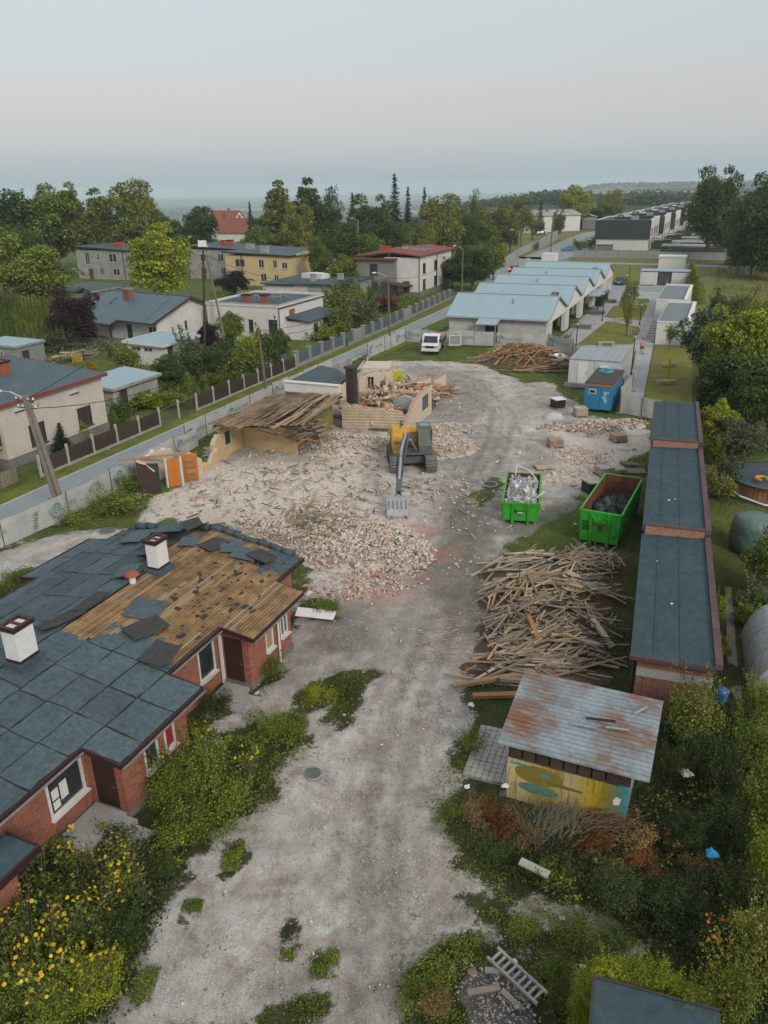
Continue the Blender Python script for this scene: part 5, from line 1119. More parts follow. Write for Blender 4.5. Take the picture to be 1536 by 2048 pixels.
# ------------------------------------------------------------------ ruined cottage in the middle
m_ply = surf('ruin_plaster_yellow',(.60,.45,.22),(.53,.38,.19),1.1,.92,.25,20,dirt=.25,c3=(.50,.42,.31));m_plp = surf('ruin_plaster_pink',(.57,.485,.395),(.48,.39,.315),1.5,.92,.3,20,dirt=.3)
m_plo = surf('ruin_plaster_olive',(.20,.20,.055),(.15,.15,.045),1.2,.92,.2,20);m_lime = surf('ruin_plaster_lime',(.42,.45,.02),(.36,.40,.02),1.2,.9,.2,20);m_plblue = surf('ruin_plaster_paleblue',(.42,.46,.48),(.38,.42,.44),1.2,.9,.2,20)
t = NT('zigzag_wallpaper');o3 = t.sep(t.co('Object'))
zx = t.math('PINGPONG',t.math('MULTIPLY',o3[1],3.0),.5);zv = t.math('FRACT',t.math('ADD',t.math('MULTIPLY',o3[2],4.2),zx))
c = t.mix(t.math('GREATER_THAN',zv,.62),(.50,.42,.32),(.30,.22,.13));c = t.mix(1.,c,t.ramp(t.noise(2,6,.7),[(.3,.7),(.7,1.15)]),'MULTIPLY');m_zig = t.done(c,.9)
RU = Bld('ruined_cottage','half demolished plastered cottage with collapsed boarded roof and broken rooms','ruin',52,27)
rr_ = random.Random(11)
def ragged(name,p0,p1,tops,th,mats,parent=None,ops=(),steps=12,base=0.):
    """broken wall: height profile tops [(s,z)] along p0-p1 (street uw), jagged upper edge; ops are window holes"""
    p0 = Vector((p0[0],p0[1],0));p1 = Vector((p1[0],p1[1],0));d = p1-p0;ln = d.length;d.normalize();n = Vector((-d.y,d.x,0))*th
    xs = sorted({round(ln*i/steps,3) for i in range(steps+1)} | {round(c,3) for o in ops for c in o[:2]})
    def tz(s):
        for (a,za),(b,zb) in zip(tops[:-1],tops[1:]):
            if a <= s/ln <= b: return za+(zb-za)*(s/ln-a)/(b-a+1e-9)
        return tops[-1][1]
    Z = [max(.1,tz(x)+rr_.uniform(-.14,.10)) for x in xs]
    mb = MB()
    for a,b,za,zb in zip(xs[:-1],xs[1:],Z[:-1],Z[1:]):
        A,C_ = p0+d*a,p0+d*b;segs = [(base,base,za,zb)]
        for o in ops:
            if o[0] <= a+1e-3 and o[1] >= b-1e-3: segs = [(base,base,o[2],o[2])]+([(o[3],o[3],max(za,o[3]+.05),max(zb,o[3]+.05))] if min(za,zb) > o[3] else [])
        for l0,l1,h0,h1 in segs:
            vs = [(A.x,A.y,l0),(C_.x,C_.y,l1),(C_.x+n.x,C_.y+n.y,l1),(A.x+n.x,A.y+n.y,l0),(A.x,A.y,h0),(C_.x,C_.y,h1),(C_.x+n.x,C_.y+n.y,h1+rr_.uniform(-.06,.03)),(A.x+n.x,A.y+n.y,h0+rr_.uniform(-.06,.03))]
            mb.add(vs,[(0,3,2,1),(0,1,5,4),(1,2,6,5),(2,3,7,6),(3,0,4,7)]);mb.add(vs,[(4,5,6,7)],1)
    return mb.build(name,mats,parent or RU.t,loc=RU.o if parent is None else (0,0,0))
YB = [m_ply,m_rubD];PB = [m_plp,m_rubB]
ragged('wall',(43.8,31.5),(48.1,31.7),[(0,1.35),(.12,1.75),(.5,2.05),(.75,2.35),(1,2.5)],.35,YB,ops=[(1.4,2.3,.75,1.85),(3.3,3.8,1.35,1.9)])
RU.window((45.2,31.56),(46.1,31.6),.75,1.85,(0,-1),rec=.02,mull=0)
ragged('wall',(48.1,31.6),(47.6,26.9),[(0,2.45),(.5,2.3),(.9,2.1),(1,1.7)],-.3,YB)
ragged('wall',(48.1,31.75),(54.2,31.4),[(0,2.5),(1,2.6)],.3,[m_plgrey,m_rubB])
ragged('wall',(49.6,27.0),(54.0,27.2),[(0,1.9),(.4,2.5),(1,2.8)],.3,[m_plo,m_rubB])
ragged('grey_wall',(49.2,27.2),(48.6,25.2),[(0,1.9),(.4,2.0),(.7,1.6),(1,.4)],-.25,[m_plgrey2,m_rubC],steps=7)
ragged('wall',(54.6,26.6),(56.0,21.5),[(0,2.2),(.2,2.05),(.45,1.75),(.9,1.6),(1,.8)],-.4,[m_zig,m_rubB],steps=16)
ragged('plaster_band',(54.56,26.5),(55.95,21.7),[(0,1.9),(.5,1.6),(1,1.2)],.04,[m_plp,m_plp],base=1.1)
RU.part('parapet',[m_plw,m_brick2],lambda mb: mb.box(53.6,53.9,26.4,31.2,2.9,3.65) and mb.box(53.62,53.88,26.4,31.2,2.2,2.88,1) and mb.box(53.5,54.0,26.3,31.3,3.66,3.74))
RU.part('felt_roof',m_felt,lambda mb: mb.prism([(54.0,26.8),(57.5,27.4),(60.0,29.6),(60.8,31.6),(54.0,31.4)],3.3,lambda u,w: 3.5+.02*math.sin(u*3)))
RU.part('rear_wall',m_plgrey,lambda mb: mb.box(54.0,66,31.0,31.3,0,3.25))
ch = RU.part('chimney',surf('sooty_brick',(.03,.025,.022),(.06,.045,.04),4,.95,.5,15),lambda mb: mb.box(55.15,55.85,25.8,26.5,0,4.75));mb = MB();mb.box(55.05,55.95,25.7,26.6,4.75,4.9);mb.build('chimney_cap',m_woodd,ch)
# collapsed board roof
def rz_(u,w): return 2.62+.10*(32.2-w)*(.4+.6*(u-44)/9)+.03*math.sin(u*1.3)-.10*max(0,27.0-w)*max(0,47.5-u)*.35-.28*math.exp(-((u-47)**2+(w-27.5)**2)/5)+.05*math.sin(w*2.2+u*.6)
def rafters(mb):
    for u in np.arange(45.0,53.4,.95):
        w_ = np.linspace(max(25.6,29.6-(u-44.1)/.45 if u < 46 else 25.6),32.0,7)
        for a,b in zip(w_[:-1],w_[1:]): mb.bar((u,a,rz_(u,a)-.11),(u,b,rz_(u,b)-.11),.09,.15)
    mb.bar((44.6,31.9,rz_(44.6,31.9)-.26),(53.3,31.4,rz_(53.3,31.4)-.26),.14,.14)
brf = RU.part('board_roof',m_woodd,rafters)
m_char = surf('board_weathered',(.31,.215,.125),(.20,.14,.085),.55,.92,.4,18,rnd=.25,kind='World',c3=(.05,.042,.036),dirt=.4);bm_char = MB().box(-.5,.5,-.5,.5,-.5,.5).mesh('board',m_char);bm_char2 = MB().box(-.5,.5,-.5,.5,-.5,.5).mesh('board',m_woody)
w = 32.2
while w > 25.4:
    if w < 29 and rr_.random() < .10: w -= .165;continue
    f = (32.2-w)/6.8;a0 = 44.1+max(0,(29.5-w))*.45+rr_.uniform(-.15,.25)+(w < 29.5)*rr_.choice([0,0,-.5,.5,-.8]);e = 53.4-max(0,27-w)*.3+rr_.uniform(-.1,.1)-(rr_.random() < .3)*max(0,28-w)*.5;a = a0
    while a < e-.2:
        ln = min(rr_.uniform(2.0,4.5),e-a);q = bm_char2 if (w < 27.6 and rr_.random() < .6) or rr_.random() < .06 else bm_char
        um = a+ln/2;dz = (rz_(a+ln,w)-rz_(a,w));put('board',q,brf,(um,w,(rz_(a,w)+rz_(a+ln,w))/2),(-.06,-math.atan2(dz,ln),rr_.uniform(-.015,.015)),(ln-.02,.15,.03));a += ln
    w -= .165
RU.part('eave_beam',m_woody,lambda mb: mb.bar((44.5,31.6,2.5),(46.6,25.6,2.45),.16,.18) and mb.bar((44.4,31.9,2.4),(44.9,31.5,1.9),.14,.14))
for k in range(64):   # broken boards and rafters hanging from the roof edge and lying in the opening
    u = rr_.uniform(46.2,49.5);w_ = rr_.uniform(24.6,28.4);ln = rr_.uniform(.8,2.6)
    put('broken_board',PLK[rr_.choice([0,0,1,2,4])],RU.t,(u-52,w_-27,rr_.uniform(1.2,2.35)),(rr_.uniform(-.5,.5),rr_.uniform(-.45,.45),rr_.uniform(-1.9,-.6)),(ln,.12,.05))
# far rooms
ragged('wall',(55.2,21.3),(61.2,21.4),[(0,.9),(.2,1.6),(.45,2.3),(.9,2.5),(1,2.3)],.35,[m_plp,m_rubB],ops=[(3.6,5.2,.8,2.0)])
RU.window((58.8,21.4),(60.4,21.42),.8,2.0,(0,1),rec=-.02,mull=2)
ragged('wall',(61.2,21.4),(61.6,25.6),[(0,2.4),(.4,1.6),(.7,2.0),(1,1.2)],.3,[m_plp,m_rubB])
ragged('pale_wall',(58.2,21.75),(59.0,24.4),[(0,2.0),(.5,2.1),(1,.9)],.08,[m_plblue,m_rubA],steps=8)
ragged('wall',(64.2,29.6),(66.0,26.9),[(0,2.0),(.5,2.35),(1,2.4)],-.35,PB,ops=[(.7,1.4,.8,1.9),(2.0,2.5,.0,1.9)])
RU.window((64.7,28.9),(65.05,28.35),.8,1.9,(-.85,-.5),rec=.05,mull=1)
ragged('lime_wall',(66.0,26.9),(66.3,26.0),[(0,2.5),(.6,2.4),(1,2.3)],-.35,[m_lime,m_rubD],steps=5)
ragged('wall',(66.3,26.1),(70.6,27.8),[(0,2.4),(.3,1.6),(.6,.9),(1,.7)],.35,PB)
ragged('wall',(67.8,24.8),(69.5,23.0),[(0,1.3),(.5,1.0),(1,1.6)],-.3,PB,steps=8)
RU.part('ceiling_slab',m_plp,lambda mb: mb.prism([(64.9,29.6),(66.1,27.2),(68.6,28.0),(67.8,30.2)],2.42,lambda u,w: 2.58+.04*math.sin(u*5+w*3)))
ragged('wall',(64.2,29.8),(62.6,31.0),[(0,1.9),(1,2.3)],.3,PB,steps=6)
# detached doorway fragment at the left
FR = Bld('doorway_fragment','standing wall fragment with a green door and two orange doors at left of the rubble','ruin',39,32)
RU_keep = RU;RU = FR
ragged('wall',(37.4,32.9),(37.6,31.7),[(0,2.1),(.6,2.0),(1,1.6)],-.25,[surf('ruin_brown',(.09,.05,.04),(.06,.035,.03),2,.9,.2),m_rubD],steps=5)
ragged('wall',(37.6,33.0),(40.9,32.9),[(0,1.9),(.5,2.2),(1,1.7)],.3,[m_plp,m_rubA]);ragged('wall',(38.6,31.35),(41.4,30.9),[(0,1.8),(.4,1.6),(.7,1.9),(1,1.2)],.22,[m_plp,m_rubA])
FR.door((37.35,32.2),(37.65,31.5),.05,1.95,(-1,0),surf('door_green_dark',(.04,.06,.06),(.03,.045,.045),3,.5,.05),rec=0)
m_dor = surf('door_orange',(.50,.17,.025),(.42,.13,.02),3,.5,.1,20,dirt=.15)
FR.door((38.5,31.5),(39.0,30.95),.05,1.9,(-1,0),m_dor,rec=0);FR.part('door_frame',m_white,lambda mb: mb.box(38.38,38.46,31.5,31.62,0,2.0) and mb.box(39.05,39.13,30.8,30.92,0,2.0))
dd = FR.door((39.6,31.1),(40.3,30.45),.05,1.95,(-1,0),m_dor,rec=0)
for k in range(4): mb = MB();a_,b_ = Vector((39.52,31.0,0)),Vector((40.18,30.42,0));mb.bar(a_+(b_-a_)*.12+Vector((0,0,.35+k*.42)),a_+(b_-a_)*.88+Vector((0,0,.35+k*.42)),.03,.3);mb.build('door_panel',m_woodo,dd)
FR.part('fallen_beam',m_woody,lambda mb: mb.bar((36.6,33.6,2.25),(40.6,31.2,1.75),.13,.15));ragged('low_wall',(41.3,31.1),(43.9,31.3),[(0,.7),(.5,.35),(1,1.1)],.3,[m_ply,m_rubD]);ragged('wall',(40.9,32.9),(41.3,31.1),[(0,1.4),(1,1.0)],.25,[m_rubB,m_rubB],steps=5)
RU = RU_keep

# ------------------------------------------------------------------ rubble heaps and scattered masonry
def heap(name,label,hf_,box,n,sizes,probs,nbig,seed,mat=m_dust,bigs=(.16,.36),thr=.05,tilt=1.,md=True):
    rng = np.random.default_rng(seed);x0,x1,y0,y1 = box;cx,cy = (x0+x1)/2,(y0+y1)/2
    t_ = thing(name,label,'rubble',(cx,cy,0));f2 = lambda X,Y: hf_(np.asarray(X)+cx,np.asarray(Y)+cy)
    if md: mound('mound',t_,lambda X,Y: f2(X,Y)*1.02-.13,x0-cx,x1-cx,y0-cy,y1-cy,mat)
    X = rng.uniform(x0-cx,x1-cx,n*4);Y = rng.uniform(y0-cy,y1-cy,n*4);Z = f2(X,Y);k = np.where((Z > thr) & (rng.random(n*4) < np.clip(Z/.45,.10,1)*(.55+.45*ns(X+cx,Y+cy,1.3,seed))))[0][:n];X,Y,Z = X[k],Y[k],Z[k]
    S = np.minimum(rng.lognormal(math.log(sizes),.5,len(k)),sizes*2.6);Z = Z if md else ns(X+cx,Y+cy,.55,1)*.05+.01;P = np.stack([X,Y,Z+S*.12],1)
    o_ = put('rubble',chunk_mesh('rubble',P,S,RUB,probs,rng,tilt),t_);o_['kind'] = 'stuff'
    for q in rng.choice(len(k),min(nbig,len(k)),replace=False):
        s = rng.uniform(*bigs);put('chunk',CHK[rng.integers(10)],t_,(X[q],Y[q],Z[q]+s*.15),(rng.normal()*.4,rng.normal()*.4,rng.uniform(0,6.3)),(s,s*rng.uniform(.6,1),s*rng.uniform(.5,1)))
    return t_
def B6(x,y,rx,ry,an,h): p = G(x,y);return (p.x,p.y,rx,ry,an,h)
hA = bumps([B6(720,1095,3.8,3.2,.2,.85),B6(640,1075,3.0,2.0,0,.9),B6(795,1110,2.2,2.4,0,.5),B6(560,1060,3.0,1.8,-.3,.45),B6(640,1040,2.5,2,0,.6)],1)
c0 = G(690,1085);heap('rubble_heap','large heap of broken brick and plaster in front of the excavator bucket',hA,(c0.x-7,c0.x+6,c0.y-4.5,c0.y+5),10000,.07,[.58,.10,.12,.20,.0],60,31)
rr_ = random.Random(91);tA = bpy.data.objects['rubble_heap'];cA = tA.location
for k in range(90):
    p_ = G(rr_.gauss(625,38),rr_.gauss(1068,20));z = float(hA(p_.x,p_.y));put('plank',PLK[rr_.choice([0,3,3,2,2])],tA,(p_.x-cA.x,p_.y-cA.y,z+.08),(rr_.gauss(0,.3),rr_.gauss(0,.3),rr_.uniform(0,3.14)),(rr_.uniform(.5,1.9),rr_.uniform(.05,.12),.04))
hB = bumps([B6(470,965,5.5,3,.2,.16),B6(600,950,5,3,0,.18),B6(700,930,4.5,3,0,.2),B6(380,1010,5,2.2,-.3,.16),B6(480,1020,5,2,0,.14),B6(620,1010,4,3,0,.14),B6(520,905,2.2,1.4,0,.2)],2,.05)
c0 = G(540,970);heap('rubble_field','flat field of pale crushed plaster where the cottage floor was',hB,(c0.x-10,c0.x+8.5,c0.y-7,c0.y+8),2600,.055,[.62,.06,.16,.15,.01],50,32,bigs=(.12,.42),thr=.01,md=False)
hC = bumps([B6(660,895,3.2,2.2,0,.9),B6(730,895,3.0,2.0,0,.6),B6(610,890,1.8,1.6,0,.7),B6(880,900,3.4,2.4,.4,.5),B6(840,870,2.6,3,.4,.45),B6(900,860,2.0,2,.4,.3)],3)
c0 = G(760,890);heap('rubble_heap','spill of broken masonry at the foot of the ruined cottage behind the excavator',hC,(c0.x-9,c0.x+9,c0.y-4,c0.y+5),9000,.07,[.56,.10,.14,.20,.0],60,33)
hD = bumps([B6(1190,860,2.4,1.8,.3,.6),B6(1255,852,1.8,1.1,.1,.45),B6(1110,857,1.7,.7,.2,.3)],4)
c0 = G(1180,862);heap('brick_heap','low heap of reddish salvaged bricks below the blue cabin',hD,(c0.x-6,c0.x+6,c0.y-4,c0.y+4),4600,.085,[.42,.30,.08,.16,.04],50,34,bigs=(.22,.3))
hE = bumps([B6(1160,912,2.2,2.6,.4,.25),B6(1195,945,1.3,1.3,.3,.2),B6(1120,960,1.2,2.0,.3,.16),B6(1150,945,1.3,1.6,.3,.18)],5)
c0 = G(1165,925);heap('brick_spread','spread of pale salvaged bricks between the pallets and green skips',hE,(c0.x-6,c0.x+6,c0.y-6,c0.y+6),5200,.085,[.58,.10,.10,.22,.0],50,35,bigs=(.16,.26),thr=.01,md=False)
hF = bumps([B6(740,1165,3.2,1.8,.3,.25),B6(690,1180,2,1.2,0,.2),B6(790,1150,1.4,1.6,0,.2)],6)
c0 = G(740,1165);heap('rubble_spill','thin spill of reddish brick bits and pale rubble nearest the brick building',hF,(c0.x-4.5,c0.x+4.5,c0.y-3,c0.y+3),3200,.065,[.42,.20,.14,.12,.12],40,36,bigs=(.12,.26),thr=.01,md=False)
hG = bumps([B6(870,985,3.5,3.5,0,.12),B6(730,985,3,2,0,.2)],7)
c0 = G(790,985);heap('rubble_spill','sparse crumbs of rubble around the excavator boom',hG,(c0.x-6,c0.x+7,c0.y-4.5,c0.y+4.5),1600,.07,[.44,.18,.20,.16,.02],30,37,bigs=(.14,.3),thr=.01,md=False)
hH = bumps([(W(62,25)[0],W(62,25)[1],7.5,3.4,ST,1.5),(W(57,24)[0],W(57,24)[1],2.5,2.5,ST,1.0),(W(68,26)[0],W(68,26)[1],4,3,ST,.8)],8)
c0 = W(62,25);tH = heap('debris_heap','heap of splintered roof timber and plaster filling the far rooms of the ruin',hH,(c0.x-7,c0.x+7,c0.y-9,c0.y+9),1900,.2,[.30,.20,.05,.40,.05],40,38,m_woodmix)
rr_ = random.Random(21)
for k in range(190):
    uu,ww = rr_.uniform(56.5,69.5),rr_.uniform(22.2,28.6);p = W(uu,ww);z = float(hH(p.x,p.y));ln = rr_.triangular(.7,4.2,1.8)
    put('plank',PLK[rr_.choice([0,0,0,1,1,3,2])],tH,(p.x-c0.x,p.y-c0.y,z+.12),(rr_.gauss(0,.18),rr_.gauss(0,.16),rr_.choice([rr_.gauss(.15,.35),rr_.uniform(0,3.1)])),(ln,rr_.uniform(.08,.2),rr_.uniform(.04,.1)))
rr_ = random.Random(23);mb = MB()
for k in range(420):
    p_ = G(rr_.gauss(600,150),rr_.gauss(990,48));a = rr_.uniform(0,3.14);l_ = rr_.uniform(.15,.9);z = .06+rr_.uniform(0,.12);mb.bar((p_.x,p_.y,z),(p_.x+math.cos(a)*l_,p_.y+math.sin(a)*l_,z+rr_.uniform(-.03,.12)),rr_.uniform(.03,.09),.03,rr_.randrange(5))
tag(mb.build('rubble_scraps',[m_wood,m_woodp,m_woody,m_woodd,m_galv]),'sticks and scraps of wood and metal strewn through the pale rubble','scraps',kind='stuff')
# scattered stones on the bare ground (too many and too small to pick apart)
rng = np.random.default_rng(44);X = rng.uniform(-16,22,90000);Y = rng.uniform(12,92,90000)*np.where(rng.random(90000) < .35,.4,1.);Y = np.maximum(Y,11);sd = sdist(X,Y,YARD);dens = np.where(Y < 40,.22,.55)*np.clip(ns(X,Y,.8,9)*.6+.55,.05,1)
near_r = np.exp(-np.maximum(0,-sdist(X,Y,PALE))/4.0);k = (sd > .1) & (rng.random(90000) < dens*(.3+.7*near_r));X,Y = X[k],Y[k]
S = rng.lognormal(math.log(.038),.5,len(X))*np.where(Y > 35,1.7,1);Z = ns(X,Y,.55,1)*.05+ns(X,Y,2.2,3)*.018
tag(put('scattered_stones',chunk_mesh('scattered_stones',np.stack([X,Y,Z+S*.15],1),S,RUB,[.45,.02,.38,.15,.0],rng)),'small stones and crumbs of masonry strewn over the bare yard','stones',kind='stuff')

rng = np.random.default_rng(45);X = rng.uniform(-9,8,110000);Y = rng.uniform(10.5,30,110000);k = (sdist(X,Y,YARD) > .05) & (rng.random(110000) < np.clip(.30+.55*ns(X,Y,.9,12)+.25*ns(X,Y,2.6,6),.04,.9)*np.clip(18/Y,.3,1));X,Y = X[k],Y[k]
S = rng.lognormal(math.log(.017),.45,len(X));Z = ns(X,Y,.55,1)*.05+ns(X,Y,2.2,3)*.018
tag(put('track_gravel',chunk_mesh('track_gravel',np.stack([X,Y,Z+S*.1],1),S,[m_rubA,m_rubC,m_rubD,m_concd],[.34,.34,.18,.14],rng)),'fine gravel strewn over the near track','gravel',kind='stuff')
# ------------------------------------------------------------------ timber piles
SC = .8;LC = AC = 1.
def timber(name,label,zones,hf_,cen,seed,mat=m_woodmix):
    rr = random.Random(seed);t_ = thing(name,label,'timber',(cen.x,cen.y,0));ext = [1e9,-1e9,1e9,-1e9]
    for (x,y,*_r) in zones: ext = [min(ext[0],x-5),max(ext[1],x+5),min(ext[2],y-4),max(ext[3],y+4)]
    mound('mound',t_,lambda X,Y: hf_(np.asarray(X)+cen.x,np.asarray(Y)+cen.y)*.82,ext[0]-cen.x,ext[1]-cen.x,ext[2]-cen.y,ext[3]-cen.y,mat,60)
    for (x,y,rx,ry,an,n,ang,spread,lens,wid,pal) in zones:
        for k in range(n):
            r = math.sqrt(rr.random());a = rr.uniform(0,6.283);dx,dy = math.cos(a)*r*rx,math.sin(a)*r*ry
            px,py = x+dx*math.cos(an)-dy*math.sin(an),y+dx*math.sin(an)+dy*math.cos(an);ln = rr.triangular(*lens)*LC;th = rr.gauss(ang,spread*AC)
            ux,uy = math.cos(th),math.sin(th);za = float(hf_(px-ux*ln*.4,py-uy*ln*.4));zb = float(hf_(px+ux*ln*.4,py+uy*ln*.4));zm = float(hf_(px,py))
            zt = max((za+zb)/2,zm)+rr.uniform(-.05,.16);pitch = -math.atan2(zb-za,ln*.8)+rr.gauss(0,.06)
            put('plank',PLK[rr.choice(pal)],t_,(px-cen.x,py-cen.y,zt+.03),(rr.gauss(0,.25),pitch,th),(ln,rr.uniform(*wid)*SC,rr.uniform(.03,.07)))
    mb = MB()
    for k in range(700):
        (x,y,rx,ry,an,n,ang,spread,lens,wid,pal) = zones[k % len(zones)];r = math.sqrt(rr.random())*1.08;a = rr.uniform(0,6.283);px,py = x+math.cos(a)*r*rx,y+math.sin(a)*r*ry;l_ = rr.triangular(.2,1.8,.6);th = rr.gauss(ang,.6);z = float(hf_(px,py))+rr.uniform(0,.2);q_ = Vector((px-cen.x,py-cen.y,z));mb.bar(q_,q_+Vector((math.cos(th)*l_,math.sin(th)*l_,rr.gauss(0,.12))),rr.uniform(.025,.07),rr.uniform(.015,.04),rr.randrange(4))
    o_ = mb.build('splinters',[m_wood,m_woodp,m_woody,m_woodd],t_);o_['kind'] = 'stuff'
    return t_
q = G(1110,1230);sdir = math.atan2((G(1230,1230)-G(1000,1230)).y,(G(1230,1230)-G(1000,1230)).x)
hP = bumps([B6(1095,1150,3.6,1.6,-.1,.8),B6(1175,1140,2.2,1.3,-.1,.75),B6(1090,1205,3.2,1.8,-.1,1.15),B6(1090,1260,3.0,1.7,-.1,1.05),B6(1080,1305,2.8,1.4,-.1,.8),B6(1070,1345,3.2,1.0,-.15,.5)],9,.1)
Z_ = lambda x,y,rx,ry,n,ang,spread,lens,wid,pal: (G(x,y).x,G(x,y).y,rx,ry,sdir,n,ang,spread,lens,wid,pal)
SC = .6;LC = .76;AC = 1.5
zones = [Z_(1090,1155,3.0,1.2,44,sdir+.05,.28,(1.2,4.2,2.6),(.08,.18),[2,2,3,3]),Z_(1160,1140,2.1,1.2,50,1.1,.7,(.7,2.0,1.3),(.08,.17),[2,2,2,3]),Z_(1090,1200,2.8,1.3,52,sdir-.04,.22,(1.6,4.6,3.0),(.09,.2),[0,3,2,3]),Z_(1070,1230,2.2,1.2,46,sdir+.9,.5,(.8,2.8,1.6),(.07,.16),[0,3,0,2,1]),
         Z_(1095,1265,2.7,1.3,46,sdir-.15,.35,(1.0,4.0,2.2),(.08,.18),[2,3,2,0]),Z_(1040,1290,1.6,1.2,40,.8,1.0,(.5,1.8,1.0),(.05,.12),[0,3,2]),Z_(1090,1315,2.5,1.0,34,sdir+.15,.25,(1.5,4.2,2.6),(.1,.2),[0,3,2,2]),Z_(1060,1352,2.6,.7,22,sdir+.12,.2,(2,4.8,3.6),(.12,.22),[0,3,2])]
tp = timber('timber_pile','large pile of grey and tan demolition timber in front of the corrugated shed',zones,hP,q,5)
for (a,b,w_,m_) in (((905,1372,.25),(1120,1335,.45),.2,0),((945,1392,.12),(1060,1388,.2),.24,1),((1185,1238,1.0),(1225,1295,.35),.22,3),((1000,1358,.5),(1180,1372,.35),.18,2),((1010,1170,.9),(1180,1150,.7),.16,2),((1060,1155,1.3),(1170,1180,.9),.3,0),((1075,1275,1.1),(1045,1205,1.0),.18,1),((1130,1180,1.0),(1240,1170,.4),.18,0)):
    mb = MB();mb.bar(G(*a)-q,G(*b)-q,w_,.14);mb.build('beam',(m_woody,m_woodo,m_wood,m_woodp)[m_],tp)
LC = AC = 1.
q = G(1070,735);hQ = bumps([B6(1030,722,3.6,3.0,0,1.5),B6(1075,725,3.2,3.0,0,1.4),B6(1115,735,2.6,2.6,0,.9),B6(985,722,2,2,0,.5)],10,.15)
Z2 = lambda x,y,rx,ry,n,ang,spread,lens,wid,pal: (G(x,y).x,G(x,y).y,rx,ry,0,n,ang,spread,lens,wid,pal)
timber('timber_pile','pile of fresh orange-brown roof timbers by the banner fence far back',[Z2(1030,722,3.0,2.6,70,.2,.6,(1.5,4.5,2.8),(.12,.22),[0,1,1,1]),Z2(1080,726,2.8,2.6,60,-.3,.6,(1.5,4.2,2.6),(.12,.22),[0,1,1,4]),Z2(1095,742,3.6,.9,26,-.1,.15,(2.5,5,4),(.12,.2),[0,1,4]),Z2(985,722,2.2,1.5,20,.1,.5,(1,3,2),(.1,.18),[0,3])],hQ,q,6)
solo('scrap_metal','bundle of silvery scrap on the right end of the far timber pile','scrap',m_galv,lambda mb: [mb.bar((random.uniform(-1,1),random.uniform(-.8,.8),random.uniform(.6,1.3)),(random.uniform(-1,1),random.uniform(-.8,.8),random.uniform(.6,1.4)),.5,.06) for k in range(9)],loc=G(1115,737)+Vector((0,0,.2)))
for (x,y,lab) in ((905,1230,'loose splinters of wood beside the big timber pile'),(870,1265,'thin scatter of straw-coloured slivers on the track'),(880,1300,'faint slivers of wood on the track nearer the shed')):
    p = G(x,y);rr = random.Random(int(x));mb = MB()
    for k in range(26): a = rr.uniform(-.5,.5);l_ = rr.uniform(.1,.45);px,py = rr.gauss(0,.55),rr.gauss(0,.4);mb.bar((px,py,.02+gh(p.x+px,p.y+py)),(px+math.cos(a)*l_,py+math.sin(a)*l_,.03+gh(p.x+px,p.y+py)),.03,.02)
    tag(mb.build('wood_slivers',m_woodp,None,loc=p),lab,'wood scraps',kind='stuff')
# ------------------------------------------------------------------ lettering
def text_mesh(s,size,mat,ext=.004,bold=False):
    cu_ = bpy.data.curves.new('lettering','FONT');cu_.body = s;cu_.size = size;cu_.extrude = ext;cu_.align_x = 'CENTER';cu_.align_y = 'CENTER'
    if bold: cu_.offset = size*.025
    o = bpy.data.objects.new('lettering',cu_);COL.objects.link(o);dg = bpy.context.evaluated_depsgraph_get();me = bpy.data.meshes.new_from_object(o.evaluated_get(dg))
    bpy.data.objects.remove(o);me.materials.clear();me.materials.append(mat);return me
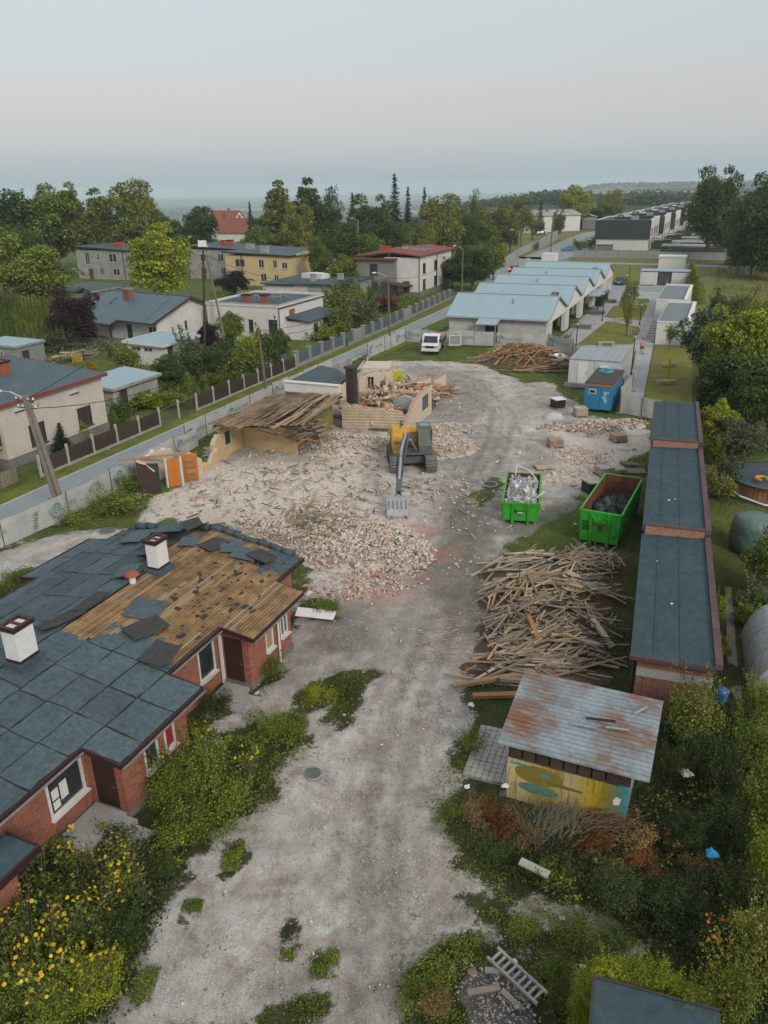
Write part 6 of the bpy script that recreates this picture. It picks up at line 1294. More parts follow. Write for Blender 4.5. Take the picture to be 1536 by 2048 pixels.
# ------------------------------------------------------------------ green skips
m_ink = surf('black_ink',(.015,.02,.015),None,3,.7,0)
def skip(label,p,rz,Lh,Wd,H_,inner):
    t_ = thing('skip_container',label,'skip',(p.x,p.y,.0),rz);e = .05
    # local x width, y length away, slightly splayed walls
    b = .07
    def outer(mb):
        o0 = [(b,b,.22),(Wd-b,b,.22),(Wd-b,Lh-b,.22),(b,Lh-b,.22)];o1 = [(0,0,H_),(Wd,0,H_),(Wd,Lh,H_),(0,Lh,H_)]
        i1 = [(e,e,H_),(Wd-e,e,H_),(Wd-e,Lh-e,H_),(e,Lh-e,H_)];i0 = [(b+e,b+e,.28),(Wd-b-e,b+e,.28),(Wd-b-e,Lh-b-e,.28),(b+e,Lh-b-e,.28)]
        mb.add(o0+o1,[(0,3,2,1)]+[(i,(i+1) % 4,4+(i+1) % 4,4+i) for i in range(4)]);mb.add(o1+i1,[(i,(i+1) % 4,4+(i+1) % 4,4+i) for i in range(4)],2)
        mb.add(i1+i0,[(i,(i+1) % 4,4+(i+1) % 4,4+i) for i in range(4)]+[(4,5,6,7)],1)
    part('body',t_,[m_green,inner,m_galv],outer)
    part('rim',t_,m_green,lambda mb: [mb.bar(a,c,.09,.10) for a,c in (((0,0,H_-.04),(Wd,0,H_-.04)),((Wd,0,H_-.04),(Wd,Lh,H_-.04)),((Wd,Lh,H_-.04),(0,Lh,H_-.04)),((0,Lh,H_-.04),(0,0,H_-.04)))])
    for x in (Wd*.28,Wd*.72): part('front_rib',t_,m_green,lambda mb: mb.bar((x,b-.03,.0),(x,-.05,H_-.1),.09,.10,0,(1,0,0)))
    n = int(Lh/.75)
    for k in range(n):
        y = .4+k*(Lh-.8)/(n-1)
        for s in (0,1): part('side_rib',t_,m_green,lambda mb: mb.bar((b-.02 if s == 0 else Wd-b+.02,y,.2),(-.04 if s == 0 else Wd+.04,y,H_-.1),.08,.07,0,(0,1,0)))
    part('hook_bar',t_,m_rust,lambda mb: mb.bar((Wd*.38,-.12,H_*.66),(Wd*.62,-.12,H_*.66),.06,.06) and mb.bar((Wd*.38,-.12,H_*.66),(Wd*.36,.02,H_*.72),.05,.05) and mb.bar((Wd*.62,-.12,H_*.66),(Wd*.64,.02,H_*.72),.05,.05))
    part('hook_bracket',t_,m_green,lambda mb: mb.bar((Wd*.28,-.08,H_*.93),(Wd*.42,-.08,H_*.70),.09,.06) and mb.bar((Wd*.72,-.08,H_*.93),(Wd*.58,-.08,H_*.70),.09,.06) and mb.bar((Wd*.30,-.07,H_*.72),(Wd*.70,-.07,H_*.72),.06,.05))
    part('skid',t_,m_green,lambda mb: mb.box(Wd*.25,Wd*.33,.05,Lh-.1,.0,.22) and mb.box(Wd*.67,Wd*.75,.05,Lh-.1,.0,.22))
    return t_
p = G(1003,1047);s1 = skip('green skip heaped with pale plastic and board waste',p,R(-12),5.0,2.05,1.35,m_rust)
part('plate',s1,m_white,lambda mb: mb.box(.86,1.18,-.055,.03,.72,.95)); 
p2 = G(1155,1086);s2 = skip('green skip number 20 with rusty empty inside holding dark refuse',p2,R(-27),6.1,2.15,2.0,m_rust)
o = put('lettering',text_mesh('20',.42,m_ink,.004,True),s2,(.34,.0,1.02),(R(90)-.035,0,0));o = put('lettering',text_mesh('AN',.24,m_ink,.004,True),s2,(.30,-.01,1.32),(R(90)-.035,0,0))
part('rust_patch',s2,m_rust,lambda mb: mb.box(.98,1.2,.0,.033,.92,1.22))
m_poly = surf('plastic_pale',(.46,.50,.52),(.30,.34,.37),3,.5,.3,10,c3=(.12,.15,.18));m_bag = surf('black_bag',(.012,.014,.015),(.03,.034,.036),3,.35,.8,9,bdist=.05);m_card = surf('cardboard',(.36,.25,.16),(.26,.18,.11),3,.9,.2,20)
rng = np.random.default_rng(71)
def junk(parent,x0,x1,y0,y1,zf,n,sizes,mats,probs,name,tilt=1.2,sq=(1.,.7,.2)):
    X = rng.uniform(x0,x1,n);Y = rng.uniform(y0,y1,n);S = rng.uniform(sizes[0],sizes[1],n);P = np.stack([X,Y,zf(X,Y)],1)
    o_ = put(name,chunk_mesh(name,P,S,mats,probs,rng,tilt,.45,sq),parent);o_['kind'] = 'stuff';return o_
w1 = thing('skip_waste','jumble of pale foil, insulation and boards filling the left skip','waste',(p.x,p.y,0),R(-12))
zf = lambda X,Y: 1.12+.22*np.sin(X*1.5)*np.sin(Y*.6+.4)+rng.uniform(-.1,.1,len(X))
junk(w1,.25,1.8,.3,4.6,zf,800,(.10,.42),[m_poly,m_white,m_card,m_plblue,m_rubC],[.42,.16,.16,.12,.14],'mixed_waste')
part('waste_bed',w1,m_poly,lambda mb: mb.prism([(.1,.1),(1.95,.1),(1.95,4.9),(.1,4.9)],.4,1.0))
for (a,c) in (((.5,4.6,1.2),(.55,4.9,1.9)),((.55,4.9,1.9),(1.3,4.5,1.75)),((1.3,4.5,1.75),(1.8,4.2,1.3)),((1.7,.6,1.3),(2.3,1.6,1.5))): part('white_strip',w1,m_white,lambda mb: mb.bar(a,c,.05,.04))
w2 = thing('refuse_heap','dark heap of black bags and tar paper in the rusty skip','waste',(p2.x,p2.y,0),R(-27))
junk(w2,.3,1.85,.4,5.6,lambda X,Y: .55+.55*np.exp(-((Y-3.0)**2)/3)+rng.uniform(-.1,.1,len(X)),190,(.25,.75),[m_bag,m_felt,m_tar],[.6,.2,.2],'black_bags',1.,(1.,.8,.5))
# ------------------------------------------------------------------ excavator
ex = thing('excavator','orange-yellow crawler excavator with long grey boom and toothed bucket facing the camera','excavator',(1.95,51.7,0),R(180+3))
# local: x left/right (machine's right is -x seen from front), y forward = towards the camera
m_exy = worn('excavator_yellow',(.56,.29,.018),.35);m_boom = surf('boom_grey',(.11,.13,.14),(.075,.09,.10),2,.45,.08,20,dirt=.25);m_buck = surf('bucket_steel',(.33,.35,.36),(.23,.245,.255),4,.5,.3,15,metal=.2);m_trk = surf('track_steel',(.21,.195,.175),(.13,.12,.105),6,.75,.5,20)
for s in (-1,1):
    mb = MB();prof = [(-1.75,.10),(-1.5,.02),(1.5,.02),(1.78,.12),(1.95,.45),(1.80,.78),(1.5,.90),(-1.5,.90),(-1.80,.78),(-1.95,.45)];prof = [(y*1.12,z*1.08) for y,z in prof];x0,x1 = (.84,1.58) if s > 0 else (-1.58,-.84)
    n = len(prof);mb.add([(x0,y,z) for y,z in prof]+[(x1,y,z) for y,z in prof],[tuple(range(n-1,-1,-1)),tuple(range(n,2*n))]+[(i,(i+1) % n,n+(i+1) % n,n+i) for i in range(n)])
    tr = mb.build('track',m_rubber,ex)
    L_ = []; 
    for (a,b) in zip(prof,prof[1:]+prof[:1]):
        d = math.hypot(b[0]-a[0],b[1]-a[1]);k = max(1,round(d/.17))
        for i in range(k): f = (i+.5)/k;L_.append((a[0]+(b[0]-a[0])*f,a[1]+(b[1]-a[1])*f,math.atan2(b[1]-a[1],b[0]-a[0])))
    shoe = MB().box(-.385,.385,-.068,.068,-.012,.03).box(-.385,.385,-.02,.02,.03,.055).mesh('track_shoe',m_trk)
    for (y,z,an) in L_: put('track_shoe',shoe,tr,((x0+x1)/2,y+math.sin(an)*.01,z-math.cos(an)*.01),(an+math.pi,0,0))
    for y in (-1.68,1.68): mb = MB();mb.tube((x0-.02,y,.5),(x1+.02,y,.5),.32,.32,14);mb.build('sprocket',m_boom,tr)
part('undercarriage',ex,m_boom,lambda mb: mb.box(-.9,.9,-.9,.9,.35,.85) and mb.tube((0,0,.85),(0,0,1.06),.62,.62,20)); 
part('deck',ex,m_boom,lambda mb: mb.box(-1.35,1.35,-2.1,1.25,1.06,1.2))
part('engine_cover',ex,m_exy,lambda mb: mb.prism([(-1.3,-2.0),(1.3,-2.0),(1.3,-.55),(-1.3,-.55)],1.2,lambda x,y: 2.35-.12*abs(x)),bevel=.06)
part('counterweight',ex,m_boom,lambda mb: mb.prism([(-1.2,-2.45),(1.2,-2.45),(1.35,-2.05),(-1.35,-2.05)],1.0,2.0),bevel=.08)
tk = part('tool_box',ex,m_exy,lambda mb: mb.box(.62,1.33,-.5,1.2,1.2,1.72) and mb.box(.62,1.33,-.5,.35,1.72,2.15),bevel=.03);mb = MB();mb.box(.70,1.26,.4,1.0,1.725,1.745);mb.build('walkway_plate',m_boom,tk)
part('handrail',ex,m_exy,lambda mb: mb.path([(1.3,.3,2.1),(1.3,.3,2.75),(1.3,-.6,2.75),(1.3,-.6,2.3)],.025,6) and mb.path([(.75,-.6,2.3),(.75,-.6,2.7),(1.3,-.6,2.75)],.025,6))
part('exhaust',ex,m_boom,lambda mb: mb.tube((.6,-1.6,2.2),(.6,-1.6,2.75),.06,.06,8))
cab = part('cab',ex,m_boom,lambda mb: [mb.box(-1.33,-.42,-.45,1.22,1.2,1.62),mb.box(-1.33,-1.25,-.45,-.37,1.62,2.78),mb.box(-.50,-.42,-.45,-.37,1.62,2.78),mb.bar((-1.29,1.18,1.62),(-1.29,.75,2.78),.08,.08),mb.bar((-.46,1.18,1.62),(-.46,.75,2.78),.08,.08),mb.box(-1.33,-.42,-.45,.80,2.78,2.88)])
mb = MB();mb.add([(-1.25,1.17,1.64),(-.5,1.17,1.64),(-.5,.76,2.76),(-1.25,.76,2.76)],[(0,1,2,3)]);mb.add([(-.44,-.37,1.64),(-.44,1.12,1.64),(-.44,.74,2.76),(-.44,-.37,2.76)],[(0,1,2,3)]);mb.add([(-1.31,-.37,1.64),(-1.31,1.12,1.64),(-1.31,.74,2.76),(-1.31,-.37,2.76)],[(3,2,1,0)]);mb.build('windscreen',surf('cab_glass',(.10,.115,.075),(.06,.07,.05),1,.12,0,spec=.6),cab)
mb = MB();mb.box(-1.2,-.55,-.1,.55,2.885,2.90);mb.build('roof_hatch',surf('hatch_glass',(.16,.24,.26),None,1,.2,0),cab);mb = MB();mb.box(-1.36,-1.335,-.45,1.15,1.25,2.8);mb.build('cab_door',m_exy,cab)
mb = MB();mb.box(-1.1,-.65,-.2,.3,1.65,2.3);mb.build('seat',m_black,cab)
ex_m = Matrix.Translation((1.95,51.7,0)) @ Matrix.Rotation(R(183),4,'Z');inv = ex_m.inverted();EL = lambda v: inv @ Vector(v)
def onray(x,y,Y):
    lo = G(x,y,0);hi = G(x,y,10);f = (Y-lo.y)/(hi.y-lo.y);return lo+(hi-lo)*f
P0 = EL((1.95,51.0,1.7));P1 = EL(onray(812,877,48.6));P2 = EL(onray(801,924,45.6));P3 = EL(onray(797,985,43.45))
part('boom',ex,m_boom,lambda mb: [mb.bar(P0,P0.lerp(P1,.5)+Vector((0,0,.25)),.42,.55),mb.bar(P0.lerp(P1,.45)+Vector((0,0,.25)),P1,.40,.60),mb.bar(P1-(P1-P0)*.05,P2,.36,.50)],bevel=.03)
part('boom_cylinder',ex,m_galv,lambda mb: [mb.tube(P0+Vector((s*.3,.5,-.35)),P1+Vector((s*.27,0,-.1)),.08,.08,9) for s in (-1,1)])
part('stick_cylinder',ex,m_galv,lambda mb: mb.tube(P1.lerp(P2,.05)+Vector((0,0,.36)),P2+Vector((0,-.3,.42)),.10,.10,10) and mb.tube(P1.lerp(P2,.5)+Vector((0,0,.4)),P2+Vector((0,.2,.45)),.06,.06,10))
part('stick',ex,m_boom,lambda mb: [mb.bar(P2+(P2-P3)*.22+Vector((0,0,.1)),P3,.34,.42)],bevel=.03)
part('bucket_cylinder',ex,m_galv,lambda mb: mb.tube(P2+Vector((0,.2,.38)),P2.lerp(P3,.75)+Vector((0,0,.3)),.08,.08,9));part('hose',ex,m_black,lambda mb: [mb.path([P1+Vector((s*.12,0,.32)),P1.lerp(P2,.5)+Vector((s*.15,0,.34)),P2+Vector((s*.2,0,.35)),P2.lerp(P3,.6)+Vector((s*.19,0,.2))],.03,5) for s in (-1,1)])
part('bucket_link',ex,m_trk,lambda mb: [mb.bar(P3+Vector((s*.15,-.1,.1)),P3+Vector((s*.15,.35,-.05)),.06,.16) for s in (-1,1)])
bl = EL((.82,43.25,.98));bf = EL((.74,42.05,.06)); 
def bucket(mb):
    prof = [(bl.y+.05,bl.z+.02),(bl.y+.55,bl.z-.10),(bl.y+.95,bl.z-.48),(bf.y-.05,.18),(bf.y,.05)];hw = .63;x = (bl.x+bf.x)/2
    n = len(prof);mb.add([(x-hw,y,z) for y,z in prof]+[(x+hw,y,z) for y,z in prof]+[(x-hw+.03,y-.05,z-.05) for y,z in prof]+[(x+hw-.03,y-.05,z-.05) for y,z in prof],[(i,n+i,n+i+1,i+1) for i in range(n-1)]+[(2*n+i+1,3*n+i+1,3*n+i,2*n+i) for i in range(n-1)])
    for s in (-1,1): mb.add([(x+s*hw,y,z) for y,z in prof]+[(x+s*hw,bl.y+.1,.15)],[tuple(range(n+1))])
bk = part('bucket',ex,m_buck,bucket);xb = (bl.x+bf.x)/2
for k in range(5): mb = MB();x = xb-.5+k*.25;mb.bar((x,bl.y+.6,bl.z-.09),(x,bl.y+1.0,bl.z-.5),.05,.05);mb.build('wear_strip',m_trk,bk)
for k in range(5): mb = MB();x = xb-.56+k*.28;mb.bar((x,bf.y-.05,.12),(x,bf.y+.22,.0),.07,.06);mb.build('tooth',m_galv,bk)
# ------------------------------------------------------------------ road vehicles
def wheel(mb_parent,x,y,r,w_,s):
    mb = MB();mb.lathe([(r*.45,-w_/2),(r*.92,-w_/2),(r,-w_*.3),(r,w_*.3),(r*.92,w_/2),(r*.45,w_/2)],16);o = mb.build('tyre',m_rubber,mb_parent,loc=(x,y,r),rot=(R(90),0,0));return o
def car(label,p,rz,body,est=False,s=1.,lights=False):
    t_ = thing('parked_car',label,'car',p,rz);Lc,Wc = 4.2*s,1.74*s;h0,h1 = .78,1.46;P_ = m_paint('paint_'+label[:12].replace(' ','_'),body)
    rear = -1.95 if est else -1.7
    lower = [(-2.05,.30),(-1.6,.22),(1.7,.22),(2.08,.32),(2.1,.55),(2.0,.70),(1.15,.86),(-1.95,.90),(-2.1,.75)]
    mb = MB();n = len(lower);hw = Wc/2
    V = [(x*s,-hw*(1 if z < .8 else .93),z) for x,z in lower]+[(x*s,hw*(1 if z < .8 else .93),z) for x,z in lower]
    mb.add(V,[tuple(range(n)),tuple(range(2*n-1,n-1,-1))]+[(i,n+i,n+(i+1) % n,(i+1) % n) for i in range(n)]);mb.build('body',P_,t_,bevel=.06)
    cabp = [(1.1,.86),(.45,h1-.04),(-.9,h1),(rear+.1,h1-.1),(rear-.25,.90)];ins = [.93,.74,.74,.76,.92]
    mb = MB();n = len(cabp);mb.add([(x*s,-hw*k,z) for (x,z),k in zip(cabp,ins)]+[(x*s,hw*k,z) for (x,z),k in zip(cabp,ins)],[tuple(range(n)),tuple(range(2*n-1,n-1,-1))]+[(i,n+i,n+i+1,i+1) for i in range(n-1)]);mb.build('cabin',P_,t_,bevel=.04)
    def quad(name,a): mb = MB();mb.add(a,[tuple(range(len(a)))]);return mb.build(name,m_glassb,t_)
    e = .012
    quad('windscreen',[(1.04*s+e,-hw*.86,.91),(1.04*s+e,hw*.86,.91),(.50*s+e,hw*.68,h1-.08),(.50*s+e,-hw*.68,h1-.08)][::1])
    quad('rear_window',[((rear-.20)*s-e,hw*.84,.96),((rear-.20)*s-e,-hw*.84,.96),((rear+.06)*s-e,-hw*.69,h1-.15),((rear+.06)*s-e,hw*.69,h1-.15)])
    for sd in (-1,1):
        for (xa,xb_,xc,xd) in ((.92,.40,-.28,-.28),(-.36,-.36,rear+.15,rear-.05)):
            quad('side_window',[(xa*s,sd*(hw*.915+e),.90),(xb_*s,sd*(hw*.75+e),h1-.09),(xc*s,sd*(hw*.75+e),h1-.09),(xd*s,sd*(hw*.915+e),.92)])
        part('headlight',t_,m_galv,lambda mb: mb.box(2.0*s,2.07*s,sd*hw*.6-.17,sd*hw*.6+.17,.58,.70))
        tl = part('tail_light',t_,m_paint('tail_red',(.5,.02,.01)),lambda mb: mb.box(-2.13*s,-2.06*s,sd*hw*.72-.14,sd*hw*.72+.14,.62,.84))
        part('mirror',t_,P_,lambda mb: mb.box(.75*s,.92*s,sd*(hw+.02) if sd > 0 else sd*(hw+.02)-.12,sd*(hw+.02)+.12 if sd > 0 else sd*(hw+.02),.9,1.03))
        for x in (-1.3,1.3):
            w_ = wheel(t_,x*s,sd*(hw-.09),.31,.2,sd);mb = MB();mb.lathe([(.02,-.11),(.19,-.11),(.19,.11),(.02,.11)],10);mb.build('rim',m_galv,w_)
    part('number_plate',t_,m_white,lambda mb: mb.box(2.09*s,2.125*s,-.26,.26,.42,.53));part('number_plate',t_,m_white,lambda mb: mb.box(-2.135*s,-2.1*s,-.26,.26,.45,.56));part('bumper',t_,m_black,lambda mb: mb.box(1.95*s,2.11*s,-hw*.9,hw*.9,.24,.36))
    if lights:
        lm = NT('lit_tail');lm.b.inputs['Emission Color'].default_value = (1,.06,.03,1);lm.b.inputs['Emission Strength'].default_value = 4;lm.done((.5,.02,.01))
        for sd in (-1,1): part('lit_tail_light',t_,lm.m,lambda mb: mb.box(-2.2*s,-2.14*s,sd*hw*.72-.2,sd*hw*.72+.2,.6,.9))
    return t_
car('teal hatchback parked beside the lane at the far bend',G(1137,502),R(178),(.02,.16,.26));car('black estate car parked behind the teal hatchback',G(1168,495),R(182),(.02,.022,.025),True)
car('dark grey car third in the far parked row',G(1178,489),R(182),(.06,.065,.07));car('silver car fourth in the far parked row',G(1186,484),R(182),(.25,.27,.28));car('black car last in the far parked row',G(1192,478),R(182),(.02,.02,.022))
car('red car with lit tail lights driving away on the lane',G(1028,543),math.atan2(.95,.31),(.22,.02,.02),lights=True);car('dark blue car parked by the community building',W(159.6,18.0),ST+math.pi,(.012,.035,.075));car('silver car parked beside the dark blue one',W(160.8,20.6),ST+math.pi,(.33,.34,.34))
car('blue car glimpsed through trees left of the bend',G(905,500),R(60),(.05,.2,.3));car('white van-like car half hidden behind bushes near far hall',G(1082,470),R(10),(.5,.5,.5),True)
# flatbed truck
fv_ = (G(851,709)-G(884,690)).normalized();tr_ = thing('flatbed_truck','white flatbed truck loaded with orange bricks parked on the grass','truck',G(868,700)+Vector((0,0,.0)),math.atan2(fv_.y,fv_.x)+.15)
m_tw = m_paint('truck_white',(.62,.63,.64)); 
part('cab',tr_,m_tw,lambda mb: mb.side([(1.0,.45),(2.75,.45),(2.85,.75),(2.8,1.05),(2.35,1.25),(1.95,2.05),(1.7,2.15),(1.0,2.15)],-.98,.98),bevel=.05)
part('windscreen',tr_,m_glassb,lambda mb: mb.add([(2.39,-.82,1.30),(2.39,.82,1.30),(2.03,.75,1.98),(2.03,-.75,1.98)],[(0,1,2,3)]))
for s in (-1,1):
    part('side_window',tr_,m_glassb,lambda mb: mb.add([(2.2,s*.99,1.3),(1.88,s*.99,1.95),(1.2,s*.99,1.95),(1.2,s*.99,1.3)],[(0,1,2,3)]));part('mirror',tr_,m_black,lambda mb: mb.box(2.2,2.3,s*1.1-.08,s*1.1+.08,1.3,1.65));part('headlight',tr_,m_galv,lambda mb: mb.box(2.8,2.87,s*.72-.18,s*.72+.18,.78,.98))
    for x in (2.05,-1.5): w_ = wheel(tr_,x,s*.82,.36,.26,s);mb = MB();mb.lathe([(.02,-.14),(.2,-.14),(.2,.14),(.02,.14)],10);mb.build('rim',m_galv,w_)
part('grille',tr_,m_black,lambda mb: mb.box(2.79,2.875,-.5,.5,.74,1.0));part('number_plate',tr_,m_white,lambda mb: mb.box(2.87,2.89,-.26,.26,.5,.62));part('bumper',tr_,m_tw,lambda mb: mb.box(2.72,2.92,-.98,.98,.38,.7),bevel=.04)
part('bed',tr_,m_steel,lambda mb: mb.box(-2.6,.92,-1.02,1.02,.75,.88)); 
for s in (-1,1): part('drop_side',tr_,m_woodd,lambda mb: mb.box(-2.6,.92,s*1.02-.03,s*1.02+.03,.88,1.35))
part('tailboard',tr_,m_steel,lambda mb: mb.box(-2.64,-2.58,-1.02,1.02,.88,1.5));part('headboard',tr_,m_steel,lambda mb: mb.box(.88,.95,-1.02,1.02,.88,1.9));part('chassis',tr_,m_black,lambda mb: mb.box(-2.5,2.4,-.4,.4,.4,.74))
ld = thing('brick_load','orange bricks heaped on the flatbed truck','bricks',tr_.location+Vector((0,0,.88)),tr_.rotation_euler[2]);part('brick_bed',ld,m_rubB,lambda mb: mb.prism([(-2.5,-.95),(.8,-.95),(.8,.95),(-2.5,.95)],.0,lambda x,y: .55))
rng = np.random.default_rng(9);n = 300;X = rng.uniform(-2.4,.75,n);Y = rng.uniform(-.9,.9,n);o_ = put('loose_bricks',chunk_mesh('loose_bricks',np.stack([X,Y,.58+.3*(1-np.abs(Y))*rng.random(n)],1),np.full(n,.24),[surf('brick_orange',(.44,.19,.11),(.36,.15,.09),3,.9,.3,20),m_rubB],[.7,.3],rng,.5,.08,(1.,.5,.27)),ld);o_['kind'] = 'stuff'
pl_ = thing('pallet','pale wooden pallet lying on top of the truck load','pallet',tr_.location+Vector((0,0,1.75)),tr_.rotation_euler[2]+.3)
for k in range(5): part('slat',pl_,m_woodp,lambda mb: mb.box(-.6+k*.27,-.48+k*.27,-.5,.5,.1,.13))
for y in (-.45,0,.45): part('bearer',pl_,m_woodp,lambda mb: mb.box(-.6,.62,y-.05,y+.05,0,.1))
fr_ = thing('window_frame','large white window frame leaning by the truck and banner fence','window frame',G(910,692),0.05);part('frame',fr_,m_frame,lambda mb: [mb.box(-.75,.75,-.05,.05,.05,.17),mb.box(-.75,.75,-.05,.05,1.2,1.32),mb.box(-.75,-.63,-.045,.045,.17,1.2),mb.box(.63,.75,-.045,.045,.17,1.2)]);part('pane',fr_,surf('dusty_pane',(.30,.33,.34),None,2,.3,0),lambda mb: mb.box(-.63,.63,-.01,.01,.17,1.2))

# ------------------------------------------------------------------ site cabins
m_cabw = surf('cabin_white',(.52,.54,.54),(.46,.48,.48),1,.6,.4,6,streak=(6,6,.2));m_cabb = worn('cabin_blue',(.02,.19,.36),.3)
cp = W(75.2,12.4);cw = thing('white_site_cabin','pair of joined white site office containers with grey roof','container',cp,ST-.02)
for k,y0 in enumerate((-2.35,-4.75)):
    part('body',cw,m_cabw,lambda mb: mb.box(0,6.0,y0+.02,y0+2.38,.25,2.5));part('roof',cw,m_galv,lambda mb: mb.box(-.04,6.04,y0-.01,y0+2.39,2.5,2.6))
    for q in range(3): part('roof_seam',cw,m_galv,lambda mb: mb.box(0,6,y0+.58+q*.6,y0+.63+q*.6,2.6,2.63))
d = part('door',cw,m_white,lambda mb: mb.box(-.05,-.005,-1.75,-.85,.3,2.3));mb = MB();mb.box(-.08,-.05,-1.68,-1.62,1.2,1.35);mb.build('door_handle',m_black,d)
ac = part('air_conditioner',cw,m_white,lambda mb: mb.box(-.35,-.03,-3.7,-2.9,1.5,2.1));mb = MB();mb.tube((-.36,-3.45,1.8),(-.35,-3.45,1.8),.22,.22,14);mb.build('fan',m_steel,ac)
part('foot',cw,m_concd,lambda mb: [mb.box(x,x+.4,y,y+.4,0,.25) for x in (.1,5.5) for y in (-4.6,-2.6,-.5)]);part('step',cw,m_concd,lambda mb: mb.box(-1.0,-.1,-2.3,.3,0,.18));part('step',cw,m_concd,lambda mb: mb.box(-.6,-.1,-2.3,.3,.18,.3))
bp = W(66.4,9.5);bc = thing('blue_site_cabin','blue corrugated site cabin with brown roof in front of the white one','container',bp,ST-.03)
def corr(mb):
    n = 30
    for k in range(n):
        y = -2.25*k/n;mb.box(-.02 if k % 2 else 0,.06,y-2.25/n,y,.2,2.3); 
        if k < 60: mb.box(5.94,6.0,y-2.25/n,y,.2,2.3)
    for k in range(70): x = .06+5.88*k/70;mb.box(x,x+5.88/70,-2.25-(.02 if k % 2 else 0),-2.2,.2,2.3);mb.box(x,x+5.88/70,-.05,0 if k % 2 else .02,.2,2.3)
part('body',bc,m_cabb,corr);part('roof',bc,surf('roof_brown_felt',(.07,.06,.055),(.05,.045,.04),2,.9,.2),lambda mb: mb.box(-.05,6.05,-2.3,.05,2.36,2.45));part('fascia',bc,m_woodo,lambda mb: mb.box(-.07,6.07,-2.32,-2.26,2.2,2.38) and mb.box(-.07,-.01,-2.3,.06,2.2,2.38))
f = part('window',bc,m_frame,lambda mb: mb.box(-.06,-.02,-.95,-.35,1.55,1.95));mb = MB();mb.box(-.075,-.06,-.88,-.42,1.62,1.88);mb.build('pane',m_glassb,f);d = part('door',bc,m_cabb,lambda mb: mb.box(-.06,-.021,-2.1,-1.35,.25,2.05));mb = MB();mb.box(-.09,-.06,-1.48,-1.42,1.0,1.2);mb.build('door_handle',m_black,d)
m_logo = surf('logo_pale',(.34,.50,.58),None,2,.6,0)
for (y,z,r_,w_) in ((-1.72,1.62,.17,.2),(-1.66,1.25,.2,.16),(-1.78,.98,.16,.2),(-1.95,1.72,.09,.09)): mb = MB();mb.prism([(math.cos(a)*r_*(.7+.3*math.sin(a*3)),math.sin(a)*w_) for a in [i*.5236 for i in range(12)]],0,.008);o_ = mb.build('emblem',m_logo,d);o_.location = (-.064,y,z);o_.rotation_euler = (R(90),0,R(-90))
part('skid',bc,m_black,lambda mb: mb.box(.1,5.9,-.3,-.1,0,.2) and mb.box(.1,5.9,-2.2,-2.0,0,.2))
hz_ = thing('hose_coil','bright blue coiled hose lying on the blue cabin roof','hose',bp+AX*4.6-BX*1.1+Vector((0,0,2.45)));mb = MB()
for q in range(3):
    r_ = .55-.09*q;pts = [Vector((math.cos(i*.3927)*r_*1.15,math.sin(i*.3927)*r_,.05+q*.05)) for i in range(17)];mb.path(pts,.045,6)
mb.build('coil',m_paint('hose_blue',(.02,.32,.48)),hz_)

# ------------------------------------------------------------------ banner fence round the site
t = NT('banner_mesh');c = t.ramp(t.noise(.8,6,.65,'World'),[(.25,(.30,.32,.31)),(.5,(.40,.41,.40)),(.75,(.47,.47,.46))]);c = t.mix(t.ramp(t.noise(.45,4,.6,'World',(1,1,.6)),[(.58,0.),(.66,.45)]),c,(.28,.36,.35));c = t.mix(t.ramp(t.noise(.6,4,.6,'World',(1.7,1,.4)),[(.64,0.),(.7,.5)]),c,(.42,.33,.30))
t.bump(t.noise(3,4,.6,'World'),.6,.1);t.done(c,.8);tp_ = t.n('BsdfTransparent');mx = t.n('MixShader');mx.inputs[0].default_value = .9;t.l(tp_.outputs[0],mx.inputs[1]);t.l(t.b.outputs[0],mx.inputs[2]);t.l(mx.outputs[0],t.out.inputs[0]);m_ban = t.m
m_bprint = surf('banner_print',(.20,.31,.30),(.26,.36,.35),1,.8,0);m_bprint2 = surf('banner_print_grey',(.16,.16,.17),None,1,.8,0)
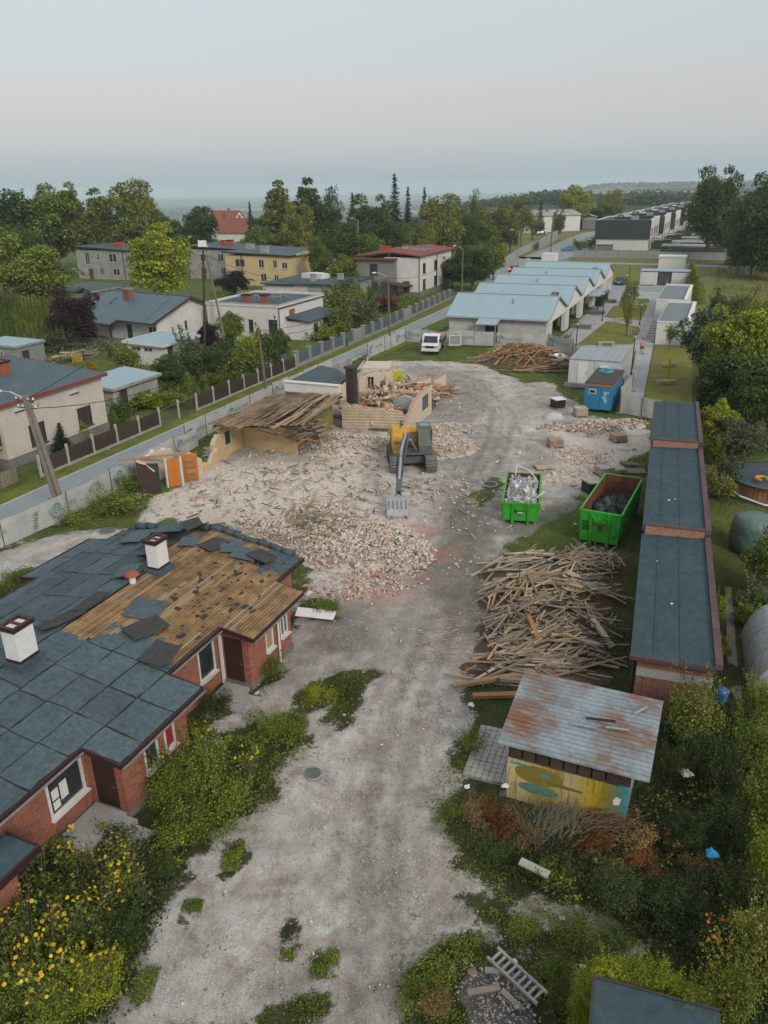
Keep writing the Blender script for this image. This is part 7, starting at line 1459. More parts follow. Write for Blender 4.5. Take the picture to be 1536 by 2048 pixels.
def banner(label,pts,h=1.7,step=3.3,prints=True,seed=0,sag=.0):
    rr = random.Random(seed);t_ = thing('banner_fence',label,'fence',(pts[0].x,pts[0].y,0));o0 = Vector((pts[0].x,pts[0].y,0));kk = 0
    for a,b in zip(pts[:-1],pts[1:]):
        d = b-a;d.z = 0;n = max(1,round(d.length/step));nrm = Vector((-d.y,d.x,0)).normalized();dn = d.normalized()
        for i in range(n):
            A = a+d*(i/n)-o0;C = a+d*((i+1)/n)-o0;A.z = C.z = 0;q = 9;vs = [];ht = h*rr.uniform(.92,1.03);s2 = rr.uniform(.02,.16)+sag
            for j in range(q):
                f_ = j/(q-1);p_ = A.lerp(C,f_)
                for z_ in (0,.5,1.): off = nrm*(.05*math.sin(f_*9+kk*2)*(1-abs(z_-.5)))+nrm*rr.uniform(-.02,.02);vs.append(p_+off+Vector((0,0,.06+z_*(ht-.06-s2*math.sin(f_*math.pi)))))
            mb = MB();mb.add(vs,[(j*3+k,j*3+3+k,j*3+4+k,j*3+1+k) for j in range(q-1) for k in (0,1)]);pn = mb.build('banner',m_ban,t_,True)
            mb = MB();mb.tube(A,A+Vector((0,0,h+.05)),.03,.03,6);mb.box(A.x-.35,A.x+.35,A.y-.12,A.y+.12,0,.1,1);mb.build('post',[m_rust,m_concd],t_)
            if prints and kk % 2 == 0:
                side = -nrm if (nrm.y > 0) else nrm;m_ = A.lerp(C,.62)+side*.09+Vector((0,0,h*.55))
                put('lettering',text_mesh('DEVELOPER',.42,m_bprint),pn,m_,(R(90),0,math.atan2(side.x,-side.y)))
                m2 = A.lerp(C,.18)+side*.09+Vector((0,0,h*.55));mb = MB();pr = [Vector((math.cos(x_*.5)*.42,math.sin(x_*.5)*.42,0)) for x_ in range(1,12)];mb.path(pr,.06,5);mb.path([Vector((.0,-.2,0)),Vector((0,.25,0)),Vector((.25,.1,0))],.05,5);mb.build('logo',m_bprint,pn,loc=m2,rot=(R(90),0,math.atan2(side.x,-side.y)))
            kk += 1
    return t_
banner('sagging white banner fence along the lane in the left foreground',[G(-60,1130),G(10,1095),G(110,1050),G(140,1035),G(300,945),G(398,893)],1.65,3.3,True,1)
banner('white banner fence printed DEVELOPER behind the ruined cottage',[W(46,35.6),W(52,36.0),W(60,36.2),W(72,36.2)],1.7,3.4,True,2)
banner('collapsed reddish banner fence behind the far rooms of the ruin',[W(72.5,34.6),W(76,34.2),W(80.5,35.6)],1.0,2.6,False,3,.5);banner('white banner fence beside the tall pole and lane',[W(80.5,35.8),W(85,35.6),W(91.2,35.4)],1.75,3.3,True,4)
banner('long white banner fence printed DEVELOPER in front of the community building',[W(91.2,35.4),W(91.2,29.3),W(91.8,24),W(92.6,18),W(90,14.6),W(83.5,12.9)],1.75,3.2,True,5)
banner('white banner fence curving round the blue cabin to the garage',[W(74.5,6.4),W(69.5,6.9),W(66.5,6.5),W(65.9,4.7),W(65.4,3.2)],1.7,2.6,False,6)
for (x,y,z_,s_,tx,dx) in ((195,1010,.9,.42,'quick',0),): 
    pA,pB = G(110,1050),G(10,1095);dv = (pA-pB).normalized();nr = Vector((dv.y,-dv.x,0));pos = pB.lerp(pA,.62)+nr*.12+Vector((0,0,.8))
    bf0 = bpy.data.objects['banner_fence'];put('lettering',text_mesh('quick',.5,m_bprint2),bf0,pos-bf0.location,(R(90),R(-75),math.atan2(dv.y,dv.x)))

# ------------------------------------------------------------------ lane fences on the left
def fence_run(name,label,u0,u1,wl,post,panel,step,h,cap=None,pil=False,hgt=None):
    t_ = thing(name,label,'fence',W(u0,wl),ST);n = max(1,round((u1-u0)/step));st = (u1-u0)/n
    return t_,n,st
tf,n,st = fence_run('picket_fence','dark wooden picket fence with white concrete posts along the lane',37,73,40.95,0,0,2.55,1.5)
pk = MB()
for j in range(18): x = .12+j*.132;pk.box(x,x+.095,-.02,.02,.25+.03*math.sin(j*2.1),1.32+.05*math.sin(j*1.7)); 
pk.box(.1,2.48,.021,.06,.45,.53);pk.box(.1,2.48,.021,.06,1.05,1.13);pkm = pk.mesh('pickets',m_woodd)
wp = MB().box(-.07,.07,-.07,.07,-.1,1.62).mesh('post',m_kerb);kb = MB().box(0,2.55,-.05,.05,-.1,.22).mesh('gravel_board',m_conc)
for k in range(n+1):
    put('post',wp,tf,(k*st,0,0),(random.gauss(0,.02),random.gauss(0,.02),0))
    if k < n and k not in (5,6):
        o_ = put('picket_panel',pkm,tf,(k*st,0,0),scale=(st/2.55,1,1));o_['kind'] = 'stuff';put('gravel_board',kb,tf,(k*st,0,0),scale=(st/2.55,1,1))
gt_ = part('gate',tf,m_steel,lambda mb: [mb.tube((5*st+.1,0,z),(7*st-.1,0,z),.03,.03,6) for z in (.2,1.35)]+[mb.tube((5*st+.1+i*.26,0,.2),(5*st+.1+i*.26,0,1.35),.012,.012,5) for i in range(19)])
tf = thing('teal_fence','teal metal panel fence with pale stone pillars along the lane','fence',W(74,41.4),ST)
slat = MB()
for j in range(9): slat.box(.2,2.75,-.02,.02,.32+j*.125,.43+j*.125)
slm = slat.mesh('slat_panel',m_teal);pil = MB().box(-.2,.2,-.2,.2,-.1,1.6).box(-.26,.26,-.26,.26,1.6,1.7).mesh('pillar',m_stone);plt = MB().box(.2,2.75,-.12,.12,-.1,.3).mesh('plinth',m_stone)
ux = 0.;k = 0
while ux < 58:
    wl = .0+max(0,ux-25)*.035;put('pillar',pil,tf,(ux,wl,0))
    if k not in (5,11): put('panel',slm,tf,(ux,wl+.02,0),(0,0,.035 if ux > 25 else 0));put('plinth',plt,tf,(ux,wl,0),(0,0,.035 if ux > 25 else 0))
    else: part('gate_pier',tf,m_stone,lambda mb: mb.box(ux+.3,ux+2.7,wl-.15,wl+.15,-.1,1.5))
    ux += 2.95;k += 1
solo('garden_gate','solid teal sliding gate next to the picket fence end','gate',m_teal,lambda mb: [mb.box(-2.6,2.4,-.04,.04,.1+q*.2,.29+q*.2) for q in range(7)],loc=W(71,42.2),rz=ST)
solo('wheelie_bin','green wheeled bin at the foot of the teal fence','bin',m_paint('bin_green',(.03,.11,.04)),lambda mb: mb.prism([(-.28,-.3),(.28,-.3),(.28,.3),(-.28,.3)],.08,1.0) and mb.prism([(-.32,-.36),(.32,-.36),(.32,.34),(-.32,.34)],1.0,1.08) and mb.tube((-.3,.25,.1),(.3,.25,.1),.1,.1,8),loc=G(690,692),rz=ST)
tf = thing('low_gate','low weathered picket gate at the far left by the lane','fence',W(32.5,41.6),ST)
for k in range(26): part('picket',tf,m_wood,lambda mb: mb.box(-1+k*.16,-.9+k*.16,-.02,.02,.1,1.15))
part('rail',tf,m_wood,lambda mb: mb.box(-1,3.1,.021,.06,.35,.42) and mb.box(-1,3.1,.021,.06,.85,.92))
# ------------------------------------------------------------------ poles, lamps, cables
PT = {}
def pole(key,label,foot,top,r=.13,mat=m_pole,lamp=None,arms=0,name='utility_pole',dbl=False):
    f = Vector(foot);t_ = thing(name,label,'pole',f);v = Vector(top)-f
    part('shaft',t_,mat,lambda mb: mb.tube((0,0,-.2),v,r,r*.65,10))
    if dbl: part('shaft',t_,mat,lambda mb: mb.tube((.42,-.1,-.2),v+Vector((.16,0,0)),r,r*.65,10));part('clamp',t_,m_steel,lambda mb: [mb.bar(v*k+Vector((-.15,0,0)),v*k+Vector((.45,0,0)),.1,.08) for k in (.35,.62,.95)])
    for k in range(arms):
        part('crossarm',t_,m_steel,lambda mb: mb.bar(v*(.97-.06*k)+Vector((-.6,.2,0)),v*(.97-.06*k)+Vector((.6,-.2,0)),.07,.07))
        for s in (-.55,-.2,.2,.55): part('insulator',t_,m_white,lambda mb: mb.lathe([(.02,0),(.06,.02),(.05,.1),(.02,.14)],8,tuple(v*(.97-.06*k)+Vector((s,-s/3,.03)))))
    if lamp:
        lv = Vector(lamp);part('lamp_arm',t_,m_galv,lambda mb: mb.path([v*.98,v+Vector((lv.x*.5,lv.y*.5,lv.z*.8)),v+lv],.03,6));part('lamp_head',t_,m_white,lambda mb: mb.lathe([(.02,-.06),(.16,-.05),(.18,.02),(.1,.08),(.02,.1)],10,tuple(v+lv),sx=1.6))
    PT[key] = f+v*.97;return t_
f0 = G(122,1033);tp0 = onray(47,792,f0.y-.9);pole('A','leaning twin concrete pole rising from the grass by the lane',f0,tp0,.17,surf('pole_concrete',(.24,.215,.185),(.16,.145,.125),2,.9,.4,20),lamp=(-1.3,-.2,.35),arms=2,dbl=True)
f1 = G(535,803);pole('B','slender wooden pole behind the ruined cottage roof',f1,onray(516,657,f1.y),.14)
f2 = G(410,715);pole('C','tall dark upright pole with a sign box among the garden trees',f2,onray(406,488,f2.y),.16,m_woodd,arms=2)
f3 = G(462,737);pole('D','long brown pole leaning against the tall dark pole',f3,onray(412,505,f2.y),.15)
f4 = G(780,697);pole('E','wooden street pole with lamp beside the far end of the site fence',f4,onray(776,552,f4.y),.15,lamp=(-1.6,-.3,.4))
f5 = G(923,600);pole('F','wooden street pole with lamp by the lane bend',f5,onray(926,497,f5.y),.16,lamp=(-1.4,.3,.4))
f6 = G(1036,535);pole('G','slim street lamp pole at the bend of the lane',f6,onray(1039,462,f6.y),.14,m_galv,lamp=(-1.8,0,.3),name='street_lamp');f7 = G(1100,528);pole('H','pole with blue painted foot near the parked teal car',f7,onray(1106,432,f7.y),.17,arms=1)
f8 = G(1455,517);pole('I','wooden pole at right beside the dark woods',f8,onray(1462,418,f8.y),.16,arms=1);f9 = G(715,560);pole('J','street lamp among the spruces behind the red-roofed house',f9,onray(716,440,f9.y),.12,m_galv,lamp=(-1.2,0,.3),name='street_lamp')
solo('sign_box','small white box on top of the tall dark pole','sign',m_white,lambda mb: mb.box(-.45,.45,-.1,.1,-.25,.4),loc=PT['C']+Vector((0,-.2,.35)))
def cable(label,a,b,sag,n=12,r=.022):
    pts = []
    for i in range(n+1): f_ = i/n;p_ = a.lerp(b,f_);p_.z -= sag*4*f_*(1-f_);pts.append(p_-a)
    solo('overhead_cable',label,'cable',m_cable,lambda mb: mb.path(pts,r,4),loc=a)
cable('upper cable from the leaning twin pole to the leaning brown pole',PT['A'],PT['D'],1.2);cable('lower cable from the leaning twin pole to the slender wooden pole',PT['A']-Vector((0,0,.5)),PT['B'],1.6);cable('cable from slender pole to the street pole with lamp',PT['B'],PT['E'],1.3);cable('second lower cable between slender pole and street pole',PT['B']-Vector((0,0,.4)),PT['E']-Vector((0,0,.5)),1.6)
cable('cable from street pole to the pole by the lane bend',PT['E'],PT['F'],1.4);cable('cable from the bend pole to the slim street lamp',PT['F'],PT['G'],1.2);cable('cable from the leaning brown pole to the street pole',PT['D'],PT['E'],1.8);cable('cable from the slim lamp to the blue-footed pole',PT['G'],PT['H'],1.0);cable('cable from the dark pole to the white flat house',PT['C'],W(87,51,4.6),.6);cable('cable from the bend pole down to the red-roofed house',PT['F'],W(140,48.4,6.2),.6);cable('cable from leaning twin pole to the cream house',PT['A'],W(41,44.2,3.9),.3)
for k,(ya,yb) in enumerate(((710,718),(760,782),(764,790))): cable(('upper','middle','lower')[k]+' thin cable crossing the trees right of the garden lawn',onray(1385,ya,74),onray(1560,yb,66),.1,6,.012)
def lamp_post(x,y,yt,label):
    p_ = G(x,y);h = rise(x,y,yt);t_ = thing('garden_lamp',label,'lamp',p_,0,'garden lamp posts');part('post',t_,m_black,lambda mb: mb.tube((0,0,0),(0,0,h-.3),.06,.05,8) and mb.tube((0,0,0),(0,0,.3),.1,.1,8));part('lamp_glass',t_,m_white,lambda mb: mb.lathe([(.08,h-.3),(.17,h-.02),(.17,h)],8));part('lamp_cap',t_,m_black,lambda mb: mb.lathe([(.2,h),(.2,h+.04),(.05,h+.12)],8))
for a in ((1152,692,645,'garden lamp at the front corner of the largest lawn'),(1204,642,584,'garden lamp between the two larger lawns by the building'),(1250,592,548,'garden lamp near the parked cars'),(1279,650,607,'garden lamp on the path side of the middle lawn'),(1262,750,670,'garden lamp beside the white site cabins'),(1256,575,525,'farthest garden lamp beyond the parking')): lamp_post(*a)
for (x,y,lab) in ((1212,692,'bench at the near end of the largest lawn'),(1243,643,'bench between the two larger lawns'),(1333,735,'farther bench on the right hand lawn'),(1332,770,'nearer bench on the right hand lawn')):
    t_ = thing('garden_bench',lab,'bench',G(x,y),-.05,'garden benches');part('seat',t_,m_woodp,lambda mb: [mb.box(-.95,.95,-.22+k*.16,-.08+k*.16,.42,.47) for k in range(3)]);part('leg',t_,m_conc,lambda mb: mb.box(-.9,-.6,-.2,.2,0,.42));part('leg',t_,m_conc,lambda mb: mb.box(.6,.9,-.2,.2,0,.42))
solo('yellow_post','bright orange-yellow upright post between the benches on the right lawn','post',m_paint('post_yellow',(.55,.30,.01)),lambda mb: mb.tube((0,0,0),(0,0,2.1),.11,.09,10) and mb.tube((0,0,1.2),(.35,0,1.5),.05,.05,6),loc=G(1335,760))
solo('road_sign','yellow triangular road sign at the lane bend','sign',[m_paint('sign_yellow',(.6,.36,.01)),m_galv],lambda mb: mb.add([(-.55,0,2.6),(.55,0,2.6),(.0,0,1.75),(-.55,.05,2.6),(.55,.05,2.6),(0,.05,1.75)],[(0,2,1),(3,4,5),(0,1,4,3),(1,2,5,4),(2,0,3,5)]) and mb.tube((0,.1,0),(0,.1,2.6),.04,.04,6,1),loc=G(1055,540))
for (x,y,yt,s_,lab) in ((1252,672,590,1,'staked young birch on the largest lawn'),(1265,612,565,1,'staked young tree on the smallest lawn'),(1338,700,640,1,'young tree on the right lawn'),(1248,640,560,1,'young yellowish tree on the middle lawn')):
    tree_px('airy',x,y,yt,26,l_lime,lab,name='young_tree')
for (x,y,lab) in ((1256,672,'three stakes round the young birch on the largest lawn'),(1268,618,'stakes round the young tree on the smallest lawn')):
    solo('tree_stakes',lab,'stakes',m_woodp,lambda mb: [mb.tube((math.cos(a)*.45,math.sin(a)*.45,0),(math.cos(a)*.4,math.sin(a)*.4,2.3),.04,.04,6) for a in (.3,2.4,4.5)],loc=G(x,y))
for k in range(3): solo('bench_block',('dark planter block nearest','dark planter block midway','dark planter block farthest')[k]+' along the community building wall','planter',m_concd,lambda mb: mb.box(-.7,.7,-1.2,1.2,0,.4) and mb.box(-.75,.75,-1.25,1.25,.4,.46),loc=W(108+k*13,16.6),rz=ST)
# ------------------------------------------------------------------ person walking on the path
pe = thing('person','bare-chested person in blue shorts walking on the garden path','person',G(1283,708),R(10))
def skinned(name,verts,edges,rad,mat,parent,lvl=2):
    me = bpy.data.meshes.new(name);me.from_pydata(verts,edges,[]);o_ = put(name,me,parent);me.materials.append(mat);m_ = o_.modifiers.new('skin','SKIN');m_.use_smooth_shade = True
    for v,r in zip(me.skin_vertices[0].data,rad): v.radius = (r,r) if not isinstance(r,tuple) else r
    me.skin_vertices[0].data[0].use_root = True;s_ = o_.modifiers.new('sub','SUBSURF');s_.levels = s_.render_levels = lvl;return o_
vs = [(0,0,.95),(0,0,1.15),(0,-.01,1.36),(0,-.01,1.48),(0,-.02,1.58),(0,-.03,1.70),(.18,0,1.40),(.25,.02,1.12),(.24,-.08,.88),(-.18,0,1.40),(-.25,-.03,1.12),(-.23,.06,.88),(.10,0,.88),(.11,-.10,.50),(.11,.05,.10),(.12,-.10,.05),(-.10,0,.88),(-.11,.06,.50),(-.11,.22,.14),(-.11,.10,.05),(.235,-.12,.78),(-.225,.09,.78)]
ed = [(0,1),(1,2),(2,3),(3,4),(4,5),(2,6),(6,7),(7,8),(8,20),(2,9),(9,10),(10,11),(11,21),(0,12),(12,13),(13,14),(14,15),(0,16),(16,17),(17,18),(18,19)]
skinned('body',vs,ed,[(.16,.11),(.15,.10),(.18,.11),.06,.085,.09,.06,.048,.035,.06,.048,.035,.095,.06,.042,.035,.095,.06,.042,.035,.03,.03],m_skin,pe)
skinned('shorts',[(0,0,.97),(.10,0,.86),(.11,-.08,.54),(-.10,0,.86),(-.11,.05,.54)],[(0,1),(1,2),(0,3),(3,4)],[(.175,.13),.12,.095,.12,.095],m_paint('shorts_blue',(.02,.05,.12),.8),pe)
part('hair',pe,m_woodd,lambda mb: mb.lathe([(.09,1.68),(.105,1.74),(.08,1.81),(.02,1.83)],10,(0,-.02,0)))
for s in (-1,1): part('shoe',pe,m_black,lambda mb: mb.box(s*.11-.05,s*.11+.05,-.2 if s > 0 else .0,.08 if s > 0 else .24,0,.09),bevel=.02)
# ------------------------------------------------------------------ corrugated shed in the right foreground
c1,c2,c3,c4 = G(1048,1340,2.75),G(1312,1400,2.75),G(1307,1566,2.15),G(1004,1488,2.15)
ctr = (c1+c2+c3+c4)/4;xd = ((c2-c1)+(c3-c4)).normalized();xd.z = 0;xd.normalize();srz = math.atan2(xd.y,xd.x);shl = (c2-c1).length;shw = ((c1-c4).length+(c2-c3).length)/2
sh = thing('corrugated_shed','small painted shed under a rusty corrugated metal roof','shed',(ctr.x,ctr.y,0),srz)
t = NT('corrugated_rust');c = t.ramp(t.noise(.55,5,.6),[(.36,(.25,.305,.335)),(.44,(.20,.225,.24)),(.50,(.185,.145,.12)),(.62,(.20,.095,.055))])
c = t.mix(t.ramp(t.noise(1.2,6,.7,'Object',(1,3,1)),[(.50,0.),(.62,.6)]),c,(.26,.28,.29));c = t.mix(1.,c,t.ramp(t.noise(12,5,.7),[(.3,.7),(.7,1.15)]),'MULTIPLY');m_corr = t.done(c,.5,.35,.4)
sd_ = shw*.98/2;hl = (shl+(c3-c4).length)/4
def zsh(x,y): return 2.45+y/sd_*.30
def csheet(mb,xa,xb,ya,yb,dz):
    n = max(4,int((yb-ya)/.045));xs = [xa,(xa+xb)/2,xb]; 
    for i in range(n):
        pass
    vs = []; 
    for i in range(n+1):
        y = ya+(yb-ya)*i/n
        for x in xs: vs.append((x,y,zsh(x,y)+dz+.024*math.sin(y*2*math.pi/.17)+.002*math.sin(x*1.7+y)))
    k = len(xs);mb.add(vs,[(i*k+j,i*k+j+1,i*k+k+j+1,i*k+k+j) for i in range(n) for j in range(k-1)])
for r_ in range(3):
    for q in range(5):
        xa = -hl+q*(2*hl/5)-.06;xb = -hl+(q+1)*(2*hl/5)+.06;ya = -sd_+r_*(2*sd_/3)-.05;yb = -sd_+(r_+1)*(2*sd_/3)+.02
        o_ = part('roof_sheet',sh,m_corr,lambda mb: csheet(mb,xa,xb,ya,yb,.004*((q+r_) % 2)+.008*r_));s_ = o_.modifiers.new('solid','SOLIDIFY');s_.thickness = .006
part('roof_frame',sh,m_woodd,lambda mb: [mb.bar((x,-sd_+.1,zsh(x,-sd_+.1)-.08),(x,sd_-.1,zsh(x,sd_)-.1),.08,.1) for x in np.linspace(-hl+.2,hl-.2,6)]+[mb.bar((-hl+.1,y,zsh(0,y)-.17),(hl-.1,y,zsh(0,y)-.17),.08,.08) for y in (-sd_+.55,sd_-.3)])
# mural: flat paint on the front wall
t = NT('mural');o3 = t.sep(t.co('Object'));nw = t.noise(1.1,5,.65);nf = t.noise(2.2,6,.7,'Object',(5,1,.5))
xx = t.math('ADD',o3[0],t.math('MULTIPLY',t.math('SUBTRACT',nw,.5),.5))
c = t.ramp(t.math('MULTIPLY_ADD',xx,.26,.5),[(.0,(.50,.42,.24)),(.18,(.46,.38,.17)),(.34,(.34,.25,.03)),(.5,(.42,.36,.19)),(.68,(.40,.28,.015)),(.8,(.20,.17,.03)),(.90,(.05,.20,.20)),(1.,(.06,.30,.33))])
c = t.mix(t.ramp(nf,[(.52,0.),(.6,.8)]),c,(.20,.14,.012))
def blob(cx,cz,rx,rz_2):
    a = t.math('POWER',t.math('MULTIPLY',t.math('SUBTRACT',t.math('ADD',o3[0],t.math('MULTIPLY',nw,.35)),cx),1/rx),2.);b = t.math('POWER',t.math('MULTIPLY',t.math('SUBTRACT',o3[2],cz),1/rz_2),2.);return t.math('LESS_THAN',t.math('ADD',a,b),1.)
c = t.mix(blob(-.75,1.15,.75,.34),c,(.20,.155,.03));c = t.mix(blob(-.75,.62,.6,.2),c,(.09,.20,.14));c = t.mix(blob(-.55,1.2,.18,.08),c,(.07,.24,.19));c = t.mix(blob(.05,.98,.6,.06),c,(.16,.11,.02))
c = t.mix(1.,c,t.ramp(t.noise(7,5,.7),[(.3,.78),(.7,1.1)]),'MULTIPLY');m_mural = t.done(c,.85)
wl_ = -sd_+.16
part('front_wall',sh,m_mural,lambda mb: mb.box(-hl+.25,hl-.45,wl_,wl_+.2,0,1.55));part('side_wall',sh,m_mural,lambda mb: mb.box(-hl+.25,-hl+.44,wl_+.21,sd_-.3,0,1.7));part('side_wall',sh,m_plgrey,lambda mb: mb.box(hl-.64,hl-.45,wl_+.21,sd_-.3,0,2.1));part('rear_wall',sh,m_brick2,lambda mb: mb.box(-hl+.26,hl-.46,sd_-.29,sd_-.1,0,2.2))
for k in range(int((2*hl-.8)/.42)): part('slat',sh,m_woodd,lambda mb: mb.box(-hl+.3+k*.42,-hl+.66+k*.42,wl_+.03,wl_+.08,1.56,2.0))
part('backing_board',sh,m_woodd,lambda mb: mb.box(-hl+.25,hl-.45,wl_+.1,wl_+.16,1.56,2.02))
part('white_patch',sh,m_white,lambda mb: mb.prism([(0,0),(.16,.05),(.2,.28),(.05,.32),(-.03,.15)],0,.006)).location = (hl-.85,wl_-.002,.85)
sh.children[-1].rotation_euler = (R(90),0,0)
part('teal_drips',sh,surf('mural_teal',(.06,.28,.28),None,2,.8,0),lambda mb: mb.box(-hl+.34,-hl+.9,wl_-.004,wl_-.001,1.38,1.46))
for (x,y,a,l_) in ((hl*.25,.15,.2,.9),(hl*.5,-.05,.15,.7),(hl*.75,.9,1.0,.6),(hl*.05,-.25,.1,.7)):
    p_ = Matrix.Translation((ctr.x,ctr.y,0)) @ Matrix.Rotation(srz,4,'Z') @ Vector((x,y,zsh(x,y)+.09))
    solo('roof_batten',{.25: 'dark strip lying mid roof on the corrugated shed',.5: 'pale strip lying right of centre on the corrugated shed roof',.75: 'thin white stick near the top right of the corrugated roof',.05: 'short grey strip left of the others on the corrugated roof'}[round(x/hl,2)],'strip',m_black if abs(x/hl-.25) < .01 else m_galv,lambda mb: mb.box(-l_/2,l_/2,-.04,.04,0,.03),loc=p_,rz=srz+a)
# block-paved pad left of the shed: every block
pa,pb,pc = G(925,1552),G(962,1455),G(1030,1470);pu = (pb-pa).normalized();pv = Vector((pu.y,-pu.x,0));blk = MB().box(-.095,.095,-.095,.095,-.06,.06).mesh('paving_block',m_conc)
pad = tag(MB().box(-.05,2.75,-1.75,.05,-.1,.015).build('paved_pad',m_concd,None,loc=pa,rot=(0,0,math.atan2(pu.y,pu.x))),kind='structure');rr = random.Random(4)
for i in range(13):
    for j in range(8): put('paving_block',blk,pad,(.1+i*.208,-.1-j*.208,.03+rr.uniform(-.012,.012)),(rr.gauss(0,.02),rr.gauss(0,.02),rr.gauss(0,.02)))
# roof in the bottom right corner
fg = thing('flat_roof_hut','hut with flat blue-grey felt roof in the bottom right corner under vines','hut',G(1190,1956,2.2),-.32)
part('roof',fg,m_feltn,lambda mb: mb.box(0,2.5,-3,0,-.12,0));part('wall',fg,m_plgrey,lambda mb: mb.box(.15,2.35,-2.9,-.15,-2.25,-.121));part('edge',fg,m_fdark,lambda mb: mb.box(-.05,0,-3,.05,-.14,.03) and mb.box(0,2.5,.0,.05,-.14,.03))
# heap with ladder at the bottom
hK = bumps([B6(985,1990,1.05,.9,0,.34),B6(1000,2040,1.0,.9,0,.32)],12);c0 = G(990,2000);heap('rubble_heap','grey heap of soil and stones under a wooden ladder at the bottom edge',hK,(c0.x-1.6,c0.x+1.6,c0.y-1.8,c0.y+1.4),1800,.028,[.04,.0,.9,.06,.0],0,41,surf('heap_soil',(.15,.14,.125),(.09,.085,.075),3,.95,.7,14),(.06,.13),.02)
a,b = G(985,1905,.5),G(1085,1998,.45);ld = thing('wooden_ladder','weathered grey wooden ladder lying across the bottom heap','ladder',a);dv = b-a;pn = Vector((-dv.y,dv.x,0)).normalized()*.19
part('rail',ld,m_plgrey,lambda mb: mb.bar(pn,dv+pn,.06,.08));part('rail',ld,m_plgrey,lambda mb: mb.bar(-pn,dv-pn,.06,.08))
for k in range(9): part('rung',ld,m_plgrey,lambda mb: mb.bar(dv*(.08+k*.105)-pn,dv*(.08+k*.105)+pn,.06,.05))
for (p_,q_,lab,mt) in (((935,1985,.42),(1000,1975,.45),'grey board lying on the bottom heap',m_wood),((1003,1980,.48),(1045,2020,.3),'second grey board slanting down the bottom heap',m_wood),((970,1940,.3),(1010,1945,.3),'short plank above the bottom heap',m_plgrey),((1040,1722,.62),(1098,1750,.58),'pale greenish board lying in the grass below the brush pile',m_plgrey2)):
    A,C = G(*p_),G(*q_);solo('board',lab,'board',surf('board_pale',(.36,.37,.32),(.26,.27,.23),3,.9,.2) if mt is m_plgrey2 else mt,lambda mb: mb.bar((0,0,0),C-A,.26 if mt is m_plgrey2 else .14,.05),loc=A)
for (x,y,s_,mt,lab) in ((945,1945,.14,m_card,'tan crumpled packet beside the bottom heap'),(932,1925,.1,m_white,'white crumpled paper beside the tan packet'),(1030,1925,.09,m_white,'white scrap right of the ladder top'),(1165,1935,.1,m_poly,'pale blue scrap by the bottom right hut'),(1125,1838,.1,m_white,'white stone-like scrap on the side track'),(905,1940,.1,m_poly,'bluish scrap in the grass left of the heap'),
        (935,1575,.12,m_white,'white paper on the grass left of the shed'),(1365,1570,.3,m_white,'crumpled white sheet in the dark bushes right of shed'),(1413,1765,.22,m_paint('bag_blue',(.01,.28,.55)),'bright blue plastic bag in the brambles'),(1010,1610,.16,m_white,'white bag on the brush pile'),(1000,1618,.2,m_black,'black bag on the brush pile'),(1075,1592,.18,m_plblue,'pale teal sheet by the shed foot'),
        (942,1412,.16,m_white,'white litter on the grass above the paved pad'),(1150,1050,.14,m_white,'white lump behind the timber pile'),(352,1690,.12,m_white,'white block in the weeds by the flowers'),(715,1180,.14,m_red,'red scrap at the rubble edge'),(1268,900,.14,m_red,'red scrap near the garage wall'),(160,1985,.12,m_plblue,'pale blue scrap under the flowers')):
    p_ = G(x,y);rr = random.Random(x*7+y);n = 9;vs = []
    for i in range(n):
        a_ = i*6.283/n;r_ = s_*rr.uniform(.5,1.1);vs.append((math.cos(a_)*r_,math.sin(a_)*r_,rr.uniform(.02,.08)))
    vs += [(v[0]*.5+rr.uniform(-.02,.02),v[1]*.5,s_*rr.uniform(.5,.9)) for v in vs[:n]];z0 = {1365: .5,1413: 1.0,1010: .7,1000: .65}.get(x,.0)
    solo('litter',lab,'litter',mt,lambda mb: mb.add(vs,[(i,(i+1) % n,n+(i+1) % n,n+i) for i in range(n)]+[tuple(range(n,2*n)),tuple(range(n-1,-1,-1))]),loc=(p_.x,p_.y,z0))
for (x,y,r_,lab) in ((627,1550,.27,'round iron manhole cover in the middle of the track'),(980,970,.42,'round concrete manhole with dark lid near the skips'),(215,1064,.45,'round concrete manhole cover by the left fence')):
    t_ = thing('manhole',lab,'manhole',G(x,y)+Vector((0,0,.03)));part('ring',t_,m_conc,lambda mb: mb.lathe([(.01,-.02),(r_*(1.25 if x > 700 else 1.06),-.02),(r_*(1.25 if x > 700 else 1.06),.05),(r_,.06),(r_,.045),(.01,.045)],24));part('lid',t_,m_steel if x < 900 else m_black,lambda mb: mb.lathe([(.01,.046),(r_*.96,.046),(r_*.96,.062),(.01,.066)],24))
# white metal sheet near the brick building
a,b = G(590,1232,.25),G(655,1240,.15);solo('metal_sheet','white rectangular metal sheet lying near the brick building corner','sheet',m_white,lambda mb: mb.add([(0,0,0),(1.75,-.12,-.05),(1.8,.52,.0),(.0,.6,.1),(0,0,.03),(1.75,-.12,-.02),(1.8,.52,.03),(0,.6,.13)],[(0,3,2,1),(4,5,6,7),(0,1,5,4),(1,2,6,5),(2,3,7,6),(3,0,4,7)]),loc=a,rz=-.12)
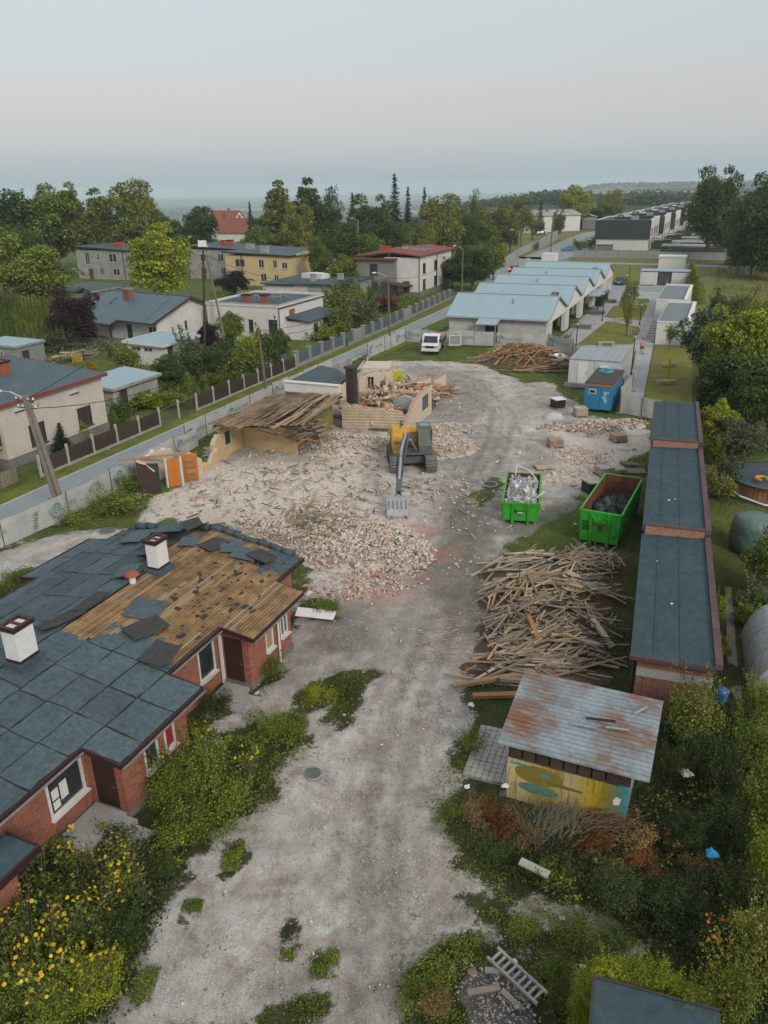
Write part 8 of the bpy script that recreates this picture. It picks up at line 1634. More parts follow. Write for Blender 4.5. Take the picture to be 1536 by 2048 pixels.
# brick pallets
def brick_stack(x,y,nx,ny,nz,rz,label,mt):
    t_ = thing('brick_pallet',label,'brick stack',G(x,y),rz);s_ = MB().box(-.12,.12,-.055,.055,-.032,.032).mesh('brick',mt)
    part('pallet',t_,m_wood,lambda mb: [mb.box(-.55,.55,-.5+k*.22,-.38+k*.22,.1,.13) for k in range(5)]+[mb.box(-.5+k*.45,-.4+k*.45,-.5,.5,0,.1) for k in range(3)])
    rr = random.Random(x)
    for k in range(nz):
        for i in range(nx):
            for j in range(ny):
                if 0 < i < nx-1 and 0 < j < ny-1 and k < nz-1: continue
                put('brick',s_,t_,(-.5+.13+i*.25,-.45+.06+j*.118,.165+k*.068),(0,0,rr.gauss(0,.03)))
m_bk1 = surf('brick_salvaged',(.36,.26,.20),(.29,.2,.155),3,.9,.4,25,rnd=.2);m_bk2 = surf('brick_pale',(.40,.35,.29),(.33,.285,.235),3,.9,.4,25,rnd=.2)
for a in ((1110,893,4,8,7,.1,'brick pallet nearest the open yard',m_bk1),(1160,832,4,8,9,.1,'tall brick pallet beside the blue cabin',m_bk2),(1236,882,4,8,6,.25,'brick pallet near the garages beside the red bricks',m_bk1),(1208,950,4,8,7,.3,'brick pallet just behind the rusty skip',m_bk2),(1232,945,4,8,3,.3,'low brick pallet right of the one behind the skip',m_bk2),(1085,938,5,6,1,.1,'single layer of pale bricks behind the heaped skip',m_bk2)): brick_stack(*a)
for (x,y,rz,tl,lab) in ((1262,930,.5,.2,'tilted broken grey pallet by the garages'),(1272,945,-.05,0,'flat grey pallet by the garages')):
    t_ = thing('pallet',lab,'pallet',G(x,y),rz);t_.rotation_euler[1] = tl
    for k in range(6): part('slat',t_,m_wood,lambda mb: mb.box(-.6,.6,-.45+k*.17,-.33+k*.17,.1,.13))
    for k in range(3): part('bearer',t_,m_wood,lambda mb: mb.box(-.55+k*.5,-.45+k*.5,-.45,.52,0,.1))
for (x,y,lab) in ((1115,815,'black crate with white lid in front of the site cabins'),(1183,985,'black box with pale lid left of the rusty skip')):
    t_ = thing('black_crate',lab,'crate',G(x,y),.35);part('body',t_,m_black,lambda mb: mb.prism([(-.5,-.45),(.5,-.45),(.5,.45),(-.5,.45)],.05,.75),bevel=.03);part('lid',t_,m_plgrey if x > 1150 else m_white,lambda mb: mb.prism([(-.53,-.48),(.53,-.48),(.53,.48),(-.53,.48)],.76,.84));part('skid',t_,m_woodp,lambda mb: mb.box(-.6,.6,-.5,.5,0,.045))
solo('tarpaulin','pale blue crumpled tarpaulin over rubbish near the blue cabin','tarpaulin',m_plblue,lambda mb: mb.lathe([(.9,0),(.8,.18),(.55,.42),(.2,.55),(.02,.5)],11,sx=1.,sy=.7),loc=G(1108,838));solo('board_sheet','grey sheet lying flat beside the pale tarpaulin','sheet',m_plgrey,lambda mb: mb.prism([(-.9,-.5),(.8,-.7),(1.0,.4),(-.6,.6)],.04,.1),loc=G(1125,843));solo('concrete_slab','pale concrete manhole slab on the ground left of the brick pallet','slab',m_conc,lambda mb: mb.prism([(-1,-.5),(.8,-.7),(1.0,.5),(-.5,.8)],.0,.14) and mb.lathe([(.01,.14),(.28,.14),(.28,.17),(.01,.17)],12,(.1,.1,0)),loc=G(1085,877))
# ------------------------------------------------------------------ neighbour garden on the right edge
ht = thing('hot_tub','round wooden garden pool with dark cover at the right edge','pool',G(1545,985));part('cladding',ht,m_woodo,lambda mb: [mb.box(-.14,.14,-.02,.02,0,1.1)] if False else mb.lathe([(2.5,0),(2.5,1.05),(2.44,1.05),(2.44,0)],40))
for k in range(60): a_ = k*math.pi/30;mb = MB();mb.box(-.115,.115,-.02,.02,.02,1.04);mb.build('stave',m_woodo,ht,loc=(math.cos(a_)*2.53,math.sin(a_)*2.53,0),rot=(0,0,a_+R(90)))
part('cover',ht,surf('pool_cover',(.03,.045,.055),(.05,.07,.08),1.5,.3,.6,3,bdist=.1),lambda mb: mb.lathe([(.02,1.0),(1.2,1.02),(2.4,1.12),(2.75,1.08),(2.75,1.02)],32));part('porthole',ht,m_black,lambda mb: mb.tube((-1.2,-2.24,.7),(-1.22,-2.30,.7),.16,.16,14));part('pump_hose',ht,m_white,lambda mb: mb.path([(-2.9,-.4,.4),(-2.6,-1.3,.3),(-1.6,-2.3,.12),(0,-2.8,.1),(2,-2.6,.1)],.06,7));part('base_ring',ht,surf('pool_mat',(.04,.09,.07),None,2,.8,.1),lambda mb: mb.lathe([(.02,0),(2.95,0),(2.95,.06),(.02,.06)],36))
solo('swim_ring','bright orange swim ring lying on the pool cover','swim ring',m_paint('ring_orange',(.55,.25,.01)),lambda mb: mb.path([(math.cos(i*.52)*.35,math.sin(i*.52)*.35,0) for i in range(9)],.09,8),loc=G(1524,957,1.25))
solo('covered_dome','green tarpaulin wrapped drum standing on the neighbour lawn','tarpaulin',surf('tarp_green',(.09,.15,.13),(.06,.115,.10),1.5,.35,.8,2.5,spec=.5,bdist=.12),lambda mb: mb.lathe([(1.0,0),(1.08,.5),(1.05,1.3),(.98,1.7),(.75,1.92),(.4,2.02),(.02,2.06)],26),loc=G(1498,1098),smooth=True)
gt2 = thing('greenhouse','translucent plastic tunnel greenhouse at the right edge','greenhouse',G(1500,1400),GA);m_film = surf('plastic_film',(.34,.40,.42),(.26,.31,.33),1,.25,.6,4,spec=.5,bdist=.05)
part('film',gt2,m_film,lambda mb: [mb.add([(x0,math.cos(a)*1.2-1.2,math.sin(a)*1.9) for a in [i*math.pi/12 for i in range(13)] for x0 in (0,4.5)],[(2*i,2*i+1,2*i+3,2*i+2) for i in range(12)])],smooth=True);part('hoop',gt2,m_film,lambda mb: [mb.path([(x,math.cos(i*math.pi/12)*1.22-1.2,math.sin(i*math.pi/12)*1.92) for i in range(13)],.025,6) for x in (0,1.5,3,4.5)]);part('end_sheet',gt2,m_film,lambda mb: mb.add([(.02,math.cos(i*math.pi/12)*1.2-1.2,math.sin(i*math.pi/12)*1.9) for i in range(13)],[tuple(range(13))]))
sheet('garden_path',[G(1450,1175),G(1462,1175),G(1475,1330),G(1490,1430),G(1470,1430),G(1455,1330)],.03,m_concd)
solo('water_barrel','blue water barrel behind the garage end wall','barrel',m_paint('barrel_blue',(.01,.09,.25)),lambda mb: mb.lathe([(.19,0),(.22,.1),(.24,.35),(.22,.6),(.2,.7),(.02,.72)],16),loc=(gO.x+gp.x*3.05+gd.x*.5,gO.y+gp.y*3.05+gd.y*.5,.95),smooth=True)
solo('barrel_stand','grey block under the blue water barrel','block',m_conc,lambda mb: mb.box(-.25,.25,-.25,.25,0,.94),loc=(gO.x+gp.x*3.05+gd.x*.5,gO.y+gp.y*3.05+gd.y*.5,0))
# garden furniture left: stacked firewood, yellow rack
t_ = thing('firewood_stack','stack of pale poles and boards on the left lawn','wood stack',G(150,718),.5);rr = random.Random(8)
for k in range(26): put('log',PLK[rr.choice([2,3,0])],t_,(rr.uniform(-.5,.5),rr.uniform(-1,1),.1+rr.random()*.7),(0,rr.gauss(0,.05),rr.gauss(.25,.1)),(rr.uniform(2.5,5.5),.16,.14))
t_ = thing('yellow_rack','bright yellow slatted rack leaning on the firewood stack','rack',G(156,724),.3)
for k in range(7): part('slat',t_,m_paint('rack_yellow',(.5,.32,.03)),lambda mb: mb.box(-.6+k*.17,-.5+k*.17,-.05,.05,.0,.95))
# ------------------------------------------------------------------ trees
T = tree_px
T('broad',25,545,370,150,l_dark,'dark broadleaf tree at the far left edge of the skyline');T('broad',118,542,362,140,l_mid,'broad green tree left of the slim one on the left skyline');T('tall',160,540,360,80,l_mid,'taller green tree top rising behind the left skyline row')
T('tall',212,540,371,86,l_mid,'slim green tree between the two big left skyline trees');T('broad',285,542,356,116,l_olive,'large olive-brown tree behind the stained grey house');T('broad',335,540,420,70,l_dark,'dark low tree behind the bright maple');T('broad',404,535,398,74,l_dark,'dark round tree standing before the valley view')
T('broad',330,612,449,132,l_bright,'bright green round maple in front of the grey houses');T('broad',88,622,488,150,l_mid,'wide green tree on the left above the thuja hedge');T('broad',15,600,440,110,l_mid,'green tree at the left edge below the skyline row');T('broad',60,590,430,100,l_dark,'dark green tree behind the wide left one')
T('broad',158,694,580,98,l_purple,'dark purple-leaved tree beside the blue-roofed bungalow',name='purple_tree');T('broad',470,590,540,72,l_purple,'dark purple bush-like tree below the yellow house',name='purple_tree');T('broad',418,705,640,46,l_purple,'small purple tree at the foot of the dark pole',name='purple_tree')
T('tall',565,530,356,88,l_olive,'tall olive-green tree with forked top in the middle skyline');T('tall',622,530,350,92,l_dark,'tall dark tree right of the olive one in the middle skyline');T('airy',662,530,360,60,l_dark,'ragged dark tree at the right of the middle skyline group');T('spruce',506,505,402,30,l_spruce,'small spruce left of the tall olive tree');T('broad',525,520,425,60,l_dark,'low dark tree under the small spruce')
T('spruce',708,520,384,46,l_spruce,'dark spruce left of the tallest spruce');T('spruce',790,510,346,52,l_spruce,'tallest spruce on the middle skyline');T('spruce',816,505,372,38,l_spruce,'spruce just right of the tallest one');T('spruce',848,500,375,40,l_spruce,'lone spruce left of the yellow-green tree')
for a in ((745,545,392,95,'dark broad tree between the spruces'),(690,560,440,80,'dark green tree behind the yellow house end'),(770,550,425,90,'dark tree mass in front of the tallest spruce'),(820,540,430,80,'dark tree left of the white cottage'),(655,560,465,60,'green tree above the flat outbuilding')): T('broad',a[0],a[1],a[2],a[3],l_dark,a[4])
for a in ((640,575,470,56,'lighter green tree right of the yellow house'),(690,590,505,70,'green shrubby tree beside the red-roofed house'),(745,560,455,70,'bright green shrubby tree behind the red-roofed house'),(800,545,450,60,'mid green tree above the red roof')): T('broad',a[0],a[1],a[2],a[3],l_mid,a[4])
T('broad',884,530,386,92,l_olive,'large yellow-green tree right of the white cottage');T('broad',925,515,415,70,l_dark,'dark tree right of the yellow-green one');T('airy',946,490,368,26,l_olive,'thin feathery poplar on the skyline');T('broad',1000,505,410,80,l_olive,'olive tree right of the far yellow house');T('airy',1040,495,385,56,l_olive,'airy yellow-olive tree by the lane bend');T('broad',970,510,430,60,l_mid,'green tree left of the far yellow house')
T('spruce',1078,470,400,26,l_spruce,'black narrow conifer near the far hall');T('broad',1145,458,372,76,l_bright,'bright round tree behind the open metal barn');T('broad',1220,452,378,54,l_olive,'brownish olive tree left of the new terrace');T('broad',1195,450,410,50,l_dark,'low dark tree between bright round tree and brownish one');T('airy',1065,480,420,50,l_olive,'yellowish bush-tree left of the black conifer');T('broad',1115,480,420,26,l_mid,'narrow green tree at the end of the pale concrete wall')
T('broad',945,580,490,90,l_dark,'dark bushy tree at the lane beside the red-roofed house');T('broad',985,560,470,60,l_mid,'green bushy tree by the brown wall at the bend');T('broad',905,575,505,60,l_dark,'dark tree behind the bend pole')
T('broad',1412,520,336,98,l_dark,'tall dark tree standing alone right of the new terrace');T('broad',1420,500,350,70,l_olive,'olive crown behind the lone tall tree')
for a in ((1490,545,372,90,'dark tree of the wood at right next to the pole'),(1545,560,332,130,'tallest dark tree at the right edge'),(1515,540,350,90,'dark tree between the pole and right edge tree'),(1470,530,420,60,'low dark tree at the left end of the right wood'),(1580,545,345,130,'dark tree mostly out of frame at right'),(1500,555,430,90,'lower dark tree in front of the right wood'),(1545,560,440,100,'lower dark tree at the right edge of the wood'),(1475,548,455,60,'low dark tree left of the right wood'),(1525,545,390,80,'dark tree filling the middle of the right wood')): T('broad',a[0],a[1],a[2],a[3],l_dark,a[4])
for a in ((520,545,440,70,l_mid,'green tree left of the yellow house roof'),(600,540,410,70,l_olive,'olive tree behind the yellow house roof'),(720,545,420,70,l_mid,'mid green tree among the spruces'),(850,540,440,60,l_mid,'mid green tree right of the red roof'),(240,540,430,90,l_mid,'green tree behind the stained grey house roof'),(960,500,415,50,l_mid,'green tree behind the far yellow house'),(1020,505,425,50,l_mid,'green tree by the brown wall'),(465,690,620,60,l_mid,'garden tree below the yellow house by the dark pole'),(560,720,655,44,l_thuja,'dense conical garden tree at the lane beside the white house'),(500,735,670,70,l_bright,'bright garden tree behind the picket fence'),(340,775,710,70,l_dark,'dark garden tree behind the picket fence'),(430,755,690,60,l_dark,'dark garden tree left of the slender pole'),(640,640,590,50,l_mid,'garden tree left of the pale rounded shrub'),(690,625,560,60,l_dark,'dark garden tree before the low outbuilding'),(850,575,520,50,l_mid,'roadside tree right of the red-roofed house')): T('broad',a[0],a[1],a[2],a[3],a[4],a[5])
# right-hand garden trees
T('pine',1405,770,598,120,l_pine,'bushy grey-green pine beside the nearer pavilion');T('broad',1470,810,590,150,l_bright,'bright yellow-green tree right of the pine');T('broad',1530,800,620,120,l_mid,'green tree at the right edge beyond the bright one');T('broad',1500,770,600,90,l_olive,'olive tree behind the bright yellow-green tree')
for a in ((1440,850,690,120,'dark tree below the pine by the lawn edge'),(1510,870,690,150,'dark tree at right below the bright tree'),(1550,880,720,130,'dark tree cut by the right edge'),(1475,880,740,90,'dark undergrowth tree behind the garages')): T('broad',a[0],a[1],a[2],a[3],l_dark,a[4])
T('broad',1428,905,795,80,l_bright,'bright shrubby tree at the far garage end');T('broad',1470,925,830,95,l_grey,'grey-green willowy tree right of the garages',name='willowy_tree')
T('broad',1535,1190,1065,110,l_mid,'rounded green tree at the right edge by the tarpaulin drum')
# ------------------------------------------------------------------ hedges, bushes and garden plants
def bush(kind,x,y,yt,wpx,mat,label,name=None,group=None): return T(kind,x,y,yt,wpx,mat,label,cat='shrub',name=name,group=group)
for k in range(22): x = 4+k*7.2;bush('thuja',x,665+k*.2-6,585+(k % 3)*2+k*.6,15,l_thuja,'thuja in the long clipped hedge at the left behind purple tree',group='left thuja hedge')
for k in range(14): x = 2+k*10;bush('thuja',x,700,636+(k % 4)*3,17,l_thuja,'thuja in the front hedge row at the left edge',group='front left thuja hedge')
bush('ball',158,878,818,50,l_bright,'clipped rounded thuja in front of the cream house');bush('ball',232,855,822,30,l_thuja,'smaller rounded thuja at the cream house corner');bush('shrub',245,850,800,50,l_dark,'dark shrub right of the cream house corner');bush('spruce',128,905,845,50,l_spruce,'young spruce behind the picket fence',name='young_spruce')
for k,(x,y,yt,w_,m_,lab) in enumerate(((272,680,648,15,l_dark,'pointed little thuja by the bungalow door'),(378,735,668,70,l_grey,'grey-green tree-like shrub beside the white shed'),(395,760,700,80,l_dark,'dark shrub behind the lane fence'),(480,760,690,110,l_thuja,'green thuja group by the slender pole'),(430,790,745,60,l_mid,'rounded green shrub left of slender pole'),(455,745,680,70,l_dark,'dark green shrub under the leaning pole'),
        (540,745,655,60,l_dark,'dark conical shrub at the white flat house corner'),(515,750,690,60,l_bright,'bright shrub between pole and white flat house'),(380,800,745,50,l_thuja,'clipped green ball near the lane fence'),(300,815,785,90,l_bright,'low vine hedge with yellowish leaves on the left lawn'),(350,815,780,60,l_mid,'leafy vine by the lane fence'),(255,745,690,60,l_olive,'weeping yellowish shrub near the white shed'),
        (230,720,695,30,l_dark,'dark little conifer on the left lawn'),(185,740,722,24,l_yellow,'bright yellow shrub on the left lawn'),(290,770,735,70,l_lime,'light green shrub above the grey shed'),(120,700,665,70,l_grey,'tall pale grasses at the left'),(60,710,672,70,l_grey,'pale grassy clump at the far left garden'),(255,800,760,50,l_mid,'green shrub right of the grey shed'),(420,640,610,50,l_mid,'green shrub behind the white flat house corner'),
        (460,640,570,0,l_lime,''),(690,640,570,80,l_mid,'green shrub between the white and red-roofed houses'),(720,660,595,70,l_grey,'pale rounded shrub behind the teal fence'),(680,670,610,60,l_mid,'mid green shrub behind the teal fence'),(745,640,565,26,l_dark,'dark columnar shrub before the red-roofed house'),(770,625,590,60,l_red,'reddish shrub by the lane at the red-roofed house'),(720,625,575,30,l_lime,'lime green little shrub before the grey wing'),(650,680,650,50,l_bright,'low bright shrub behind the fence by the white house'),
        (560,600,575,60,l_lime,'lime hedge piece below the yellow house'),(500,605,578,60,l_lime,'lime hedge left of the outbuilding'),(450,612,590,50,l_lime,'lime hedge at the bungalow gable'),(520,720,660,40,l_thuja,'thuja beside the white flat house'),(15,900,850,60,l_bright,'green shrub under the cream house balcony'),(270,690,660,0,l_mid,''))):
    if w_: bush('shrub' if m_ is not l_thuja else 'ball',x,y,yt,w_,m_,lab)
for k in range(9): bush('ball',400+k*15.5,806-k*7.4,775-k*7.6,26,l_thuja,'low clipped ball in the row along the picket fence',group='row of clipped balls along picket fence')
for k in range(16):     # clipped yellow-green hedge by the right path
    u,w_ = 137+k*2.2,3.4+k*.16;plant('ball',W(u,w_),3.3,3.0,l_lime,'section of the tall clipped yellow-green hedge beyond the pavilions','shrub','hedge_section','yellow-green hedge by pavilions')
for (x,y,yt,w_,m_,lab) in ((1196,620,590,22,l_dark,'dark rounded bush against the community building'),(1130,690,668,24,l_mid,'green plant bed at the near end of the community building'),(1210,605,580,14,l_dark,'small dark bush near the farther community gable'),(1160,500,480,40,l_mid,'bush at the terrace fence corner'),(1430,640,590,60,l_dark,'dark bushes at the meadow edge'),(1480,640,585,50,l_olive,'olive bushes at the meadow edge'),(1525,640,600,50,l_yellow,'yellow-flowering bush at the right meadow edge'),
        (1400,700,640,50,l_dark,'dark shrub under the pine'),(1415,790,720,50,l_mid,'green shrub along the right lawn'),(1405,830,770,40,l_dark,'dark shrub at the right lawn corner'),(1450,980,915,70,l_grey,'feathery grey-green shrub beside the middle garages'),(1440,1000,950,60,l_olive,'olive shrub against the garage wall'),(1425,930,870,40,l_lime,'yellowish shrub against the far garage wall'),
        (1505,1215,1160,70,l_grey,'white-headed hydrangea in the right garden'),(1490,1250,1205,55,l_mid,'spiky leafed plant in the right garden'),(1530,1240,1195,50,l_dark,'dark plant at the right edge below the hydrangea'),(1435,1250,1190,24,l_bright,'bright creeper on the garage side'),(1445,1320,1270,30,l_bright,'lower bright creeper beside the garages'),(1520,1450,1360,90,l_mid,'shrub in front of the greenhouse'),
        (1380,1500,1370,120,l_olive,'thin yellowish shrub before the garage end wall'),(1450,1470,1400,90,l_dark,'dark shrub right of the garage end'),(1420,1560,1470,110,l_dark,'dark bramble right of the corrugated shed'),(1500,1530,1440,120,l_mid,'leafy shrub at the right edge below the greenhouse'),(1350,1560,1490,80,l_dark,'dark ivy behind the corrugated shed corner'),(1530,1680,1560,130,l_mid,'tall leafy shrub at the right edge beside brambles'),(1450,1690,1600,110,l_dark,'dark brambles right of the mural wall'),(1360,1700,1620,90,l_dark,'shaded brambles below the mural wall'),
        (1540,1800,1660,120,l_bright,'bright shrub at the right edge mid height'),(1480,1830,1740,120,l_dark,'dark shrub below the blue bag'),(1350,1840,1770,130,l_dark,'dark shrub above the side track'),(1230,1810,1750,110,l_dark,'low dark shrub between board and brambles'),(1430,1920,1850,140,l_dark,'dark shrub right of the side track end'),(1520,1960,1830,150,l_olive,'large yellowish shrub with orange leaves in the lower right corner'),(1440,2040,1930,120,l_mid,'leafy shrub overhanging the hut roof')):
    bush('fine' if y > 1350 else 'shrub',x,y,yt,w_,l_shade if m_ is l_dark and y > 1350 else m_,lab)
# vines on the hut roof
for k,(x,y,z,w_) in enumerate(((1195,1960,1.9,1.0),(1235,1935,2.0,1.1),(1285,1940,2.1,1.1),(1330,1955,2.1,1.0),(1375,1985,2.1,.9),(1175,2010,1.2,.8),(1400,2030,2.0,.8))):
    p_ = G(x,y,z);plant('fine',(p_.x,p_.y,p_.z-.6),.75,w_,l_lime if k % 2 == 0 else l_bright,'patch of bright climbing vine over the edge of the corner hut','shrub','vine_patch','vines on corner hut')
# orange-leaved sprigs
# overgrown weeds in front of the brick building (left) and along edges
wl = random.Random(77)
for k,(x,y,yt,w_,m_,lab) in enumerate(((415,1585,1490,125,l_mid,'tall green weed thicket in front of the brick building'),(350,1600,1520,110,l_mid,'weed thicket left part beside the brick wall'),(470,1620,1560,90,l_mid,'brighter weed thicket right part by the track'),(400,1660,1610,110,l_mid,'low weed patch at the track edge'),(550,1480,1440,60,l_mid,'sparse weeds beside the gravel patch'),(590,1470,1440,50,l_mid,'small weed clump by the gravel patch'),(640,1400,1370,70,l_bright,'weed clump with stones in front of the brick building'),(700,1390,1350,60,l_mid,'weed clump on the track shoulder'),
        (430,1420,1390,80,l_dark,'dark weeds under the far window'),(540,1350,1315,70,l_mid,'weeds at the brick bay corner'),(650,1225,1200,60,l_mid,'weeds behind the white metal sheet'),(345,1700,1650,90,l_mid,'weeds below the thicket'),(330,1760,1710,60,l_dark,'weeds at the gravel edge'),(240,1900,1820,110,l_dark,'dense rounded green bush at the lower left track edge'),(200,2000,1920,120,l_bright,'bright low herbage in the lower left'),(120,2040,1960,120,l_mid,'green herbage in the lower left corner'),(30,2010,1930,110,l_mid,'green herbage at the left bottom edge'),(60,1850,1790,120,l_dark,'dark herbage under the flowers'),(150,1820,1760,110,l_dark,'dark herbage below the steps'),(20,1760,1700,70,l_dark,'dark herbage by the annex wall'),
        (230,1020,985,130,l_mid,'grassy weeds near the leaning pole'),(170,1050,1020,90,l_mid,'weeds at the foot of the leaning pole'),(260,980,950,80,l_mid,'weeds between fence and doorway fragment'),(40,1170,1140,70,l_mid,'weeds behind the brick building'),(0,1190,1160,60,l_mid,'weeds at the left edge behind the brick building'),(940,1500,1470,60,l_mid,'weeds beside the paved pad'),(900,1640,1610,60,l_mid,'weeds at the bend of the track'),(990,1720,1680,90,l_dark,'weeds under the brush pile'),(1100,1770,1730,80,l_mid,'weeds around the pale board'),(1050,1870,1845,90,l_mid,'weeds in the middle of the side track'),(1150,1880,1855,90,l_mid,'more weeds in the middle of the side track'),(1230,1900,1870,80,l_dark,'weeds at the end of the side track'),(870,2030,1990,80,l_dry,'dry tan grass tuft at the bottom'),(1110,1950,1910,80,l_mid,'weeds right of the ladder'),(1130,2020,1980,70,l_dark,'dark weeds left of the hut'),(830,1990,1960,60,l_mid,'weeds left of the bottom heap'))):
    bush('fine' if yt < y-60 else 'weed',x,y,yt,w_,m_,lab,name='weed_clump')
# brush pile of cut branches below the mural
bx0 = G(1130,1660);bt = thing('brush_pile','heap of cut branches and dry brush in front of the mural wall','brush pile',(bx0.x,bx0.y,0));rng = np.random.default_rng(12)
for (x,y,h_,w_,m_) in ((945,1640,.7,.9,l_dry),(990,1650,.8,.9,l_dryr),(1030,1650,.7,.9,l_dry),(1060,1690,.5,.9,l_dry),(1010,1680,.6,.8,l_dryr),(1280,1690,.7,1.3,l_dry),(1350,1700,.7,1.2,l_dry),(1200,1700,.5,1.0,l_dryr),(1390,1740,.6,1.1,l_dry),(1300,1740,.4,1.2,l_dryr)):
    p_ = G(x,y);o_ = put('dry_foliage',PR['weed%d' % (x % 3)][0],bt,(p_.x-bx0.x,p_.y-bx0.y,0),(0,0,x),(w_/1.3,w_/1.3,h_/.8));o_.material_slots[0].link = 'OBJECT';o_.material_slots[0].material = m_
mb = MB();rr = random.Random(2)
for k in range(420):
    p_ = G(rr.gauss(1110,32),rr.gauss(1665,22));a = rr.gauss(1.3,.6);l_ = rr.uniform(.4,1.1);e = rr.uniform(.2,.9);q = Vector((p_.x-bx0.x,p_.y-bx0.y,rr.uniform(.0,.5)));mb.tube(q,q+Vector((math.cos(a)*l_*.7,math.sin(a)*l_*.4,l_*e*.7)),.009,.003,3,0,False)
for k in range(160):
    p_ = G(rr.gauss(1190,26),rr.gauss(1665,12));a = rr.gauss(.1,.35);l_ = rr.uniform(.5,1.4);q = Vector((p_.x-bx0.x,p_.y-bx0.y,rr.uniform(.1,.6)));mb.tube(q,q+Vector((math.cos(a)*l_,math.sin(a)*l_,rr.uniform(-.1,.25))),.014,.005,4,1,False)
o_ = mb.build('twigs',[surf('twig_grey',(.16,.15,.10),None,4,.9,.2),surf('twig_brown',(.15,.09,.055),None,4,.9,.2)],bt);o_['kind'] = 'stuff'
# flowers: tall yellow composite plants
def flower_plant(seed):
    r_ = random.Random(seed);rg = np.random.default_rng(seed);st = MB();hd = MB();LP,LN = [],[]
    for k in range(8):
        a = r_.uniform(0,6.28);lean = r_.uniform(.1,.5);h_ = r_.uniform(1.0,1.75);tip = Vector((math.cos(a)*lean,math.sin(a)*lean,h_));base = Vector((math.cos(a)*lean*.25,math.sin(a)*lean*.25,0));st.tube(base,tip,.012,.006,4,0,False)
        for q in range(16): f_ = r_.uniform(.15,.95);p_ = base.lerp(tip,f_);LP.append(p_+Vector((r_.gauss(0,.13),r_.gauss(0,.13),r_.gauss(0,.03))));LN.append((r_.gauss(0,.5),r_.gauss(0,.5),1))
        for q in range(r_.choice([0,1,1,2])):
            c_ = tip+Vector((r_.gauss(0,.09),r_.gauss(0,.09),r_.uniform(.02,.12)));n_ = Vector((r_.gauss(0,.5),r_.gauss(-.5,.4),1)).normalized();x = n_.orthogonal().normalized();y = n_.cross(x);R_ = r_.uniform(.042,.06);pts = []
            for i in range(16): aa = i*math.pi/8;rr2 = R_*(1 if i % 2 == 0 else .62);pts.append(c_+x*math.cos(aa)*rr2+y*math.sin(aa)*rr2+n_*(.01 if i % 2 == 0 else 0))
            hd.add(pts+[c_-n_*.008],[(i,(i+1) % 16,16) for i in range(16)],0);hd.add([c_+x*math.cos(i*1.047)*R_*.3+y*math.sin(i*1.047)*R_*.3+n_*.012 for i in range(6)],[(0,1,2,3,4,5)],1)
    v,f = leaf_arrays(np.array([tuple(p) for p in LP]),np.array(LN),rg.uniform(.07,.15,len(LP)),.5,rg)
    return st.mesh('stems',m_pole),np_mesh('leaves',v,f,l_mid),hd.mesh('blossoms',[l_petal,m_woodo])
FP = [flower_plant(s) for s in range(5)];rr = random.Random(33);k = 0
for (x,y,n,sx,sy,wh) in ((60,1760,4,60,20,'beside the annex wall'),(130,1830,4,50,30,'below the lowest steps'),(240,1800,7,40,40,'in the clump reaching toward the track'),(260,1740,4,30,20,'at the top of the clump by the steps'),(170,1900,7,50,30,'in the brightest clump at lower left'),(80,1930,5,60,30,'in the dark herbage at lower left'),(30,2000,4,40,30,'at the left bottom edge'),(110,2030,4,70,20,'along the bottom edge'),(320,1570,4,30,15,'against the brick bay wall'),(500,1560,3,14,16,'at the track side of the weed thicket'),(30,1880,4,30,30,'at the left edge below the annex'),(200,1990,3,50,20,'above the bottom left herbage'),(440,1530,2,12,8,'on top of the weed thicket'),(150,1760,3,30,14,'left of the lowest step')):
    for i in range(n):
        p_ = G(rr.gauss(x,sx*.6),rr.gauss(y,sy*.6));t_ = thing('yellow_flower_plant','tall yellow-flowered plant growing '+wh,'plant',p_,rr.uniform(0,6.28),'yellow flower plants '+wh);s_ = rr.uniform(.75,1.1);q = FP[k % 5];k += 1
        put('stem',q[0],t_,scale=(s_,)*3);put('leaves',q[1],t_,scale=(s_,)*3);put('blossoms',q[2],t_,scale=(s_,)*3)
# undergrowth nobody could count: leaf clouds over an area
def thicket(name,label,poly,n,hm,ls,mat,seed,fs=1.4,thr=-.2,asp=.6):
    rg = np.random.default_rng(seed);pl = poly if isinstance(poly[0][0],float) else pxpoly(poly);xs = [p[0] for p in pl];ys = [p[1] for p in pl];X = rg.uniform(min(xs),max(xs),n*3);Y = rg.uniform(min(ys),max(ys),n*3)
    f_ = ns(X,Y,fs,seed)+.5*ns(X,Y,fs*2.7,seed+3);k_ = (sdist(X,Y,pl)+rg.normal(size=len(X))*.25 > 0) & (f_ > thr+rg.normal(size=len(X))*.15);X,Y,f_ = X[k_][:n],Y[k_][:n],f_[k_][:n]
    Z = rg.random(len(X))**.7*hm*np.clip(.45+.55*f_,.15,1.5);v,f = leaf_arrays(np.stack([X,Y,Z],1),rg.normal(size=(len(X),3))*.6+[0,-.15,.8],rg.uniform(.6,1.4,len(X))*ls,asp,rg)
    return tag(put(name,np_mesh(name,v,f,mat)),label,'undergrowth',kind='stuff')
RB = [(1240,1640),(1330,1560),(1330,1420),(1536,1400),(1590,1700),(1590,2060),(1430,2048),(1390,1960),(1300,1900),(1180,1840),(1010,1750),(960,1690),(1100,1700)]
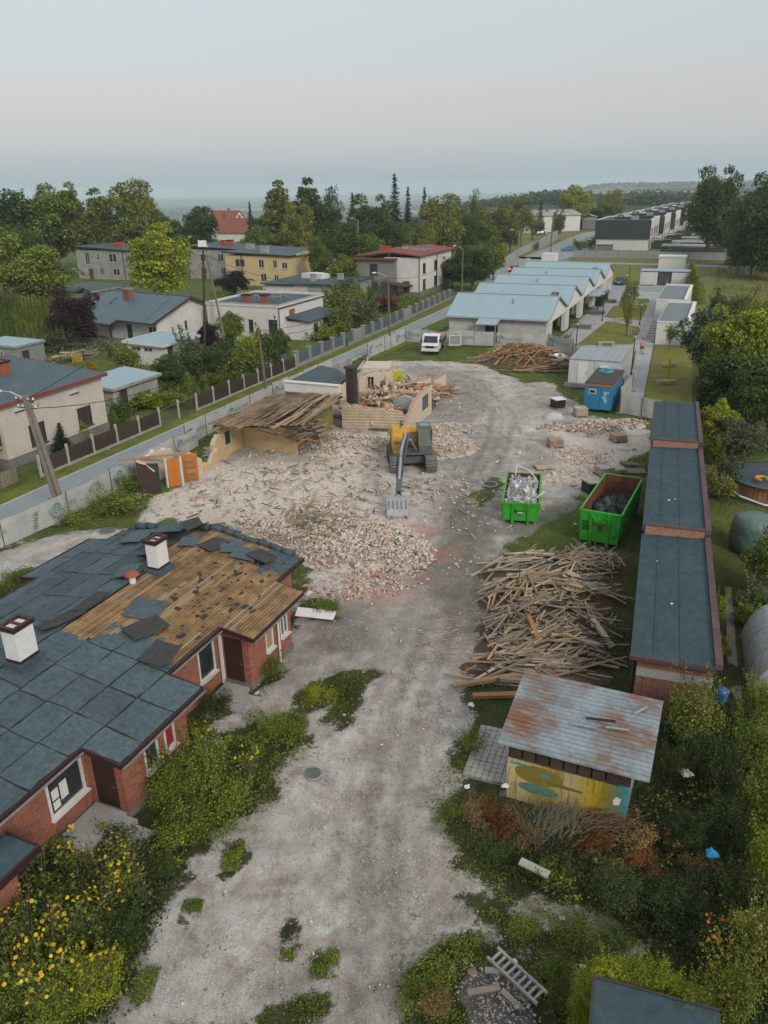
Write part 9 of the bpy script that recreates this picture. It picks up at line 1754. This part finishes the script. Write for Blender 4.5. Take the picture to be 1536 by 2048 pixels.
thicket('bramble_thicket','dark tangle of brambles filling the lower right',RB,30000,.75,.085,l_shade,51,1.6,-.25);thicket('bramble_thicket','lighter leaves among the brambles at the lower right',RB,7000,.85,.09,l_mid,52,1.2,.35);thicket('dry_brush','dry brown brush scattered below the shed',[(930,1600),(1080,1640),(1240,1650),(1420,1690),(1450,1790),(1300,1800),(1150,1760),(1040,1720),(950,1680)],12000,.45,.075,l_dry,53,1.9,.05,.3);thicket('dry_brush','rust brown dead stalks below the shed',[(930,1600),(1080,1640),(1240,1650),(1420,1690),(1450,1790),(1300,1800),(1150,1760),(1040,1720),(950,1680)],6000,.4,.07,l_dryr,54,1.7,.3,.3)
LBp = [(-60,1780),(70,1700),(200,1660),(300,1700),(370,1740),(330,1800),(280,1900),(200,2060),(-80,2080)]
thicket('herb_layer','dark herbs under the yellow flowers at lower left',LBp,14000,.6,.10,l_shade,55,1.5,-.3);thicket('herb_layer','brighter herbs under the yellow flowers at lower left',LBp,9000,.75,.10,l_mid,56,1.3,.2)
thicket('herb_layer','green weeds along the brick building and track',[(270,1500),(380,1440),(500,1440),(620,1420),(610,1480),(540,1570),(470,1660),(380,1740),(330,1680),(280,1600)],15000,.6,.075,l_mid,57,1.6,.0)
thicket('herb_layer','weeds behind the shed and along the garage wall',[(1130,1400),(1270,1420),(1250,1200),(1290,1080),(1300,930),(1250,960),(1260,1100),(1230,1200),(1215,1330)],9000,.3,.08,l_shade,58,1.5,-.2)
thicket('garden_plants','low planting in the gardens behind the picket fence',[(250,830),(330,800),(560,730),(590,700),(430,690),(330,735),(240,760)],14000,1.0,.22,l_mid,59,.55,.05);thicket('garden_plants','darker planting in the gardens behind the picket fence',[(250,830),(330,800),(560,730),(590,700),(430,680),(330,730),(240,760)],9000,1.5,.24,l_dark,60,.5,.15);thicket('garden_plants','planting behind the teal fence between the houses',[(600,690),(760,640),(860,600),(760,600),(680,620),(640,660)],12000,1.2,.28,l_mid,61,.45,.0);thicket('garden_plants','rank herbs on the left garden plots',[(0,720),(130,730),(240,700),(200,680),(60,665),(0,660)],9000,1.2,.25,l_grey,62,.5,.05)
thicket('edge_weeds','ragged low weeds along the right edge of the track',[(950,1440),(985,1440),(960,1500),(900,1580),(890,1650),(960,1720),(1080,1780),(1290,1870),(1290,1890),(1140,1840),(1000,1790),(900,1730),(860,1650),(870,1580),(910,1510)],11000,.28,.05,l_mid,64,1.9,-.1);thicket('edge_weeds','ragged low weeds round the bottom heap and side track',[(790,2060),(830,1950),(900,1880),(960,1870),(1060,1920),(1160,1960),(1170,2060),(1050,1960),(960,1930),(900,2000)],9000,.25,.05,l_mid,65,2.0,.0);thicket('edge_weeds','ragged weeds in the middle of the side track',[(960,1800),(1010,1800),(1130,1850),(1280,1890),(1240,1900),(1110,1870),(1010,1840)],5000,.25,.05,l_mid,66,2.0,-.2)
thicket('garden_plants','dim undergrowth in the right hand gardens',[(1400,880),(1400,700),(1536,680),(1600,900),(1450,930)],14000,1.6,.24,l_shade,63,.5,-.2)
for i,q in enumerate(GREENS):
    if np.mean([p[1] for p in q]) < 34: thicket('weed_patch','patch of low weeds on the bare yard, '+('behind the white metal sheet','on the track shoulder','in front of the brick building','under the brick windows','by the far manhole','behind the timber pile','near the excavator','at the lower left of the track','beside the flower clump','at the bottom of the track','by the blue cabin','by the site cabins','left on the near track','in the middle of the near track','left of the bottom heap','small one on the near track')[i],[(float(a),float(b)) for a,b in q],1500,.14,.045,l_mid,200+i,2.2,-.1)
# a few orange autumn leaves in the corner shrub
rg = np.random.default_rng(5);P = np.array([tuple(G(1440+rg.normal()*22,1900+rg.normal()*55,1.3)) for _ in range(70)]);v,f = leaf_arrays(P,rg.normal(size=(70,3))+[0,-.6,1],rg.uniform(.07,.12,70),.8,rg);tag(put('autumn_leaves',np_mesh('autumn_leaves',v,f,leaf('leaf_orange',(.30,.10,.01),(.50,.22,.02)))),'orange leaves of a creeper in the lower right corner shrub','leaves',kind='stuff')
# ------------------------------------------------------------------ grass and ground herbs (uncountable)
def blades(name,label,n,x0,x1,y0,y1,hmin,hmax,mat,seed,cond,wd=.03,dens=None):
    rg = np.random.default_rng(seed);X = rg.uniform(x0,x1,n);Y = rg.uniform(y0,y1,n);k = cond(X,Y,rg);X,Y = X[k],Y[k];m = len(X);H = rg.uniform(hmin,hmax,m)*(.7+.5*np.clip(ns(X,Y,1.3,5),-.6,1));a = rg.uniform(0,6.28,m);ln = H*rg.uniform(.15,.7,m)
    Z = ns(X,Y,.55,1)*.05+ns(X,Y,2.2,3)*.018-.02;b = a+1.57;w_ = wd*rg.uniform(.6,1.4,m)
    V = np.stack([np.stack([X-np.cos(b)*w_,Y-np.sin(b)*w_,Z],1),np.stack([X+np.cos(b)*w_,Y+np.sin(b)*w_,Z],1),np.stack([X+np.cos(a)*ln,Y+np.sin(a)*ln,Z+H],1)],1).reshape(-1,3)
    return tag(put(name,np_mesh(name,V,np.arange(m*3).reshape(m,3),mat)),label,'grass',kind='stuff')
GRU = [W(u,w)[:2] for u,w in ((3,13.6),(27.4,15.2),(27.4,26.5),(3,26.5))]
def gcond(X,Y,rg):
    sd = -sdist(X,Y,YARD)+rg.normal(size=len(X))*.25
    for q in GREENS: sd = np.maximum(sd,sdist(X,Y,q)+rg.normal(size=len(X))*.2)
    ok = sd > 0;u = X*AX.x+Y*AX.y;w_ = X*BX.x+Y*BX.y
    ok &= ~((u > 3) & (u < 27.3) & (w_ > 15.5) & (w_ < 25)) & (w_ < 36.8) & ~((u > 66) & (w_ < 11)) & (rg.random(len(X)) < .55+.45*ns(X,Y,.9,4))
    lx = (X-gO.x)*gd.x+(Y-gO.y)*gd.y;ly = (X-gO.x)*gp.x+(Y-gO.y)*gp.y;return ok & ~((lx > 0) & (lx < 33.5) & (ly > 0) & (ly < 2.7))
blades('near_grass','short grass and herbs along the edges of the near yard',150000,-12,16,9,30,.05,.22,l_grass,1,gcond,.012);blades('far_grass','grass along the edges of the far yard and gardens',120000,-24,30,30,95,.08,.26,l_grass,2,gcond,.028)
def verge_c(X,Y,rg): u = X*AX.x+Y*AX.y;w_ = X*BX.x+Y*BX.y;return (u > 26) & (u < 125) & (w_ > 39.7) & (w_ < 40.8) | (u > 30) & (u < 84) & (w_ > 35.0) & (w_ < 36.8)
blades('verge_grass','rough grass on the lane verges',120000,-26,12,40,130,.06,.22,l_grass,3,verge_c,.03)
def meadow_c(X,Y,rg): u = X*AX.x+Y*AX.y;w_ = X*BX.x+Y*BX.y;return (w_ < 2.2-(u > 66)*.8) & (rg.random(len(X)) < .5+.5*ns(X,Y,.25,4))
blades('meadow_grass','long dry grass on the right hand meadow',60000,40,110,95,190,.2,.6,leaf('grass_dry',(.075,.085,.022),(.20,.19,.07),rnd=0),4,meadow_c,.06)
def tuft_c(X,Y,rg):
    sd = sdist(X,Y,YARD);return (sd > .1) & (ns(X,Y,1.9,21)+.5*ns(X,Y,5,3) > .98) & (rg.random(len(X)) < .8)
blades('yard_tufts','small green tufts dotted over the bare near yard',150000,-8,8,9,24,.03,.10,l_grassd,6,tuft_c,.012)
# ------------------------------------------------------------------ distant woods and haze
def wood(name,label,segs,seed,n=2600,ls=5.):
    rg = np.random.default_rng(seed);Ps,Ns = [],[]
    for (x0,y0,x1,y1,h_,dp) in segs:
        m = n;f_ = rg.random(m);X = x0+(x1-x0)*f_+rg.normal(size=m)*dp*.2;Y = y0+(y1-y0)*f_+rg.uniform(0,dp,m);hh = h_*(.72+.35*ns(f_*30,f_*7,1,seed)+.18*ns(f_*130,f_*60,1,seed));Z = farz(X,Y)+rg.random(m)**.6*np.maximum(hh,2);Ps.append(np.stack([X,Y,Z],1));nn = rg.normal(size=(m,3))*.6+[0,-.6,.7];Ns.append(nn)
    v,f = leaf_arrays(np.vstack(Ps),np.vstack(Ns),rg.uniform(.6,1.3,sum(len(p) for p in Ps))*ls,.8,rg);return tag(put(name,np_mesh(name,v,f,l_field)),label,'wood',kind='stuff')
def fp(x,d): u = (x-768)/FPX;return u*d*1.08,d
segs = []
for (xa,xb,d,h_) in ((1005,1140,760,9),(1060,1125,750,12),(1170,1240,700,8),(1235,1300,690,11),(1310,1380,700,8),(930,1010,800,7)): (a0,d0),(a1,d1) = fp(xa,d),fp(xb,d);segs.append((a0,d0,a1,d1,h_,60))
wood('distant_wood','bluish distant wood on the ridge behind the new terrace',segs,3,2200,3.2)
segs = []
for (xa,xb,d,h_) in ((300,560,2300,14),(430,520,2000,18),(60,300,2600,14),(560,900,2600,14),(350,700,3300,16),(700,1100,3600,18),(0,420,3800,18),(900,1500,3000,18)): (a0,d0),(a1,d1) = fp(xa,d),fp(xb,d);segs.append((a0,d0,a1,d1,h_,250))
wood('valley_wood','hazy belts of woodland far down in the valley',segs,4,1800,14.)
solo('radio_mast','thin distant radio mast on the skyline at right','mast',m_galv,lambda mb: mb.tube((0,0,0),(0,0,34),.6,.2,5),loc=(fp(1358,1000)[0],1000,0))
hzm = bpy.data.materials.new('haze');hzm.use_nodes = True;n_ = hzm.node_tree;n_.nodes.clear();pv_ = n_.nodes.new('ShaderNodeVolumePrincipled');pv_.inputs['Density'].default_value = HAZE;pv_.inputs['Color'].default_value = (.72,.86,.94,1);ou = n_.nodes.new('ShaderNodeOutputMaterial');n_.links.new(pv_.outputs[0],ou.inputs['Volume'])
mb = MB();mb.box(-9500,9500,-200,9500,-90,36);tag(mb.build('haze',hzm),kind='stuff')
